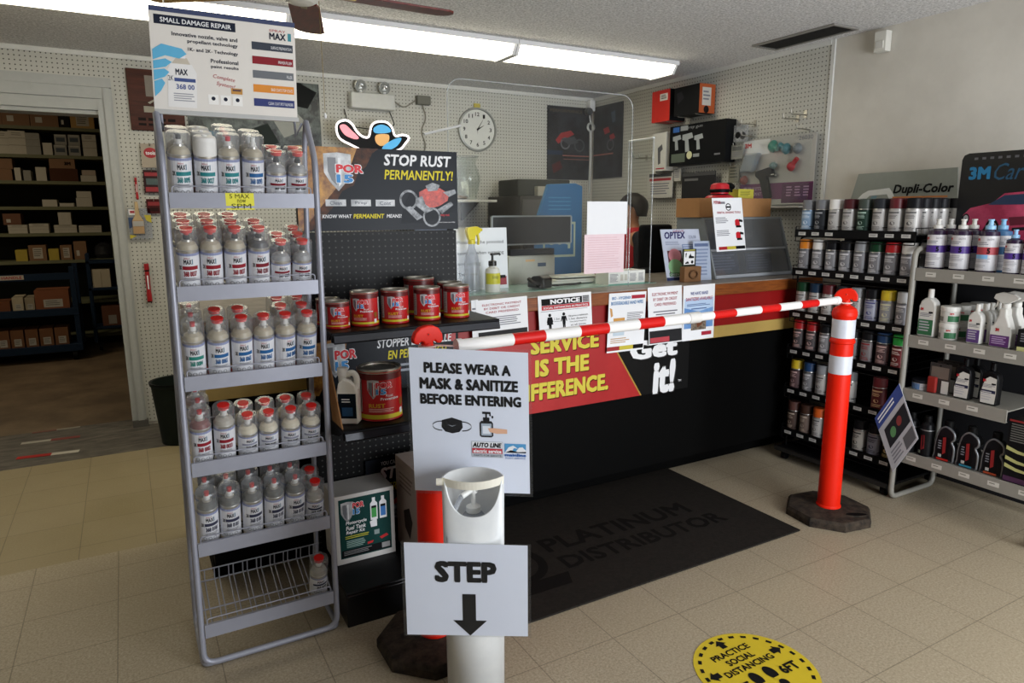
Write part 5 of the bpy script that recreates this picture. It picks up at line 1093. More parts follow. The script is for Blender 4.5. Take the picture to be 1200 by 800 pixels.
# wood plaque
t = thing('award_plaque', 'reddish brown wooden award plaque with small plates beside the doorway', 'plaque', (.29, BW-.02, 2.09)); PW_ = mottled('plaque_wood', '#3a1c14', '#55291c', 5, .4, 0, .3, .7, (1, 1, 8))
x0, x1 = .115, .455; b = B(); b.box(x0, x1, BW-.022, BW-.0005, 2.095, 2.50, PW_); b.build('board', t, .004)
b = B(); b.panel((x0, BW-.0226, 2.50), (x1-x0, 0, 0), (0, 0, -.405), thick=.0002); b.rect(32, 10, 62, 44, mat('#7d746a', .4)); b.poly([(34, 54), (46, 48), (48, 50), (38, 56)], mat('#a09a8a', .4)); b.rect(26, 60, 78, 70, mat('#9a9484', .4)); 
for k in range(4): b.rect(14+k*18, 79, 28+k*18, 84, mat('#1a0f0c', .5)); b.rect(14+k*18, 88, 28+k*18, 92, mat('#1a0f0c', .5))
b.build('plates', t)
# big engine photograph poster behind the rack
PH = mottled('photo_collage', '#0d1110', '#707a74', 9, .35, 0, .42, .72)
plate('wall_poster', 'large dark green and grey photographic poster on the back wall behind the can rack', 'poster', (.475, BW-.004, 2.50), (.94, 0, 0), (0, 0, -.62), .003, PH, lambda b: (b.rect(0, 62, 26, 100, mat('#5a8ca4', .4), .0005), b.poly([(70, 5), (84, 0), (98, 10), (90, 30), (74, 26)], mat('#0a0c0b', .5)), b.poly([(60, 40), (80, 34), (92, 52), (70, 66)], mat('#8f9088', .4)), b.poly([(40, 60), (58, 50), (66, 72), (46, 84)], mat('#16201a', .4))))
# hanging merchandise on the narrow pegboard beside the door
def hang(name, label, cat, tl, tr, bl, m, draw, off=.03):
    a, b_, c = at(*tl, y=BW-off), at(*tr, y=BW-off), at(*bl, y=BW-off); t = thing(name, label, cat, a); b = B(); b.panel(a, V3((b_.x-a.x, 0, 0)), V3((0, 0, c.z-a.z)), thick=.004, m=m); draw(b); b.build('card', t)
    b = B(); q = a+V3(((b_.x-a.x)/2, 0, -.012)); b.tube([V3((q.x, BW, q.z)), q-V3((0, .02, 0)), q-V3((0, .025, -.012))], .003, STEEL, 6); b.build('peg_hook', t); return t
hang('blister_card', 'tall blister card with a red oval logo hanging beside the can rack', 'card', (164, 168), (186, 168), (165, 196), mat('#a89c8c', .5), lambda b: (b.disc(50, 38, 36, mat('#a8242c', .5), rv=22), b.text('tools', 24, 30, 76, 46, TXTW, bold=.03)))
hang('blister_card', 'red and dark tool card hanging just below the oval-logo card', 'card', (167, 199), (187, 199), (168, 226), mat('#3a2426', .5), lambda b: (b.rect(8, 10, 92, 26, mat('#9a2a30', .5)), b.rect(14, 36, 86, 64, mat('#4a5a5a', .5)), b.rect(8, 74, 92, 94, mat('#9a2a30', .5))))
hang('blister_card', 'dark red packaged card low beside the brush pack, partly behind the rack post', 'card', (171, 233), (188, 233), (172, 250), mat('#4a1c1c', .5), lambda b: (b.rect(10, 20, 90, 46, mat('#8a2428', .5)), b.rect(20, 60, 80, 84, mat('#2a1414', .5))))
t = hang('brush_pack', 'paint brush pack with blue and yellow card on the narrow pegboard', 'brush pack', (149, 244), (176, 244), (151, 280), CLOUDY, lambda b: (b.rect(4, 4, 40, 22, TXTW), b.rect(10, 8, 30, 16, mat('#b8404a', .5)), b.poly([(0, 30), (26, 30), (18, 60), (0, 66)], mat('#3a4f78', .5)), b.poly([(70, 22), (100, 22), (100, 48), (78, 40)], mat('#c8b83a', .5)), b.poly([(0, 86), (30, 90), (0, 100)], mat('#c8b83a', .5))))
c = at(162, 262, y=BW-.045); b = B(); b.box(c.x-.035, c.x+.035, c.y, c.y+.012, c.z-.07, c.z-.02, mat('#b4926a', .7)); b.box(c.x-.036, c.x+.036, c.y-.001, c.y+.013, c.z-.02, c.z+.02, mat('#c9c6c0', .3, .6)); b.prism([(-.036, .02), (.036, .02), (.014, .06), (.010, .15), (-.010, .15), (-.014, .06)], (c.x, c.y, c.z), (1, 0, 0), (0, 0, 1), (0, .012, 0), mat('#c4aa80', .5)); b.build('paint_brush', t, .002)
def hung_tool(name, label, px0, py0, px1, py1, m, m2):
    a = at(px0, py0, y=BW-.03); c = at(px1, py1, y=BW-.03); w = abs(c.x-a.x)/2; x = (a.x+c.x)/2; t = thing(name, label, 'tool', (x, BW-.03, c.z)); H = a.z-c.z
    b = B(); b.lathe([(0, 0), (w*.8, 0, m2), (w, .01), (w, H*.2, m), (w*.85, H*.3), (w*.85, H*.8, m2), (w, H*.84), (w*.9, H), (0, H)], m, (x, BW-.03, c.z), 14); b.build('handle', t)
    b = B(); b.rect_ = None; b.box(x-w*.25, x+w*.25, BW-.03-w*1.02, BW-.03-w*.8, c.z+H*.35, c.z+H*.7, TXTW); b.build('label', t)
    b = B(); b.tube([(x, BW, a.z+.012), (x, BW-.035, a.z+.012)], .0028, STEEL, 6); b.tube([(x+.009*math.cos(q), BW-.03, a.z+.004+.009*math.sin(q)) for q in [2*PI*k/12 for k in range(12)]], .002, STEEL, 5, closed=True); b.build('peg_hook', t)
hung_tool('screwdriver', 'slim red screwdriver handle hanging above the brush pack', 157, 208, 163, 234, mat('#b01c22', .4), mat('#7a1418', .4))
hung_tool('flashlight', 'red and black flashlight hanging low on the narrow pegboard', 168, 309, 179, 354, mat('#a8181e', .4), BLACK)
# trash can
t = thing('trash_can', 'dark green plastic waste bin on the floor beside the doorway', 'bin', (.19, 5.02, 0)); b = B(); DG = mat('#1d2420', .5)
b.lathe([(0, .004), (.115, 0), (.12, .004), (.155, .40), (.163, .405), (.163, .425), (.152, .425), (.115, .02), (0, .02)], DG, (.215, 5.02, 0), 28); b.build('bin', t); b = B(); b.lathe([(.150, .395), (.153, .424), (.166, .428), (.166, .418)], mat('#0e0f10', .35), (.215, 5.02, 0), 28); b.build('liner_rim', t)
# ================================================================== RIGHT WALL, PEGBOARD GOODS
RWX = ROOM_R-.006
def wallbox(name, label, y1, y0, z0, z1, depth, mf, mend, draw=None, gap=.012, cat='box', group=None):
    """carton held against the right wall: y1 is its far end, y0 the near end"""
    t = thing(name, label, cat, (RWX-depth/2, (y0+y1)/2, z0), group); x0 = RWX-gap-depth; b = B(); b.box(x0, RWX-gap, y0, y1, z0, z1, mf); b.build('carton', t, .002)
    b = B(); b.panel((x0, y0-.0006, z1), (depth, 0, 0), (0, 0, z0-z1), thick=.0002, m=mend)
    if draw: b.panel((x0-.0006, y1, z1), (0, y0-y1, 0), (0, 0, z0-z1), thick=.0002, m=mf); draw(b)
    b.build('print', t)
    for y in (y0+.04, y1-.04):
        b = B(); b.tube([(RWX, y, z0-.006), (x0+.01, y, z0-.006), (x0+.002, y, z0+.012)], .0035, STEEL, 6); b.build('peg_hook', t)
    return t
DRK = mat('#141416', .45)
wallbox('tool_carton', 'red tool carton high on the right pegboard with a white label', 4.50, 4.29, 2.235, 2.475, .16, mat('#c0271c', .45), DRK, lambda b: (b.rect(45, 12, 88, 34, mat('#d8d4cc', .5)), b.lines(50, 16, 84, 31, 3, INK)))
wallbox('tool_carton', 'black tool carton with an orange end high on the right pegboard, beside the red one', 4.24, 3.97, 2.255, 2.465, .16, DRK, mat('#b0552a', .5), lambda b: b.poly([(10, 20), (30, 16), (40, 40), (16, 60)], mat('#26262a', .5)))
for o in bpy.data.objects:
    if o.name == 'tool_carton.001':
        b = B(); b.panel((3.87, 3.9688, 2.44), (.09, 0, 0), (0, 0, -.13), thick=.0002, m=mat('#c8c4bc', .5)); b.disc(50, 122, 30, INK); b.lines(10, 20, 90, 80, 3, GR); b.build('end_label', o)
wallbox('tool_carton', 'white carton with a spray gun picture left of the black kit on the pegboard', 4.55, 4.38, 1.855, 2.16, .10, mat('#c9c9c4', .5), mat('#bdbdb8', .5), lambda b: (b.poly([(40, 40), (70, 30), (76, 44), (60, 50), (62, 80), (46, 84)], mat('#55565a', .5)), b.rect(30, 92, 90, 95, CRIM)))
def d_gun(b):
    b.rect(6, 3, 18, 16, mat('#2f5fa8', .5)); b.text('spray gun', 28, 6, 60, 13, mat('#8a8c90', .5), shear=.2); b.rect(20, 2, 34, 14, mat('#8a8f94', .5))
    for u, v, s in ((6, 26, 1), (24, 24, 1.25), (46, 30, 1)):
        b.poly([(u, v), (u+14*s, v-3), (u+16*s, v+8*s), (u+9*s, v+10*s), (u+11*s, v+34*s), (u+5*s, v+35*s), (u+4*s, v+12*s), (u, v+10*s)], mat('#9aa0a4', .35))
    b.rect(4, 70, 30, 92, mat('#5a6458', .4)); b.disc(38, 76, 5, mat('#c8c8a0', .5)); b.rect(45, 74, 56, 82, mat('#8f9498', .5)); b.rect(82, 78, 92, 82, mat('#7a7c80', .5))
wallbox('tool_carton', 'wide black spray gun kit carton on the right pegboard', 4.34, 3.745, 1.885, 2.19, .10, mat('#101113', .4), mat('#17181a', .4), d_gun)
# respirator kit
t = thing('respirator_kit', 'large clear hanging pack of filters and a black spray gun with purple lower band', 'kit', (RWX-.06, 3.35, 1.56))
x0 = RWX-.03; b = B(); b.panel((x0, 3.66, 2.03), (-.0, -.62, 0), (0, 0, -.46), thick=.004, m=mat('#b9b6b0', .5)); PUR = mat('#6a2a5c', .5)
b.rect(0, 68, 100, 92, PUR); b.rect(60, 70, 100, 98, mat('#52204a', .5)); b.rect(2, 2, 40, 24, TXTW); b.text('3M', 4, 6, 14, 13, mat('#c8202a', .5, var=0), bold=.05); b.text('26030', 78, 3, 96, 9, GR); b.text('PPS SPRAY SYSTEM', 6, 73, 34, 78, mat('#c8b4c4', .5)); b.text('SPRAY GUN KIT', 6, 81, 32, 86, mat('#c8b4c4', .5))
for k in range(3): b.lines(66+k*11, 74, 74+k*11, 90, 4, mat('#b48aac', .5))
b.build('backing_card', t)
def item(nm, y, z, r, m, tail=None):
    b = B(); b.lathe([(0, 0), (r*.7, .002), (r, .015), (r*.8, .03), (r*.4, .045), (0, .05)], m, (x0-.002, y, z), 14, (-1, 0, 0))
    if tail: b.tube([(x0-.02, y, z), (x0-.025, y+tail[0], z+tail[1])], r*.5, m, 8)
    b.build(nm, t)
TEAL, TEALD = mat('#2f8a78', .4), mat('#3a7f8a', .4)
item('green_filter', 3.37, 1.965, .042, TEAL, (-.05, -.02)); item('blue_filter', 3.26, 1.94, .038, TEALD, (.05, .03)); item('grey_ring', 3.17, 1.935, .036, mat('#7d8488', .35)); item('teal_nozzle', 3.36, 1.835, .026, mat('#6f8a84', .4), (-.03, .0)); item('red_nozzle', 3.21, 1.82, .032, mat('#b8202c', .4), (-.05, .05)); item('copper_cap', 3.61, 1.745, .034, mat('#8a4a3a', .4))
b = B(); b.obox((x0-.05, 3.64, 1.80), (.045, 0, 0), (.0, -.12, .0), (0, -.05, .13), mat('#8a9094', .3)); b.build('filter_block', t, .012)
b = B(); b.prism([(3.50, 1.80), (3.36, 1.83), (3.35, 1.78), (3.40, 1.76), (3.36, 1.62), (3.41, 1.60), (3.46, 1.74), (3.50, 1.77)], (x0-.005, 0, 0), (0, 1, 0), (0, 0, 1), (-.03, 0, 0), BLACK); b.cyl((x0-.02, 3.40, 1.77), (x0-.02, 3.33, 1.77), .015, CHROME, 10); b.build('spray_gun', t, .004)
b = B(); b.panel((x0-.056, 3.67, 2.035), (-.0, -.64, 0), (0, 0, -.472), thick=.0); b.rect(0, 0, 100, 100, CLEARP, 0); b.build('plastic_front', t)
for y in (3.12, 3.58):
    b = B(); b.tube([(RWX, y, 2.05), (x0-.10, y, 2.055), (x0-.105, y, 2.08)], .004, STEEL, 6); b.build('peg_hook', t)
# loose hooks and hanging bits
def hook(y, z, label, n=3):
    t = thing('peg_hook', label, 'hook', (RWX, y, z), 'empty pegboard hooks'); b = B(); b.tube([(RWX, y, z), (RWX-.14, y, z-.004), (RWX-.15, y, z+.03)], .004, STEEL, 6, .01); b.build('prong', t); b = B(); b.box(RWX-.004, RWX-.0003, y-.012, y+.012, z-.02, z+.03, STEEL); b.build('plate', t)
hook(3.58, 2.135, 'steel peg hook just left above the clear spray system pack'); hook(3.16, 2.15, 'steel peg hook above the right part of the clear spray system pack'); hook(3.22, 2.13, 'second steel peg hook above the right part of the clear pack')
hook(4.75, 1.98, 'steel peg hook beside the narrow shield, nearest the corner poster'); hook(4.68, 1.98, 'steel peg hook beside the narrow shield, right of the first')
def sachet(y, z, w, h, label, m, d):
    t = thing('hanging_pack', label, 'pack', (RWX-.04, y, z-h)); b = B(); b.panel((RWX-.06, y+w/2, z), (0, -w, 0), (0, 0, -h), thick=.006, m=m); d(b); b.build('pack', t); b = B(); b.tube([(RWX, y, z-.01), (RWX-.10, y, z-.01), (RWX-.105, y, z+.01)], .003, STEEL, 6); b.build('hook', t)
sachet(3.655, 2.14, .13, .12, 'small clear pack with black parts right of the spray gun kit', CLOUDY, lambda b: (b.disc(30, 60, 18, INK), b.disc(66, 66, 20, mat('#3a3a3c', .4)), b.rect(20, 8, 80, 26, mat('#8a8f94', .5))))
sachet(3.68, 2.0, .11, .10, 'small grey pack hanging under the black-parts pack', mat('#8a8a84', .5), lambda b: (b.rect(10, 12, 90, 40, mat('#5a5c5c', .5)), b.lines(12, 50, 88, 90, 3, GR)))
sachet(3.70, 1.86, .10, .13, 'olive grey pack hanging left of the spray system pack', mat('#7a786a', .5), lambda b: b.lines(12, 12, 88, 80, 4, mat('#4a4a42', .5)))
sachet(4.50, 1.84, .30, .20, 'white and red printed card below the white carton on the pegboard', mat('#c4c2bc', .5), lambda b: (b.rect(6, 20, 94, 30, mat('#a8343c', .5)), b.rect(4, 0, 96, 14, mat('#4a4a4a', .5)), b.lines(10, 40, 90, 90, 5, GR)))
sachet(4.06, 1.83, .36, .30, 'dark card behind the red sander on the pegboard', mat('#2c2c2e', .5), lambda b: (b.rect(0, 0, 100, 10, mat('#4a4a4c', .5)), b.rect(8, 16, 50, 22, mat('#6a6a6c', .5))))
sachet(4.298, 1.87, .08, .10, 'pale pack hanging under the black spray gun kit', mat('#b4b2ac', .5), lambda b: b.lines(12, 20, 88, 80, 4, GR))
b = B(); b.box(RWX-.16, RWX-.0005, 3.04, 3.66, 1.545, 1.558, mat('#b4b2ac', .5)); tag(b.build('ledge_shelf', bevel=.002), 'narrow grey ledge shelf under the spray system pack', 'shelf')

# ================================================================== SPRAY PAINT DISPLAY ON CASTERS
DX, DY0, DY1 = 3.475, 2.035, 2.745; SZ = [1.405, 1.178, .925, .698, .452, .190]; DXB = [3.93, 3.93, 3.93, 3.93, 3.93, 3.93]
t = thing('paint_display', 'black wheeled display rack of coloured spray paint cans along the right wall', 'display rack', (3.7, 2.39, 0)); DB = mat('#0b0b0c', .4)
b = B(); b.box(3.935, 3.95, DY0, DY1, .08, 1.46, DB); b.build('back_panel', t)
for y in (DY0, DY1):
    b = B(); b.tube([(3.52, y, .07), (3.52, y, 1.37), (3.94, y, 1.40), (3.94, y, .07)], .006, DB, 6, .03); b.build('side_wire', t)
b = B(); b.box(3.44, 3.95, DY0-.006, DY1+.02, .062, .078, DB); b.box(3.435, 3.445, DY0-.006, DY1+.02, .055, .085, mat('#2a2826', .5)); b.build('base', t, .003)
for x in (3.48, 3.90):
    for y in (DY0+.03, DY1-.03):
        b = B(); b.cyl((x, y-.012, .026), (x, y+.012, .026), .0255, BLACK, 14); b.box(x-.015, x+.015, y-.018, y-.014, .026, .062, DB); b.box(x-.015, x+.015, y+.014, y+.018, .026, .062, DB); b.box(x-.02, x+.02, y-.02, y+.02, .056, .062, DB); b.build('caster', t)
PL = mat('#c9c8c4', .5)
for i, z in enumerate(SZ):
    b = B(); b.box(DX, 3.934, DY0, DY1, z-.012, z-.006, DB); b.box(DX-.004, DX+.002, DY0-.005, DY1+.005, z-.032, z+.014, DB); b.tube([(DX-.002, DY0, z-.055), (DX-.002, DY1, z-.055)], .003, DB, 5)
    tr = b.build('tray', t)
    b = B()
    for k in range(9): y = DY0+(DY1-DY0)*k/8; b.tube([(DX, y, z+.03), (3.93, y, z+.03)], .002, DB, 4)
    b.tube([(DX, DY0, z+.03), (DX, DY0, z-.055)], .0025, DB, 5); b.tube([(DX, DY1, z+.03), (DX, DY1, z-.055)], .0025, DB, 5); b.build('divider_wire', tr)
    for k in range(8):
        if i == 0 and k in (3, 4): continue
        b = B(); y = DY1-.045-k*.0885; b.panel((DX-.0045, y+.024, z-.006+.004), (0, -.048, 0), (0, 0, -.018), thick=.0004, m=PL); b.lines(12, 25, 88, 75, 2, mat('#55555a', .6)); b.build('price_label', tr)
def paint_proto(cap, body, lab_, ink):
    r = .037; h = .130; t = thing('paint_can', None, 'paint can'); tin = mat('#a8a6a2', .3, .8); cm = mat(cap, .4)
    b = B(); b.lathe([(0, 0), (r*.96, 0), (r, .004), (r, .009, mat(body, .3, .35)), (r, h), (r*1.0, h, tin), (r*.96, h+.006), (r*.8, h+.014), (0, h+.014)], tin, n=18); b.build('body', t)
    b = B(); b.wrap((0, 0, 0), r, .014, h-.004, -1.3, 1.3); b.nseg = 12; lm = mat(lab_, .4, .1); im = mat(ink, .5, var=0)
    b.rect(4, 2, 96, 96, lm); b.rect(20, 8, 80, 15, im, .001); b.lines(24, 22, 76, 40, 3, im, l=.001); b.disc(50, 60, 14, im, .001, rv=9); b.lines(24, 76, 78, 92, 3, im, l=.001); b.build('label', t)
    b = B(); b.lathe([(r*.97, h+.004), (r*.99, h+.006), (r*.97, h+.052), (r*.9, h+.057), (0, h+.058)], cm, n=18); b.build('cap', t)
    return Kind(t)
PK = {}
def pk(*a):
    if a not in PK: PK[a] = paint_proto(*a)
    return PK[a]
SILV, DKS = ('#a8a6a4', '#b0adaa', '#5a585a'), ('#5a5a5e', '#77767a', '#c8c6c8')
CN = {'#6f7074': 'grey', '#e0deda': 'white', '#4a2226': 'maroon', '#3c443e': 'dark green-grey', '#2c2e32': 'charcoal', '#5c1c22': 'dark red', '#17171a': 'black', '#d8801c': 'orange', '#8a8c90': 'light grey', '#173a24': 'dark green', '#a8141c': 'red', '#1c2f44': 'navy', '#d0b42a': 'yellow', '#1f3f68': 'blue', '#2cae4a': 'bright green', '#5a3a34': 'brown', '#3f2a22': 'dark brown', '#c8581c': 'rust orange', '#b0b0b0': 'silver'}
PAINT = [
 [('#6f7074', '#6a8098', '#7a94b0', '#c8d4e0'), ('#6f7074', '#26282c', '#2a2c30', '#9a9ca0'), ('#e0deda',)+SILV, ('#4a2226',)+SILV, ('#3c443e', '#1c2e28', '#24382f', '#9ab0a4'), ('#2c2e32',)+SILV, ('#5c1c22',)+SILV, ('#17171a',)+SILV],
 [('#d8801c',)+DKS, ('#e0deda',)+DKS, ('#17171a',)+DKS, ('#17171a',)+DKS, ('#8a8c90',)+DKS, ('#173a24',)+DKS, ('#a8141c',)+DKS, ('#e0deda',)+DKS],
 [('#173a24',)+SILV, ('#1c2f44',)+SILV, ('#5c1c22',)+SILV, ('#2c2e32',)+SILV, ('#8a8c90',)+SILV, ('#17171a', '#3a3a6a', '#9a9cac', '#4a4a7a'), ('#d0b42a', '#8a8a8c', '#8f8f92', '#c8c4a0'), ('#b0b0b0',)+DKS],
 [('#a8141c', '#3a2426', '#4a4446', '#c8a8a4'), ('#a8141c', '#3a2426', '#4a4446', '#c8a8a4'), ('#17171a',)+DKS, ('#17171a',)+DKS, ('#2c2e32',)+DKS, ('#17171a', '#2a2426', '#7a7476', '#8a2a2e'), ('#1f3f68', '#2a2426', '#5a4446', '#c8a8a4'), ('#2cae4a', '#3a1416', '#6a2426', '#d8c8c4')],
 [('#d0b42a', '#2a2426', '#5a4446', '#c8a8a4'), ('#1f3f68',)+DKS, ('#8a8c90',)+SILV, ('#17171a',)+DKS, ('#6f7074',)+SILV, None, ('#5c1c22', '#4a1416', '#5a1c20', '#c8a880'), None],
 [('#5a3a34', '#3a2a24', '#4a3a34', '#b0a090'), ('#3f2a22', '#3a2a24', '#6a5a52', '#b0a090'), ('#c8581c',)+SILV, ('#17171a',)+DKS, None, ('#17171a', '#8a8884', '#b4b0a8', '#3a3a3a'), ('#17171a', '#6a6c78', '#8a8c9a', '#3a3a4a'), ('#d0b42a', '#1c1a16', '#2a261c', '#c8b880')]]
for i, row in enumerate(PAINT):
    for j, c in enumerate(row):
        if not c: continue
        nb = 5 if (i, j) == (0, 7) else (2 if (i == 0 or j == 7 and i == 1) else 1)
        for q in range(nb):
            y = DY1-.045-j*.0885; x = DX+.044+q*.080
            rk = '' if q == 0 else f', {ORD[q]} row'
            pk(*c).place((x, y, SZ[i]-.0055), -PI/2+random.uniform(-.15, .15), f'{CN[c[0]]}-capped spray paint, {ORD[j]} from the counter, {TN[i]} tier of the wheeled display{rk}', f'spray paint cans on the {TN[i]} tier of the wheeled display')
# Dupli-Color header board
HB = mat('#8f938a', .5)
t = thing('header_board', 'grey-green dupli-color header board with a car drawing above the paint cans', 'sign', (3.96, 2.4, 1.46))
b = B(); b.prism([(2.80, 1.40), (2.71, 1.745), (2.13, 1.752), (2.10, 1.40)], (3.965, 0, 0), (0, 1, 0), (0, 0, 1), (.006, 0, 0), HB); b.build('board', t)
b = B(); b.panel((3.9645, 2.72, 1.745), (0, -.60, 0), (0, 0, -.30), thick=.0002); IW = mat('#dcdcd8', .5)
b.text('Dupli-Color', 40, 24, 97, 46, INK, bold=.035, shear=.2)
b.poly([(0, 56), (8, 40), (14, 34), (36, 30), (40, 40), (44, 56), (38, 57), (34, 42), (16, 44), (8, 58)], IW, .0005); b.poly([(18, 45), (24, 44), (22, 56), (16, 57)], mat('#6f8f98', .5)); b.rect(40, 47, 92, 50, mat('#c87a3a', .5)); b.rect(40, 51, 90, 54, mat('#c03a34', .5)); b.rect(40, 55, 92, 58, mat('#4a90b0', .5)); b.rect(70, 60, 88, 72, mat('#d8b82a', .5)); b.text('hot', 72, 62, 86, 70, INK, .0012, .03); b.disc(84, 82, 7, mat('#c0282c', .5)); b.build('print', t)
# ================================================================== WHITE SHELF UNIT
WX0, WX1, WY0, WY1 = 3.45, 3.84, 1.37, 2.012; WSH = [1.235, .895, .617, .283]; WM = mat('#8b8880', .45); 
WBK = mat('#1b1b1d', .7)
t = thing('shelf_unit', 'off-white metal shelf unit of car care bottles beside the spray paint display', 'shelf unit', (3.65, 1.7, 0))
for y in (WY1, WY0):
    b = B(); b.tube([(WX0, y, .4), (WX0, y, 1.335), (WX1, y, 1.335), (WX1, y, .014), (WX0, y, .014)], .014, WM, 10, .05, True, 6); b.build('side_frame', t)
b = B(); b.box(WX1-.004, WX1+.002, WY0+.02, WY1-.02, .06, 1.23, WBK); b.build('back_panel', t)
for z in WSH:
    y0 = 1.515 if z == .617 else WY0; b = B(); b.box(WX0+.003, WX1-.006, y0, WY1-.004, z-.006, z, WM); b.box(WX0-.006, WX0+.003, y0, WY1-.004, z-.055, z+.006, WM); b.box(WX0-.006, WX0+.012, y0, WY1-.004, z-.055, z-.052, WM); sh = b.build('shelf', t, .0015)
    for k in range(5):
        b = B(); y = WY1-.09-k*.13
        if y-.03 > y0: b.panel((WX0-.0065, y+.025, z-.012), (0, -.05, 0), (0, 0, -.022), thick=.0003, m=mat('#c8c5bd', .5)); b.lines(15, 30, 80, 75, 1, mat('#77746c', .6)); b.build('price_label', sh)
# bottles: built facing -x
def wrapx(b, c, r, z0, z1, a0, a1):
    c = V3(c); b.P = lambda u, v, l: c+V3((-(r+l)*math.cos(a0+(a1-a0)*u/100), -(r+l)*math.sin(a0+(a1-a0)*u/100), z1+(z0-z1)*v/100)); b.asp = abs(a1-a0)*r/abs(z1-z0); b.nseg = 10; return b
def round_bottle(h, r, liquid, capc, band, second=None):
    t = thing('polish_bottle', None, 'bottle'); bm = mat(liquid, .25); cm = mat(capc, .4)
    b = B(); b.lathe([(0, 0), (r*.97, 0), (r, .005), (r, h*.70), (r*.93, h*.77), (r*.5, h*.80), (r*.45, h*.82), (0, h*.82)], bm, n=22); b.build('bottle', t)
    b = B(); wrapx(b, (0, 0, 0), r, h*.04, h*.69, -1.7, 1.7); b.nseg = 16; b.rect(0, 0, 100, 100, mat('#cfcdd0', .4)); bd = mat(band, .45); b.rect(0, 32, 100, 54, bd, .001); wrapx(b, (0, 0, 0), r, h*.04, h*.69, -1.1, 1.1)
    b.text('3M', 8, 7, 28, 15, mat('#c0202a', .5, var=0), .001, .06); b.text('06094', 62, 7, 92, 13, GR, .001); b.lines(8, 18, 80, 28, 2, GR, l=.001); b.text('5', 66, 35, 80, 51, INK, .0016, .05); b.lines(8, 60, 92, 78, 4, mat('#9a98a0', .6), l=.001); b.lines(8, 84, 70, 94, 2, mat('#9a98a0', .6), l=.001)
    if second: b.rect(0, 54, 72, 66, mat(second, .45), .0012)
    b.build('label', t)
    b = B(); b.lathe([(r*.48, h*.81), (r*.5, h*.815), (r*.5, h*.88), (r*.25, h*.89), (r*.22, h*.97), (r*.3, h*.975), (r*.3, h), (0, h)], cm, n=16); b.build('flip_cap', t); return Kind(t)
S1 = WSH[0]+.001
kp = round_bottle(.245, .042, '#2a1a34', '#d8d6d0', '#4c2f86'); kb1 = round_bottle(.245, .042, '#2a1a34', '#8fbcdc', '#b04048', '#7fb4dc'); kb2 = round_bottle(.245, .042, '#3f6a94', '#7fb0d4', '#3f6a94'); ks = round_bottle(.20, .033, '#2a1a34', '#8ab4d8', '#4c2f86')
gA = 'polish bottles on the top shelf'
kp.place((3.515, 1.948, S1), .1, 'purple-banded polish bottle nearest the spray paint display on the top white shelf', gA); kp.place((3.608, 1.940, S1), 0, 'purple-banded polish bottle tucked behind the one nearest the spray paint display', gA)
kp.place((3.515, 1.832, S1), -.1, 'purple-banded polish bottle with tilted white cap, second along the top shelf front', gA); kp.place((3.605, 1.83, S1), 0, 'purple-banded polish bottle behind the second front bottle on the top shelf', gA)
kb1.place((3.515, 1.712, S1), 0, 'polish bottle with light blue cap and light blue band on the top white shelf', gA); kb2.place((3.60, 1.70, S1), .4, 'plain blue bottle behind the light-blue-banded polish on the top shelf', gA)
ks.place((3.505, 1.60, S1), 0, 'small purple-banded polish bottle with blue cap, next to the light-blue-banded bottle', gA); ks.place((3.505, 1.525, S1), 0, 'small purple-banded polish bottle with blue cap, second of the small pair', gA)
def flat_bottle(w, d, h, body, capc, lower, upper='#d4d2cc', taper=False):
    t = thing('care_bottle', None, 'bottle'); bm = mat(body, .4)
    b = B(); P = [(-w/2, 0), (w/2, 0), (w/2, h*.62), (w*.42, h*.74), (w*.16, h*.82), (-w*.16, h*.82), (-w*.42, h*.74), (-w/2, h*.62)]; b.prism(P, (-d/2, 0, 0), (0, -1, 0), (0, 0, 1), (d, 0, 0), bm); b.build('bottle', t, .008, 3)
    b = B(); b.lathe([(w*.16, h*.81), (w*.17, h*.815), (w*.16, h*.99), (w*.14, h), (0, h)], mat(capc, .4), n=16); b.build('cap', t)
    b = B(); b.panel((-d/2-.0008, w*.44, h*.66), (0, -w*.88, 0), (0, 0, -h*.62), thick=.0003, m=None if taper else mat(upper, .45)); b.poly([(4, 100), (0, 60), (22, 8), (50, -4), (96, 2), (100, 60), (96, 100)], mat(upper, .45), .0003) if taper else None; b.text('3M', 8, 8, 28, 18, mat('#c0202a', .5, var=0), bold=.06); b.rect(66, 20, 94, 26, INK); b.lines(8, 26, 90, 40, 3, GR); b.rect(4 if taper else 0, 48, 96 if taper else 100, 100 if not taper else 60, mat(lower, .45)); b.lines(8, 54, 80, 92, 4, mat('#b4b2b8', .5), l=.001); b.build('label', t); return Kind(t)
S2 = WSH[1]+.001; W_ = '#d2d0ca'
kg = flat_bottle(.082, .05, .24, W_, '#dcdad4', '#2f6a44'); kg.place((3.51, 1.945, S2), 0, 'white compound bottle with green label beside the tub stacks on the second shelf')
kv = flat_bottle(.062, .04, .19, W_, '#dcdad4', '#5a3f7a')
for q in range(4): kv.place((3.50+q*.055, 1.715-q*.004, S2), 0, f'small white bottle with purple label beside the trigger sprayer, {ORD[q]} from front', 'small purple-label bottles')
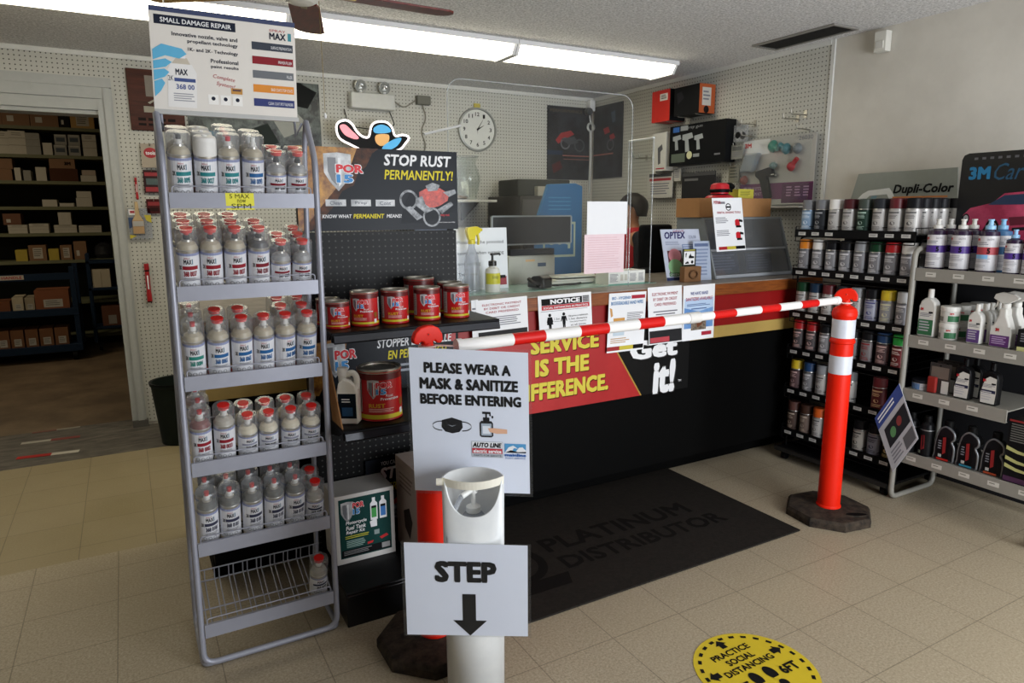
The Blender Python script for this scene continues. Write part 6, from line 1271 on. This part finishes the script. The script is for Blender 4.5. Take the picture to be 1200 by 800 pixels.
def tub():
    t = thing('compound_tub', None, 'tub'); b = B(); r = .042; b.lathe([(0, 0), (r*.95, 0), (r, .004), (r, .062), (0, .062)], mat('#c9c7c1', .4), n=22); b.build('tub', t); b = B(); wrapx(b, (0, 0, 0), r, .006, .058, -1.3, 1.3); b.rect(0, 0, 100, 100, mat('#c4c2bc', .45)); b.rect(52, 40, 100, 96, mat('#2f6a44', .5), .001); b.text('3M', 58, 12, 74, 28, mat('#c0202a', .5, var=0), .001, .05); b.rect(8, 50, 34, 92, mat('#77756f', .5), .001); b.build('label', t); b = B(); b.lathe([(r*.98, .058), (r*1.05, .06), (r*1.05, .078), (r*.98, .082), (0, .082)], mat('#d6d4ce', .4), n=22); b.build('lid', t); return Kind(t)
kt = tub()
for q in range(4):
    for z in (0, 1): kt.place((3.515+q*.088, 1.845, S2+z*.0826), .2*z, f'white tub with green label, {"upper" if z else "lower"} of a stack of two, {ORD[q]} stack from front', 'stacked compound tubs')
def trig_side(loc, label, grp):
    t = thing('trigger_sprayer', label, 'spray bottle', (0, 0, 0), grp); bm = mat(W_, .4); h = .24; w = .092
    b = B(); b.prism([(-w/2, 0), (w/2, 0), (w/2, .07), (w*.36, .11), (w*.2, .15), (.016, .185), (-.016, .185), (-w*.2, .15), (-w*.36, .11), (-w/2, .07)], (-.026, 0, 0), (0, -1, 0), (0, 0, 1), (.052, 0, 0), bm); b.build('bottle', t, .009, 3)
    b = B(); b.lathe([(.017, .18), (.019, .182), (.019, .205), (0, .205)], bm, n=14); b.prism([(-.052, .225), (-.046, .245), (-.02, .255), (.03, .25), (.052, .235), (.05, .228), (.012, .205), (-.018, .205)], (-.011, 0, 0), (0, -1, 0), (0, 0, 1), (.022, 0, 0), bm); b.prism([(-.036, .222), (-.026, .222), (-.034, .19), (-.048, .178), (-.052, .181), (-.042, .195)], (-.006, 0, 0), (0, -1, 0), (0, 0, 1), (.012, 0, 0), bm); b.build('trigger_head', t, .003)
    b = B(); b.panel((-.0268, w*.44, .10), (0, -w*.88, 0), (0, 0, -.095), thick=.0003, m=mat('#d0cec8', .45)); b.text('3M', 24, 10, 44, 26, mat('#c0202a', .5, var=0), bold=.06); b.rect(0, 44, 100, 100, mat('#5a2f6a', .45)); b.lines(10, 52, 90, 92, 4, mat('#b49ac0', .5), l=.001); b.build('label', t); return Kind(t)
ktr = trig_side(None, None, None); ktr.place((3.51, 1.603, S2), 0, 'white trigger spray bottle with purple label at the front of the second shelf', 'white trigger sprayers'); ktr.place((3.60, 1.60, S2), 0, 'white trigger spray bottle standing right behind the front sprayer', 'white trigger sprayers')
b = B(); b.box(3.47, 3.56, 1.42, 1.525, S2, S2+.10, mat('#17181a', .45)); b.panel((3.4695, 1.522, S2+.098), (0, -.1, 0), (0, 0, -.096), thick=.0003, m=mat('#17181a', .45)); b.rect(0, 80, 100, 100, mat('#c8c88a', .5)); b.lines(10, 15, 90, 60, 4, GR); tag(b.build('carton'), 'black carton with a pale yellow edge beyond the trigger sprayers on the second shelf', 'box')
# third shelf
S3 = WSH[2]+.001
t = thing('wax_jar', 'small squat jar with blue label on the third shelf', 'jar', (3.52, 1.945, S3)); b = B(); b.lathe([(0, 0), (.046, 0), (.048, .004), (.048, .036), (0, .036)], mat('#b8b6b8', .4), (3.52, 1.945, S3), 22); b.build('jar', t); b = B(); b.lathe([(.047, .036), (.05, .037), (.05, .052), (0, .054)], mat('#1c1e24', .4), (3.52, 1.945, S3), 22); b.build('lid', t); b = B(); wrapx(b, (3.52, 1.945, S3), .048, .004, .034, -1.2, 1.2); b.rect(0, 0, 60, 100, mat('#5a7aa4', .45)); b.lines(64, 20, 96, 80, 3, GR); b.build('label', t)
for q in range(3):
    x = 3.49+q*.06; t = thing('sponge_pack', f'clear hanging card pack with red sponge on the third shelf, {ORD[q]} from front', 'pack', (x, 1.85, S3), 'red sponge packs'); b = B(); b.panel((x, 1.90, S3+.155), (0, -.10, 0), (0, 0, -.154), thick=.004, m=mat('#3a3634', .45)); b.rect(8, 12, 92, 50, mat('#6a6058', .4)); b.rect(62, 56, 96, 98, mat('#c4c2bc', .5)); b.disc(50, 8, 5, INK); b.build('card', t); b = B(); b.box(x-.022, x-.0005, 1.855, 1.897, S3+.002, S3+.085, mat('#8a201a', .5)); b.build('sponge', t, .006)
kbk = flat_bottle(.075, .045, .20, '#0e0e10', '#0e0e10', '#2a2c44', '#cfcdc6', True)
kbk.place((3.505, 1.74, S3), 0, 'black bottle with white label beside the sponge packs on the third shelf', 'black car care bottles'); kbk.place((3.57, 1.725, S3), 0, 'black bottle with white label standing behind, third shelf', 'black car care bottles'); kbk.place((3.505, 1.62, S3), 0, 'black bottle with white label at the open end of the third shelf', 'black car care bottles')
# bottom shelf
S4 = WSH[3]+.001
def silver_top():
    t = thing('additive_bottle', None, 'bottle'); b = B(); r = .036; b.lathe([(0, 0), (r*.95, 0), (r, .005), (r, .125), (r*.98, .135, mat('#8f9092', .3, .6)), (r*.98, .14), (r*.8, .165), (r*.45, .18), (0, .182)], mat('#131315', .35), n=20); b.build('bottle', t); b = B(); b.lathe([(r*.5, .178), (r*.5, .2), (r*.42, .208), (0, .21)], BLACK, n=14); b.build('cap', t); b = B(); wrapx(b, (0, 0, 0), r, .01, .12, -1, 1); b.poly([(40, 10), (62, 6), (66, 70), (44, 80)], mat('#7a1c20', .45)); b.rect(20, 82, 42, 96, mat('#8a9a8a', .5)); b.build('label', t); return Kind(t)
kst = silver_top(); kst.place((3.50, 1.965, S4), 0, 'silver-shouldered black bottle nearest the shelf post on the bottom shelf', 'silver-shouldered bottles'); kst.place((3.50, 1.885, S4), 0, 'silver-shouldered black bottle on the bottom shelf, nearer the curved bottles', 'silver-shouldered bottles')
def jug(base):
    t = thing('handle_jug', None, 'bottle'); m = mat('#17171a', .35); w = .088; pts = smooth([(-w/2, 0), (w*.4, 0), (w*.5, .02), (w*.5, .075), (w*.34, .105), (w*.48, .125), (w*.42, .155), (w*.1, .175), (-w*.12, .175), (-w*.36, .15), (-w*.5, .09), (-w*.52, .03)], 4); pts = [(p[0], max(.0008, p[1])) for p in pts]
    b = B(); b.prism(pts, (-.026, 0, 0), (0, -1, 0), (0, 0, 1), (.052, 0, 0), m); b.build('bottle', t, .006, 2)
    b = B(); b.tube([(-.02, -p[0]*.98, max(.0072, p[1]*.985+.002)) for p in pts], .0065, mat('#77797c', .3, .5), 6, closed=True); b.build('silver_rim', t)
    b = B(); b.lathe([(.02, .168), (.021, .17), (.021, .205), (.018, .21), (0, .21)], BLACK, n=14); b.build('cap', t)
    b = B(); b.panel((-.0268, w*.36, .13), (0, -w*.64, 0), (0, 0, -.125), thick=.0003, m=mat('#101012', .4)); b.poly([(40, 6), (66, 2), (72, 66), (46, 76)], mat('#8a2022', .45)); b.rect(12, 76, 40, 88, mat('#b4b4b0', .5)); b.rect(0, 92, 100, 100, mat(base, .45)); b.lines(4, 20, 34, 60, 4, GR); b.build('label', t); return t
jug_specs = (('#b8241c', 1.785, 'red'), ('#2f7f98', 1.675, 'blue'), ('#a8482a', 1.565, 'orange'))
for c, y, nme in jug_specs: Kind(jug(c)).place((3.505, y, S4), 0, f'black curved bottle with silver rim and {nme} base stripe, bottom shelf', 'curved black bottles')
t = thing('carton', 'tall black printed carton with pale yellow swooshes on the bottom shelf', 'box', (3.5, 1.45, S4)); b = B(); b.box(3.46, 3.56, 1.385, 1.505, S4, S4+.30, mat('#131315', .45)); b.build('carton_body', t, .002); b = B(); b.panel((3.4595, 1.505, S4+.30), (0, -.12, 0), (0, 0, -.299), thick=.0003, m=mat('#131315', .45)); b.lines(8, 6, 90, 36, 8, mat('#6a6a66', .5)); b.rect(0, 0, 100, 3, mat('#8a2a2a', .5)); SWO = mat('#b8b878', .5)
for v in (42, 58, 70): b.poly([(0, v), (40, v+5), (100, v+8), (100, v+11), (40, v+10), (0, v+6)], SWO)
b.rect(0, 90, 100, 98, mat('#4a2a4a', .5)); b.build('print', t)
# flyer between the racks
t = thing('flyer', 'blue and white magazine hung askew on the end of the white shelf unit', 'flyer', (3.44, 2.05, .40)); b = B()
q = [at(*p, x=3.43) for p in ((1025, 487), (1052, 455), (1050, 540), (1042, 520))]
O = at(1025, 490, x=3.43); U = at(1053, 450, x=3.43)-O; Vv = at(1046, 553, x=3.43)-O
b.panel(O, U*1.02, Vv, N=(-1, 0, 0), thick=.004, m=mat('#b4b4ba', .5)); b.rect(0, 0, 100, 22, mat('#3a4a8a', .5)); b.lines(8, 6, 90, 18, 2, TXTW, l=.001); b.rect(16, 32, 96, 66, mat('#2a2a2e', .5)); b.disc(40, 50, 10, mat('#5a8a5a', .5), .001); b.disc(66, 46, 9, mat('#8a3a3a', .5), .0011); b.rect(60, 74, 96, 96, mat('#5a5a5e', .5)); b.lines(14, 72, 54, 96, 4, GR); b.build('pages', t)
b = B(); b.tube([O+U*.5+Vv*.02+V3((.002, 0, 0)), O+U*.9+V3((.012, -.01, .02)), V3((3.45, 2.0, (O+U).z+.03))], .0015, STEEL, 5); b.build('clip_wire', t)
# 3M car care board
def d_car(b):
    for k in range(14): b.rect(10+k*6.2, 4, 13+k*6.2, 6, mat('#5a5a5e', .5))
    b.text('3M', 7, 12, 24, 23, mat('#1f6f9a', .45), bold=.05); b.text('Car Care', 27, 10, 82, 24, mat('#1d4a66', .45), shear=.35)
    PK_ = mottled('printed_pink_paint', '#8a2240', '#c04a68', 6, .3)
    def cp(pts): return [(u*.86-1, 8+v*.88) for u, v in pts]
    b.poly(cp([(8, 52), (14, 45), (34, 40), (44, 31), (74, 29), (84, 38), (108, 42), (112, 56), (108, 72), (60, 76), (46, 74), (40, 62), (30, 62), (26, 70), (10, 62)]), PK_); b.poly(cp([(30, 42), (44, 33), (76, 31), (86, 38), (60, 42)]), mat('#20304a', .3), .0009); b.poly(cp([(50, 54), (106, 50), (108, 57), (52, 62)]), mat('#5a1428', .4), .0009); b.poly(cp([(54, 64), (66, 63), (66, 66), (54, 67)]), mat('#1c1c20', .4), .0012); b.poly(cp([(90, 60), (104, 58), (104, 61), (90, 63)]), mat('#1c1c20', .4), .0012)
    for u, v, r_ in ((30, 66, 7), (8.5, 57, 3.6)): b.disc(u, v, r_*.8, INK, .001, rv=r_*1.3); b.disc(u, v, r_*.58, mat('#a8a4a4', .35), .0013, rv=r_*.95); b.disc(u, v, r_*.15, INK, .0016)
    for k in range(5): q = 2*PI*k/5; b.poly([(30, 66), (30+3.4*math.cos(q), 66+6*math.sin(q)), (30+3.4*math.cos(q+.5), 66+6*math.sin(q+.5))], mat('#4a4648', .4), .0015)
t = thing('car_care_board', 'black car care board with a pink sports car above the top white shelf', 'sign', (3.9, 1.7, 1.24)); b = B(); X_ = 3.74; y0, y1, z0, z1 = 1.41, 1.992, 1.2365, 1.803; r_ = .03
b.prism([(y1, z0), (y1, z1-r_), (y1-r_*.3, z1-r_*.3), (y1-r_, z1), (y0+r_, z1), (y0, z1-r_), (y0, z0)], (X_, 0, 0), (0, 1, 0), (0, 0, 1), (.008, 0, 0), mat('#0d0d10', .3)); b.build('board', t)
b = B(); b.panel((X_-.0004, y1, z1), (0, y0-y1, 0), (0, 0, z0-z1), thick=.0001); d_car(b); b.build('print', t)
b = B(); b.prism([(X_+.0085, 1.237), (X_+.09, 1.237), (X_+.0085, 1.72)], (0, 1.6, 0), (1, 0, 0), (0, 0, 1), (0, .02, 0), DARKW); b.build('strut', t)

# ================================================================== STOCK ROOM
SY2 = 9.3; RKM = mat('#6a6a4c', .6); RKD = mat('#2e302c', .7)
t = thing('stock_shelving', 'olive green steel shelving packed with cartons beyond the doorway', 'shelving', (-.9, 9.6, 0)); sx0, sx1 = -1.75, at(127, 200, y=SY2).x
FLZ = [at(60, y, y=SY2).z for y in (148.5, 181.5, 212, 242, 273, 305)]
b = B()
for x in (sx0, sx1-.045):
    for y in (SY2, SY2+.42): b.box(x, x+.045, y, y+.045, 0, 2.85, RKM)
b.build('upright', t)
for z in FLZ+[.55, .15]:
    b = B(); b.box(sx0, sx1, SY2+.002, SY2+.46, z-.035, z, RKM); b.build('shelf', t)
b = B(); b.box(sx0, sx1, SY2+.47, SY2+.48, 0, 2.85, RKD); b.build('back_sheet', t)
BN, WT, GY, DK_ = '#7f5d40', '#b9b2a2', '#8d8a80', '#1c1a18'
SB = [
 [(-8, 2.6, 124, 146, BN, 0), (3, 35, 124, 146, BN, 1), (36, 69, 126, 147, BN, 1), (70, 82, 129, 146, DK_, 1), (83, 111, 129, 147, '#b08a50', 2)],
 [(-4, 11.5, 153, 179, WT, 3), (12, 31, 152, 179, WT, 3), (32, 48, 155, 180, GY, 3), (51, 63, 166, 180, WT, 1), (64, 79.5, 155, 167, GY, 4), (80, 95, 155, 167, GY, 4), (64, 80, 168, 180, GY, 4), (81, 96, 168, 180, GY, 4), (98, 114, 156, 181, WT, 3)],
 [(-3, 16, 184, 196, BN, 0), (-3, 16, 197, 210, BN, 0), (18, 26, 195, 210, WT, 1), (28, 38, 198, 210, GY, 0), (43, 56, 195, 211, WT, 1), (59, 93, 196.5, 211, '#4a2c1c', 0), (58, 89, 182, 196, BN, 5), (95, 115, 204.5, 211.5, WT, 1), (96, 114, 198, 204, '#a89888', 0)],
 [(50, 69, 233, 241, WT, 0), (70, 89, 237, 241, WT, 0), (90, 110, 232, 242, WT, 1), (90, 109, 224, 231.5, WT, 1)],
 [(4, 26, 248, 261, '#6a4630', 1), (10, 34, 262, 272, WT, 3), (35, 59, 261, 272, WT, 3), (69, 85, 248, 262.5, WT, 1), (64, 92, 263, 272, WT, 3), (93, 121, 264, 272, WT, 3)],
 [(19, 34, 292, 305, '#b09a3a', 0), (35, 56, 287, 305, BN, 2), (58, 71, 292, 305, '#b09a3a', 0), (72, 86, 287, 304, BN, 2), (88, 103, 283, 304, BN, 1)]]
LNM = ['top', 'second', 'third', 'fourth', 'fifth', 'sixth']
CNM = {BN: 'brown', WT: 'white', GY: 'grey', DK_: 'black', '#b08a50': 'tan', '#4a2c1c': 'dark brown', '#a89888': 'pinkish', '#6a4630': 'open brown', '#b09a3a': 'yellow'}
for i, row in enumerate(SB):
    tops = {}
    for j, (x0, x1, y0, y1, c, st) in enumerate(row):
        a = at(x0, y1, y=SY2+.01); e = at(x1, y0, y=SY2+.01); H = e.z-at(x1, y1, y=SY2+.01).z
        stacked = [q for q in row if q is not row[j] and q[2] > y0 and q[0] < x1-3 and q[1] > x0+3 and q[2] >= y1-2.5]
        base = FLZ[i]+.001
        if stacked: q = stacked[0]; base = FLZ[i]+.003+(at(q[1], q[2], y=SY2+.01).z-at(q[1], q[3], y=SY2+.01).z)
        b = B(); m = mat(c, .7); d = random.uniform(.2, .34); H = min(H, (FLZ[i-1]-.038-base) if i else 9); b.box(a.x, e.x-.022, SY2+.012, SY2+d, base, base+H, m)
        b.panel((a.x, SY2+.0115, base+H), (e.x-.022-a.x, 0, 0), (0, 0, -H), thick=.0003, m=m)
        if st == 1: b.rect(18, 50, 42, 80, mat('#b8b2a4', .6))
        elif st == 2: b.rect(24, 18, 78, 86, mat('#b4ac9c', .6)); b.lines(28, 26, 74, 78, 4, mat('#6a6458', .6), l=.001)
        elif st == 3: [b.rect(0, 31*k+30, 100, 31*k+32, mat('#7a7468', .6)) for k in range(2)]; b.lines(20, 8, 80, 24, 2, mat('#8a8478', .6), l=.001)
        elif st == 4: b.rect(14, 30, 86, 70, mat('#3a4248', .5)); b.rect(10, 6, 90, 14, mat('#b4b0a4', .6))
        elif st == 5: b.text('3M', 58, 30, 84, 66, mat('#2a1a10', .6), bold=.08)
        order = sum(1 for q in row if q[4] == c and (q[1] > x1 or (q[1] == x1 and q[2] > y0)))+1; n = sum(1 for q in row if q[4] == c)
        pos = f', {ORD[order-1]} {CNM[c]} one from the door casing' if n > 1 else ''
        tag(b.build('stock_carton', bevel=0), f'{CNM[c]} carton on the {LNM[i]} stock room shelf{pos}', 'box', f'cartons on the {LNM[i]} stock room shelf')
b = B(); p = at(114, 306, y=9.2); b.lathe([(0, 0), (.09, 0), (.115, .05), (.10, .14), (.05, .19), (0, .20)], mottled('dark_bag', '#141416', '#2a2a2c', 9, .5, .3), (sx1-.13, SY2-.14+.30, FLZ[5]+.001), 12); tag(b.build('dark_bag'), 'dark crumpled bag at the right end of the sixth stock room shelf', 'bag')
# blue cart
CBL = mat('#18273a', .5); t = thing('stock_cart', 'dark blue steel cart with two shelves of cartons beyond the doorway', 'cart', (-1.0, 8.7, 0)); cy = 8.5
X = lambda px: at(px, 400, y=cy).x
Zc = lambda py: at(60, py, y=cy).z
cx1 = X(97); cx0 = cx1-1.35
for x in (cx0, cx1-.05):
    for y in (cy, cy+.55):
        b = B(); b.box(x, x+.05, y, y+.05, .13, Zc(313), CBL); b.build('post', t, .004)
b = B(); b.box(cx0, cx1, cy-.004, cy+.02, Zc(328), Zc(320), CBL); b.panel((X(10), cy-.005, Zc(321)), (.2, 0, 0), (0, 0, -.045), thick=.0004, m=mat('#b8b0a4', .5)); b.text('HANDLE', 8, 20, 92, 80, mat('#a83028', .5), bold=.03); b.build('top_rail', t)
for zz in (Zc(362), Zc(405)):
    b = B(); b.box(cx0, cx1, cy-.006, cy+.6, zz-.075, zz, CBL); b.build('shelf', t, .003)
for x in (cx0+.06, cx1-.08):
    for y in (cy+.06, cy+.5):
        b = B(); b.cyl((x-.02, y, .062), (x+.02, y, .062), .0615, BLACK, 16); b.box(x-.03, x+.03, y-.03, y+.03, .12, Zc(405)-.075, mat('#3a3a3c', .5)); b.build('caster', t)
def crate(x0, x1, y0, y1, zb, c, label, g, white=1):
    b = B(); xa, xb = X(x0), X(x1); H = Zc(y0)-Zc(y1); m = mat(c, .7); b.box(xa, xb, cy+.03, cy+.34, zb+.001, zb+.001+H, m); b.panel((xa, cy+.0295, zb+.001+H), (xb-xa, 0, 0), (0, 0, -H), thick=.0003, m=m)
    if white: b.rect(24, 50, 80, 92, mat('#a8a49a', .6)); b.lines(30, 58, 74, 86, 3, mat('#6a665e', .6), l=.001)
    tag(b.build('stock_carton'), label, 'box', g)
for k, (a, e) in enumerate(((-5, 11), (12.5, 28), (30, 45), (47, 63), (65, 81))): crate(a, e, 384, 404, Zc(405), '#6a4428', f'brown carton with white label, {ORD[4-k]} from the cart caster end, lower cart shelf', 'cartons on the lower cart shelf')
crate(47, 87, 338, 360, Zc(362), '#7a4628', 'wide brown carton on the upper cart shelf', 'cartons on the upper cart shelf'); crate(20, 33, 346, 361, Zc(362), '#a89c84', 'small pale carton on the upper cart shelf, beside the low brown one', 'cartons on the upper cart shelf'); crate(35, 46, 347, 361, Zc(362), '#8f846e', 'pale carton beside the wide brown one on the upper cart shelf', 'cartons on the upper cart shelf'); crate(-6, 17, 350, 361, Zc(362), '#6a3c20', 'low unlabelled brown carton on the upper cart shelf', 'cartons on the upper cart shelf', 0)
# second dark cart at the right of the doorway
t = thing('stock_trolley', 'dark blue trolley behind the door casing with a pale box on it', 'cart', (-.2, 9.0, 0)); b = B(); ty = 8.95
for z in (.28, .72, 1.02):
    b = B(); b.box(-.40, .45, ty, ty+.3, z-.03, z, CBL); b.build('shelf', t, .003)
for x in (-.40, .42):
    for y in (ty, ty+.27):
        b = B(); b.box(x, x+.03, y, y+.03, .1, 1.1, CBL); b.build('post', t)
for x in (-.36, .38):
    b = B(); b.cyl((x, ty+.05, .05), (x+.03, ty+.05, .05), .0495, BLACK, 12); b.box(x, x+.03, ty+.02, ty+.08, .07, .1, BLACK); b.build('caster', t)
a, e = at(110, 345, y=ty), at(129, 324, y=ty); b = B(); b.box(a.x, e.x, ty+.03, ty+.25, .7215, .7215+e.z-at(129, 345, y=ty).z, mat('#b8ac94', .6)); b.box((a.x+e.x)/2-.003, (a.x+e.x)/2+.003, ty+.0295, ty+.03, .722, .9, mat('#8f846e', .6)); tag(b.build('stock_carton', bevel=.02), 'pale rounded package on the dark trolley beside the door casing', 'box')
b = B(); b.box(-.30, .1, ty+.03, ty+.25, .281, .50, mat('#5a3420', .7)); b.box(-.24, -.16, ty+.0293, ty+.03, .30, .40, mat('#8a847a', .6)); tag(b.build('stock_carton'), 'brown carton on the lower deck of the dark trolley', 'box')

# ================================================================== PERSON BEHIND THE COUNTER
def skin(nodes, edges, sub=2):
    names = list(nodes); me = bpy.data.meshes.new('s'); me.from_pydata([nodes[n][0] for n in names], [(names.index(a), names.index(c)) for a, c in edges], [])
    o = bpy.data.objects.new('s', me); COL.objects.link(o); o.modifiers.new('k', 'SKIN'); sv = me.skin_vertices[0].data
    for i, n in enumerate(names):
        r = nodes[n][1]; sv[i].radius = (r, r) if not isinstance(r, tuple) else r
    sv[0].use_root = True
    s_ = o.modifiers.new('u', 'SUBSURF'); s_.levels = sub; s_.render_levels = sub
    bpy.context.view_layer.update(); ev = o.evaluated_get(bpy.context.evaluated_depsgraph_get()); m2 = ev.to_mesh()
    out = ([v.co.copy() for v in m2.vertices], [tuple(p.vertices) for p in m2.polygons]); ev.to_mesh_clear(); bpy.data.objects.remove(o); bpy.data.meshes.remove(me); return out
PP = V3((3.67, 4.45, 0)); pt_ = thing('person', 'person in a red and charcoal jacket with dark hair, back turned behind the counter', 'person', PP)
T = Matrix.Translation(PP) @ Matrix.Rotation(math.radians(72), 4, 'Z') @ Matrix.Scale(.975, 4)
SKN = mat('#b98466', .5, name='skin'); N_ = {}; E_ = []
def nd(n, co, r, par=None):
    N_[n] = (co, r)
    if par: E_.append((par, n))
nd('pel', (0, 0, .93), (.13, .10)); nd('sp', (0, .02, 1.1), (.12, .09), 'pel'); nd('ch', (0, .03, 1.28), (.14, .10), 'sp'); nd('cl', (0, .02, 1.40), (.07, .06), 'ch'); nd('nk', (0, .03, 1.46), .05, 'cl'); nd('jaw', (0, .05, 1.52), (.062, .072), 'nk'); nd('hd', (0, .05, 1.60), (.078, .098), 'jaw'); nd('tp', (0, .045, 1.67), (.066, .08), 'hd')
for s, q in ((-1, 'l'), (1, 'r')):
    nd('hp'+q, (s*.10, 0, .86), .095, 'pel'); nd('kn'+q, (s*.11, .03, .48), .06, 'hp'+q); nd('cf'+q, (s*.11, .0, .32), .056, 'kn'+q); nd('an'+q, (s*.11, -.02, .085), .04, 'cf'+q); nd('ft'+q, (s*.12, .09, .045), (.045, .035), 'an'+q); nd('to'+q, (s*.125, .17, .035), (.04, .025), 'ft'+q)
    nd('sh'+q, (s*.18, .02, 1.36), .06, 'ch'); nd('el'+q, (s*.25, .06, 1.09), .042, 'sh'+q); nd('wr'+q, (s*.19, .29, 1.04), .027, 'el'+q); nd('pm'+q, (s*.175, .345, 1.03), (.036, .02), 'wr'+q)
    for f in range(4):
        fx = s*(.175+(f-1.5)*.019); L = (.062, .074, .07, .054)[f]; nd(f'fa{f}{q}', (fx, .385, 1.028), .0095, 'pm'+q); nd(f'fb{f}{q}', (fx, .385+L*.5, 1.022), .0088, f'fa{f}{q}'); nd(f'fc{f}{q}', (fx, .385+L*.85, 1.0), .0078, f'fb{f}{q}')
    nd('ta'+q, (s*.132, .355, 1.022), .0105, 'pm'+q); nd('tb'+q, (s*.122, .39, 1.012), .009, 'ta'+q)
b = B(T); v_, f_ = skin(N_, E_); b.add(v_, f_, SKN, True); b.build('body', pt_)
hc = V3((0, .05, 1.595)); b = B(T)
for s in (-1, 1): b.lathe([(0, 0), (.014, .004), (.02, .012), (.012, .016), (0, .012)], SKN, hc+V3((s*.074, -.005, -.015)), 10, (s, 0, 0)); b.lathe([(0, -.012), (.010, -.004), (.011, .0), (.008, .008), (0, .011)], mat('#e4e0d8', .3), hc+V3((s*.032, .083, .012)), 12, (0, 1, 0)); b.lathe([(0, .0105), (.005, .0112), (0, .0125)], INK, hc+V3((s*.032, .083, .012)), 10, (0, 1, 0))
b.tube([hc+V3((0, .095, .02)), hc+V3((0, .115, -.022)), hc+V3((0, .098, -.03))], lambda w: .008+.006*w, SKN, 8); b.tube([hc+V3((-.025, .09, -.058)), hc+V3((0, .1, -.056)), hc+V3((.025, .09, -.058))], .006, mat('#8a4a40', .5), 8); b.build('face', pt_)
HAIR = mottled('dark_hair', '#0f0c0b', '#221b18', 60, .45, .4, .3, .7, (1, 1, .15)); b = B(T); n = 24; vs_, fs = [], []
for i in range(12):
    th = PI*i/11
    for k in range(n):
        ph = 2*PI*k/n; front = max(0, math.sin(ph)); zz = math.cos(th); lim = -.25+.75*front-.45*(1-front)*(math.sin(ph) < .2); zz = max(zz, lim); rr = math.sqrt(max(0, 1-min(1, zz*zz)*.98)) if zz > -.1 else 1.0-.18*(-.1-zz)
        if i == 11: rr *= .9
        vs_.append(hc+V3((.102*rr*math.cos(ph), -.022+.128*rr*math.sin(ph), .11*zz+.012+.005*math.sin(5*ph+i))))
for i in range(11): fs += [(i*n+k, i*n+(k+1) % n, (i+1)*n+(k+1) % n, (i+1)*n+k) for k in range(n)]
b.add(vs_, fs, HAIR, True); b.build('hair', pt_)
JR, JC = mat('#b0202a', .7), mat('#2b2b2f', .75)
v_, f_ = skin(dict(a=((0, 0, .84), (.155, .12)), b=((0, .02, 1.08), (.15, .115)), c=((0, .03, 1.27), (.18, .125)), d=((0, .025, 1.39), (.11, .09)), e=((0, .03, 1.455), (.066, .064))), [('a', 'b'), ('b', 'c'), ('c', 'd'), ('d', 'e')]); b = B(T); b.add(v_, f_, JR, True); jk = b.build('jacket', pt_)
for s in (-1, 1):
    v_, f_ = skin(dict(a=((s*.10, .025, 1.365), .078), b=((s*.19, .02, 1.35), .076), c=((s*.26, .06, 1.09), .058), d=((s*.21, .23, 1.05), .042)), [('a', 'b'), ('b', 'c'), ('c', 'd')]); b = B(T); b.add(v_, f_, JC, True); b.build('sleeve', jk)
v_, f_ = skin(dict(a=((0, 0, .93), (.15, .115)), b=((-.10, 0, .84), .108), c=((-.11, .03, .48), .08), d=((-.11, -.02, .09), .065), e=((.10, 0, .84), .108), f=((.11, .03, .48), .08), g=((.11, -.02, .09), .065)), [('a', 'b'), ('b', 'c'), ('c', 'd'), ('a', 'e'), ('e', 'f'), ('f', 'g')]); b = B(T); b.add(v_, f_, mat('#22242c', .8), True); b.build('trousers', pt_)
for s in (-1, 1):
    v_, f_ = skin(dict(a=((s*.11, -.05, .05), (.05, .045)), b=((s*.12, .08, .048), (.052, .042)), c=((s*.128, .19, .036), (.046, .03))), [('a', 'b'), ('b', 'c')]); b = B(T); b.add(v_, f_, BLACK, True); b.build('shoe', pt_)
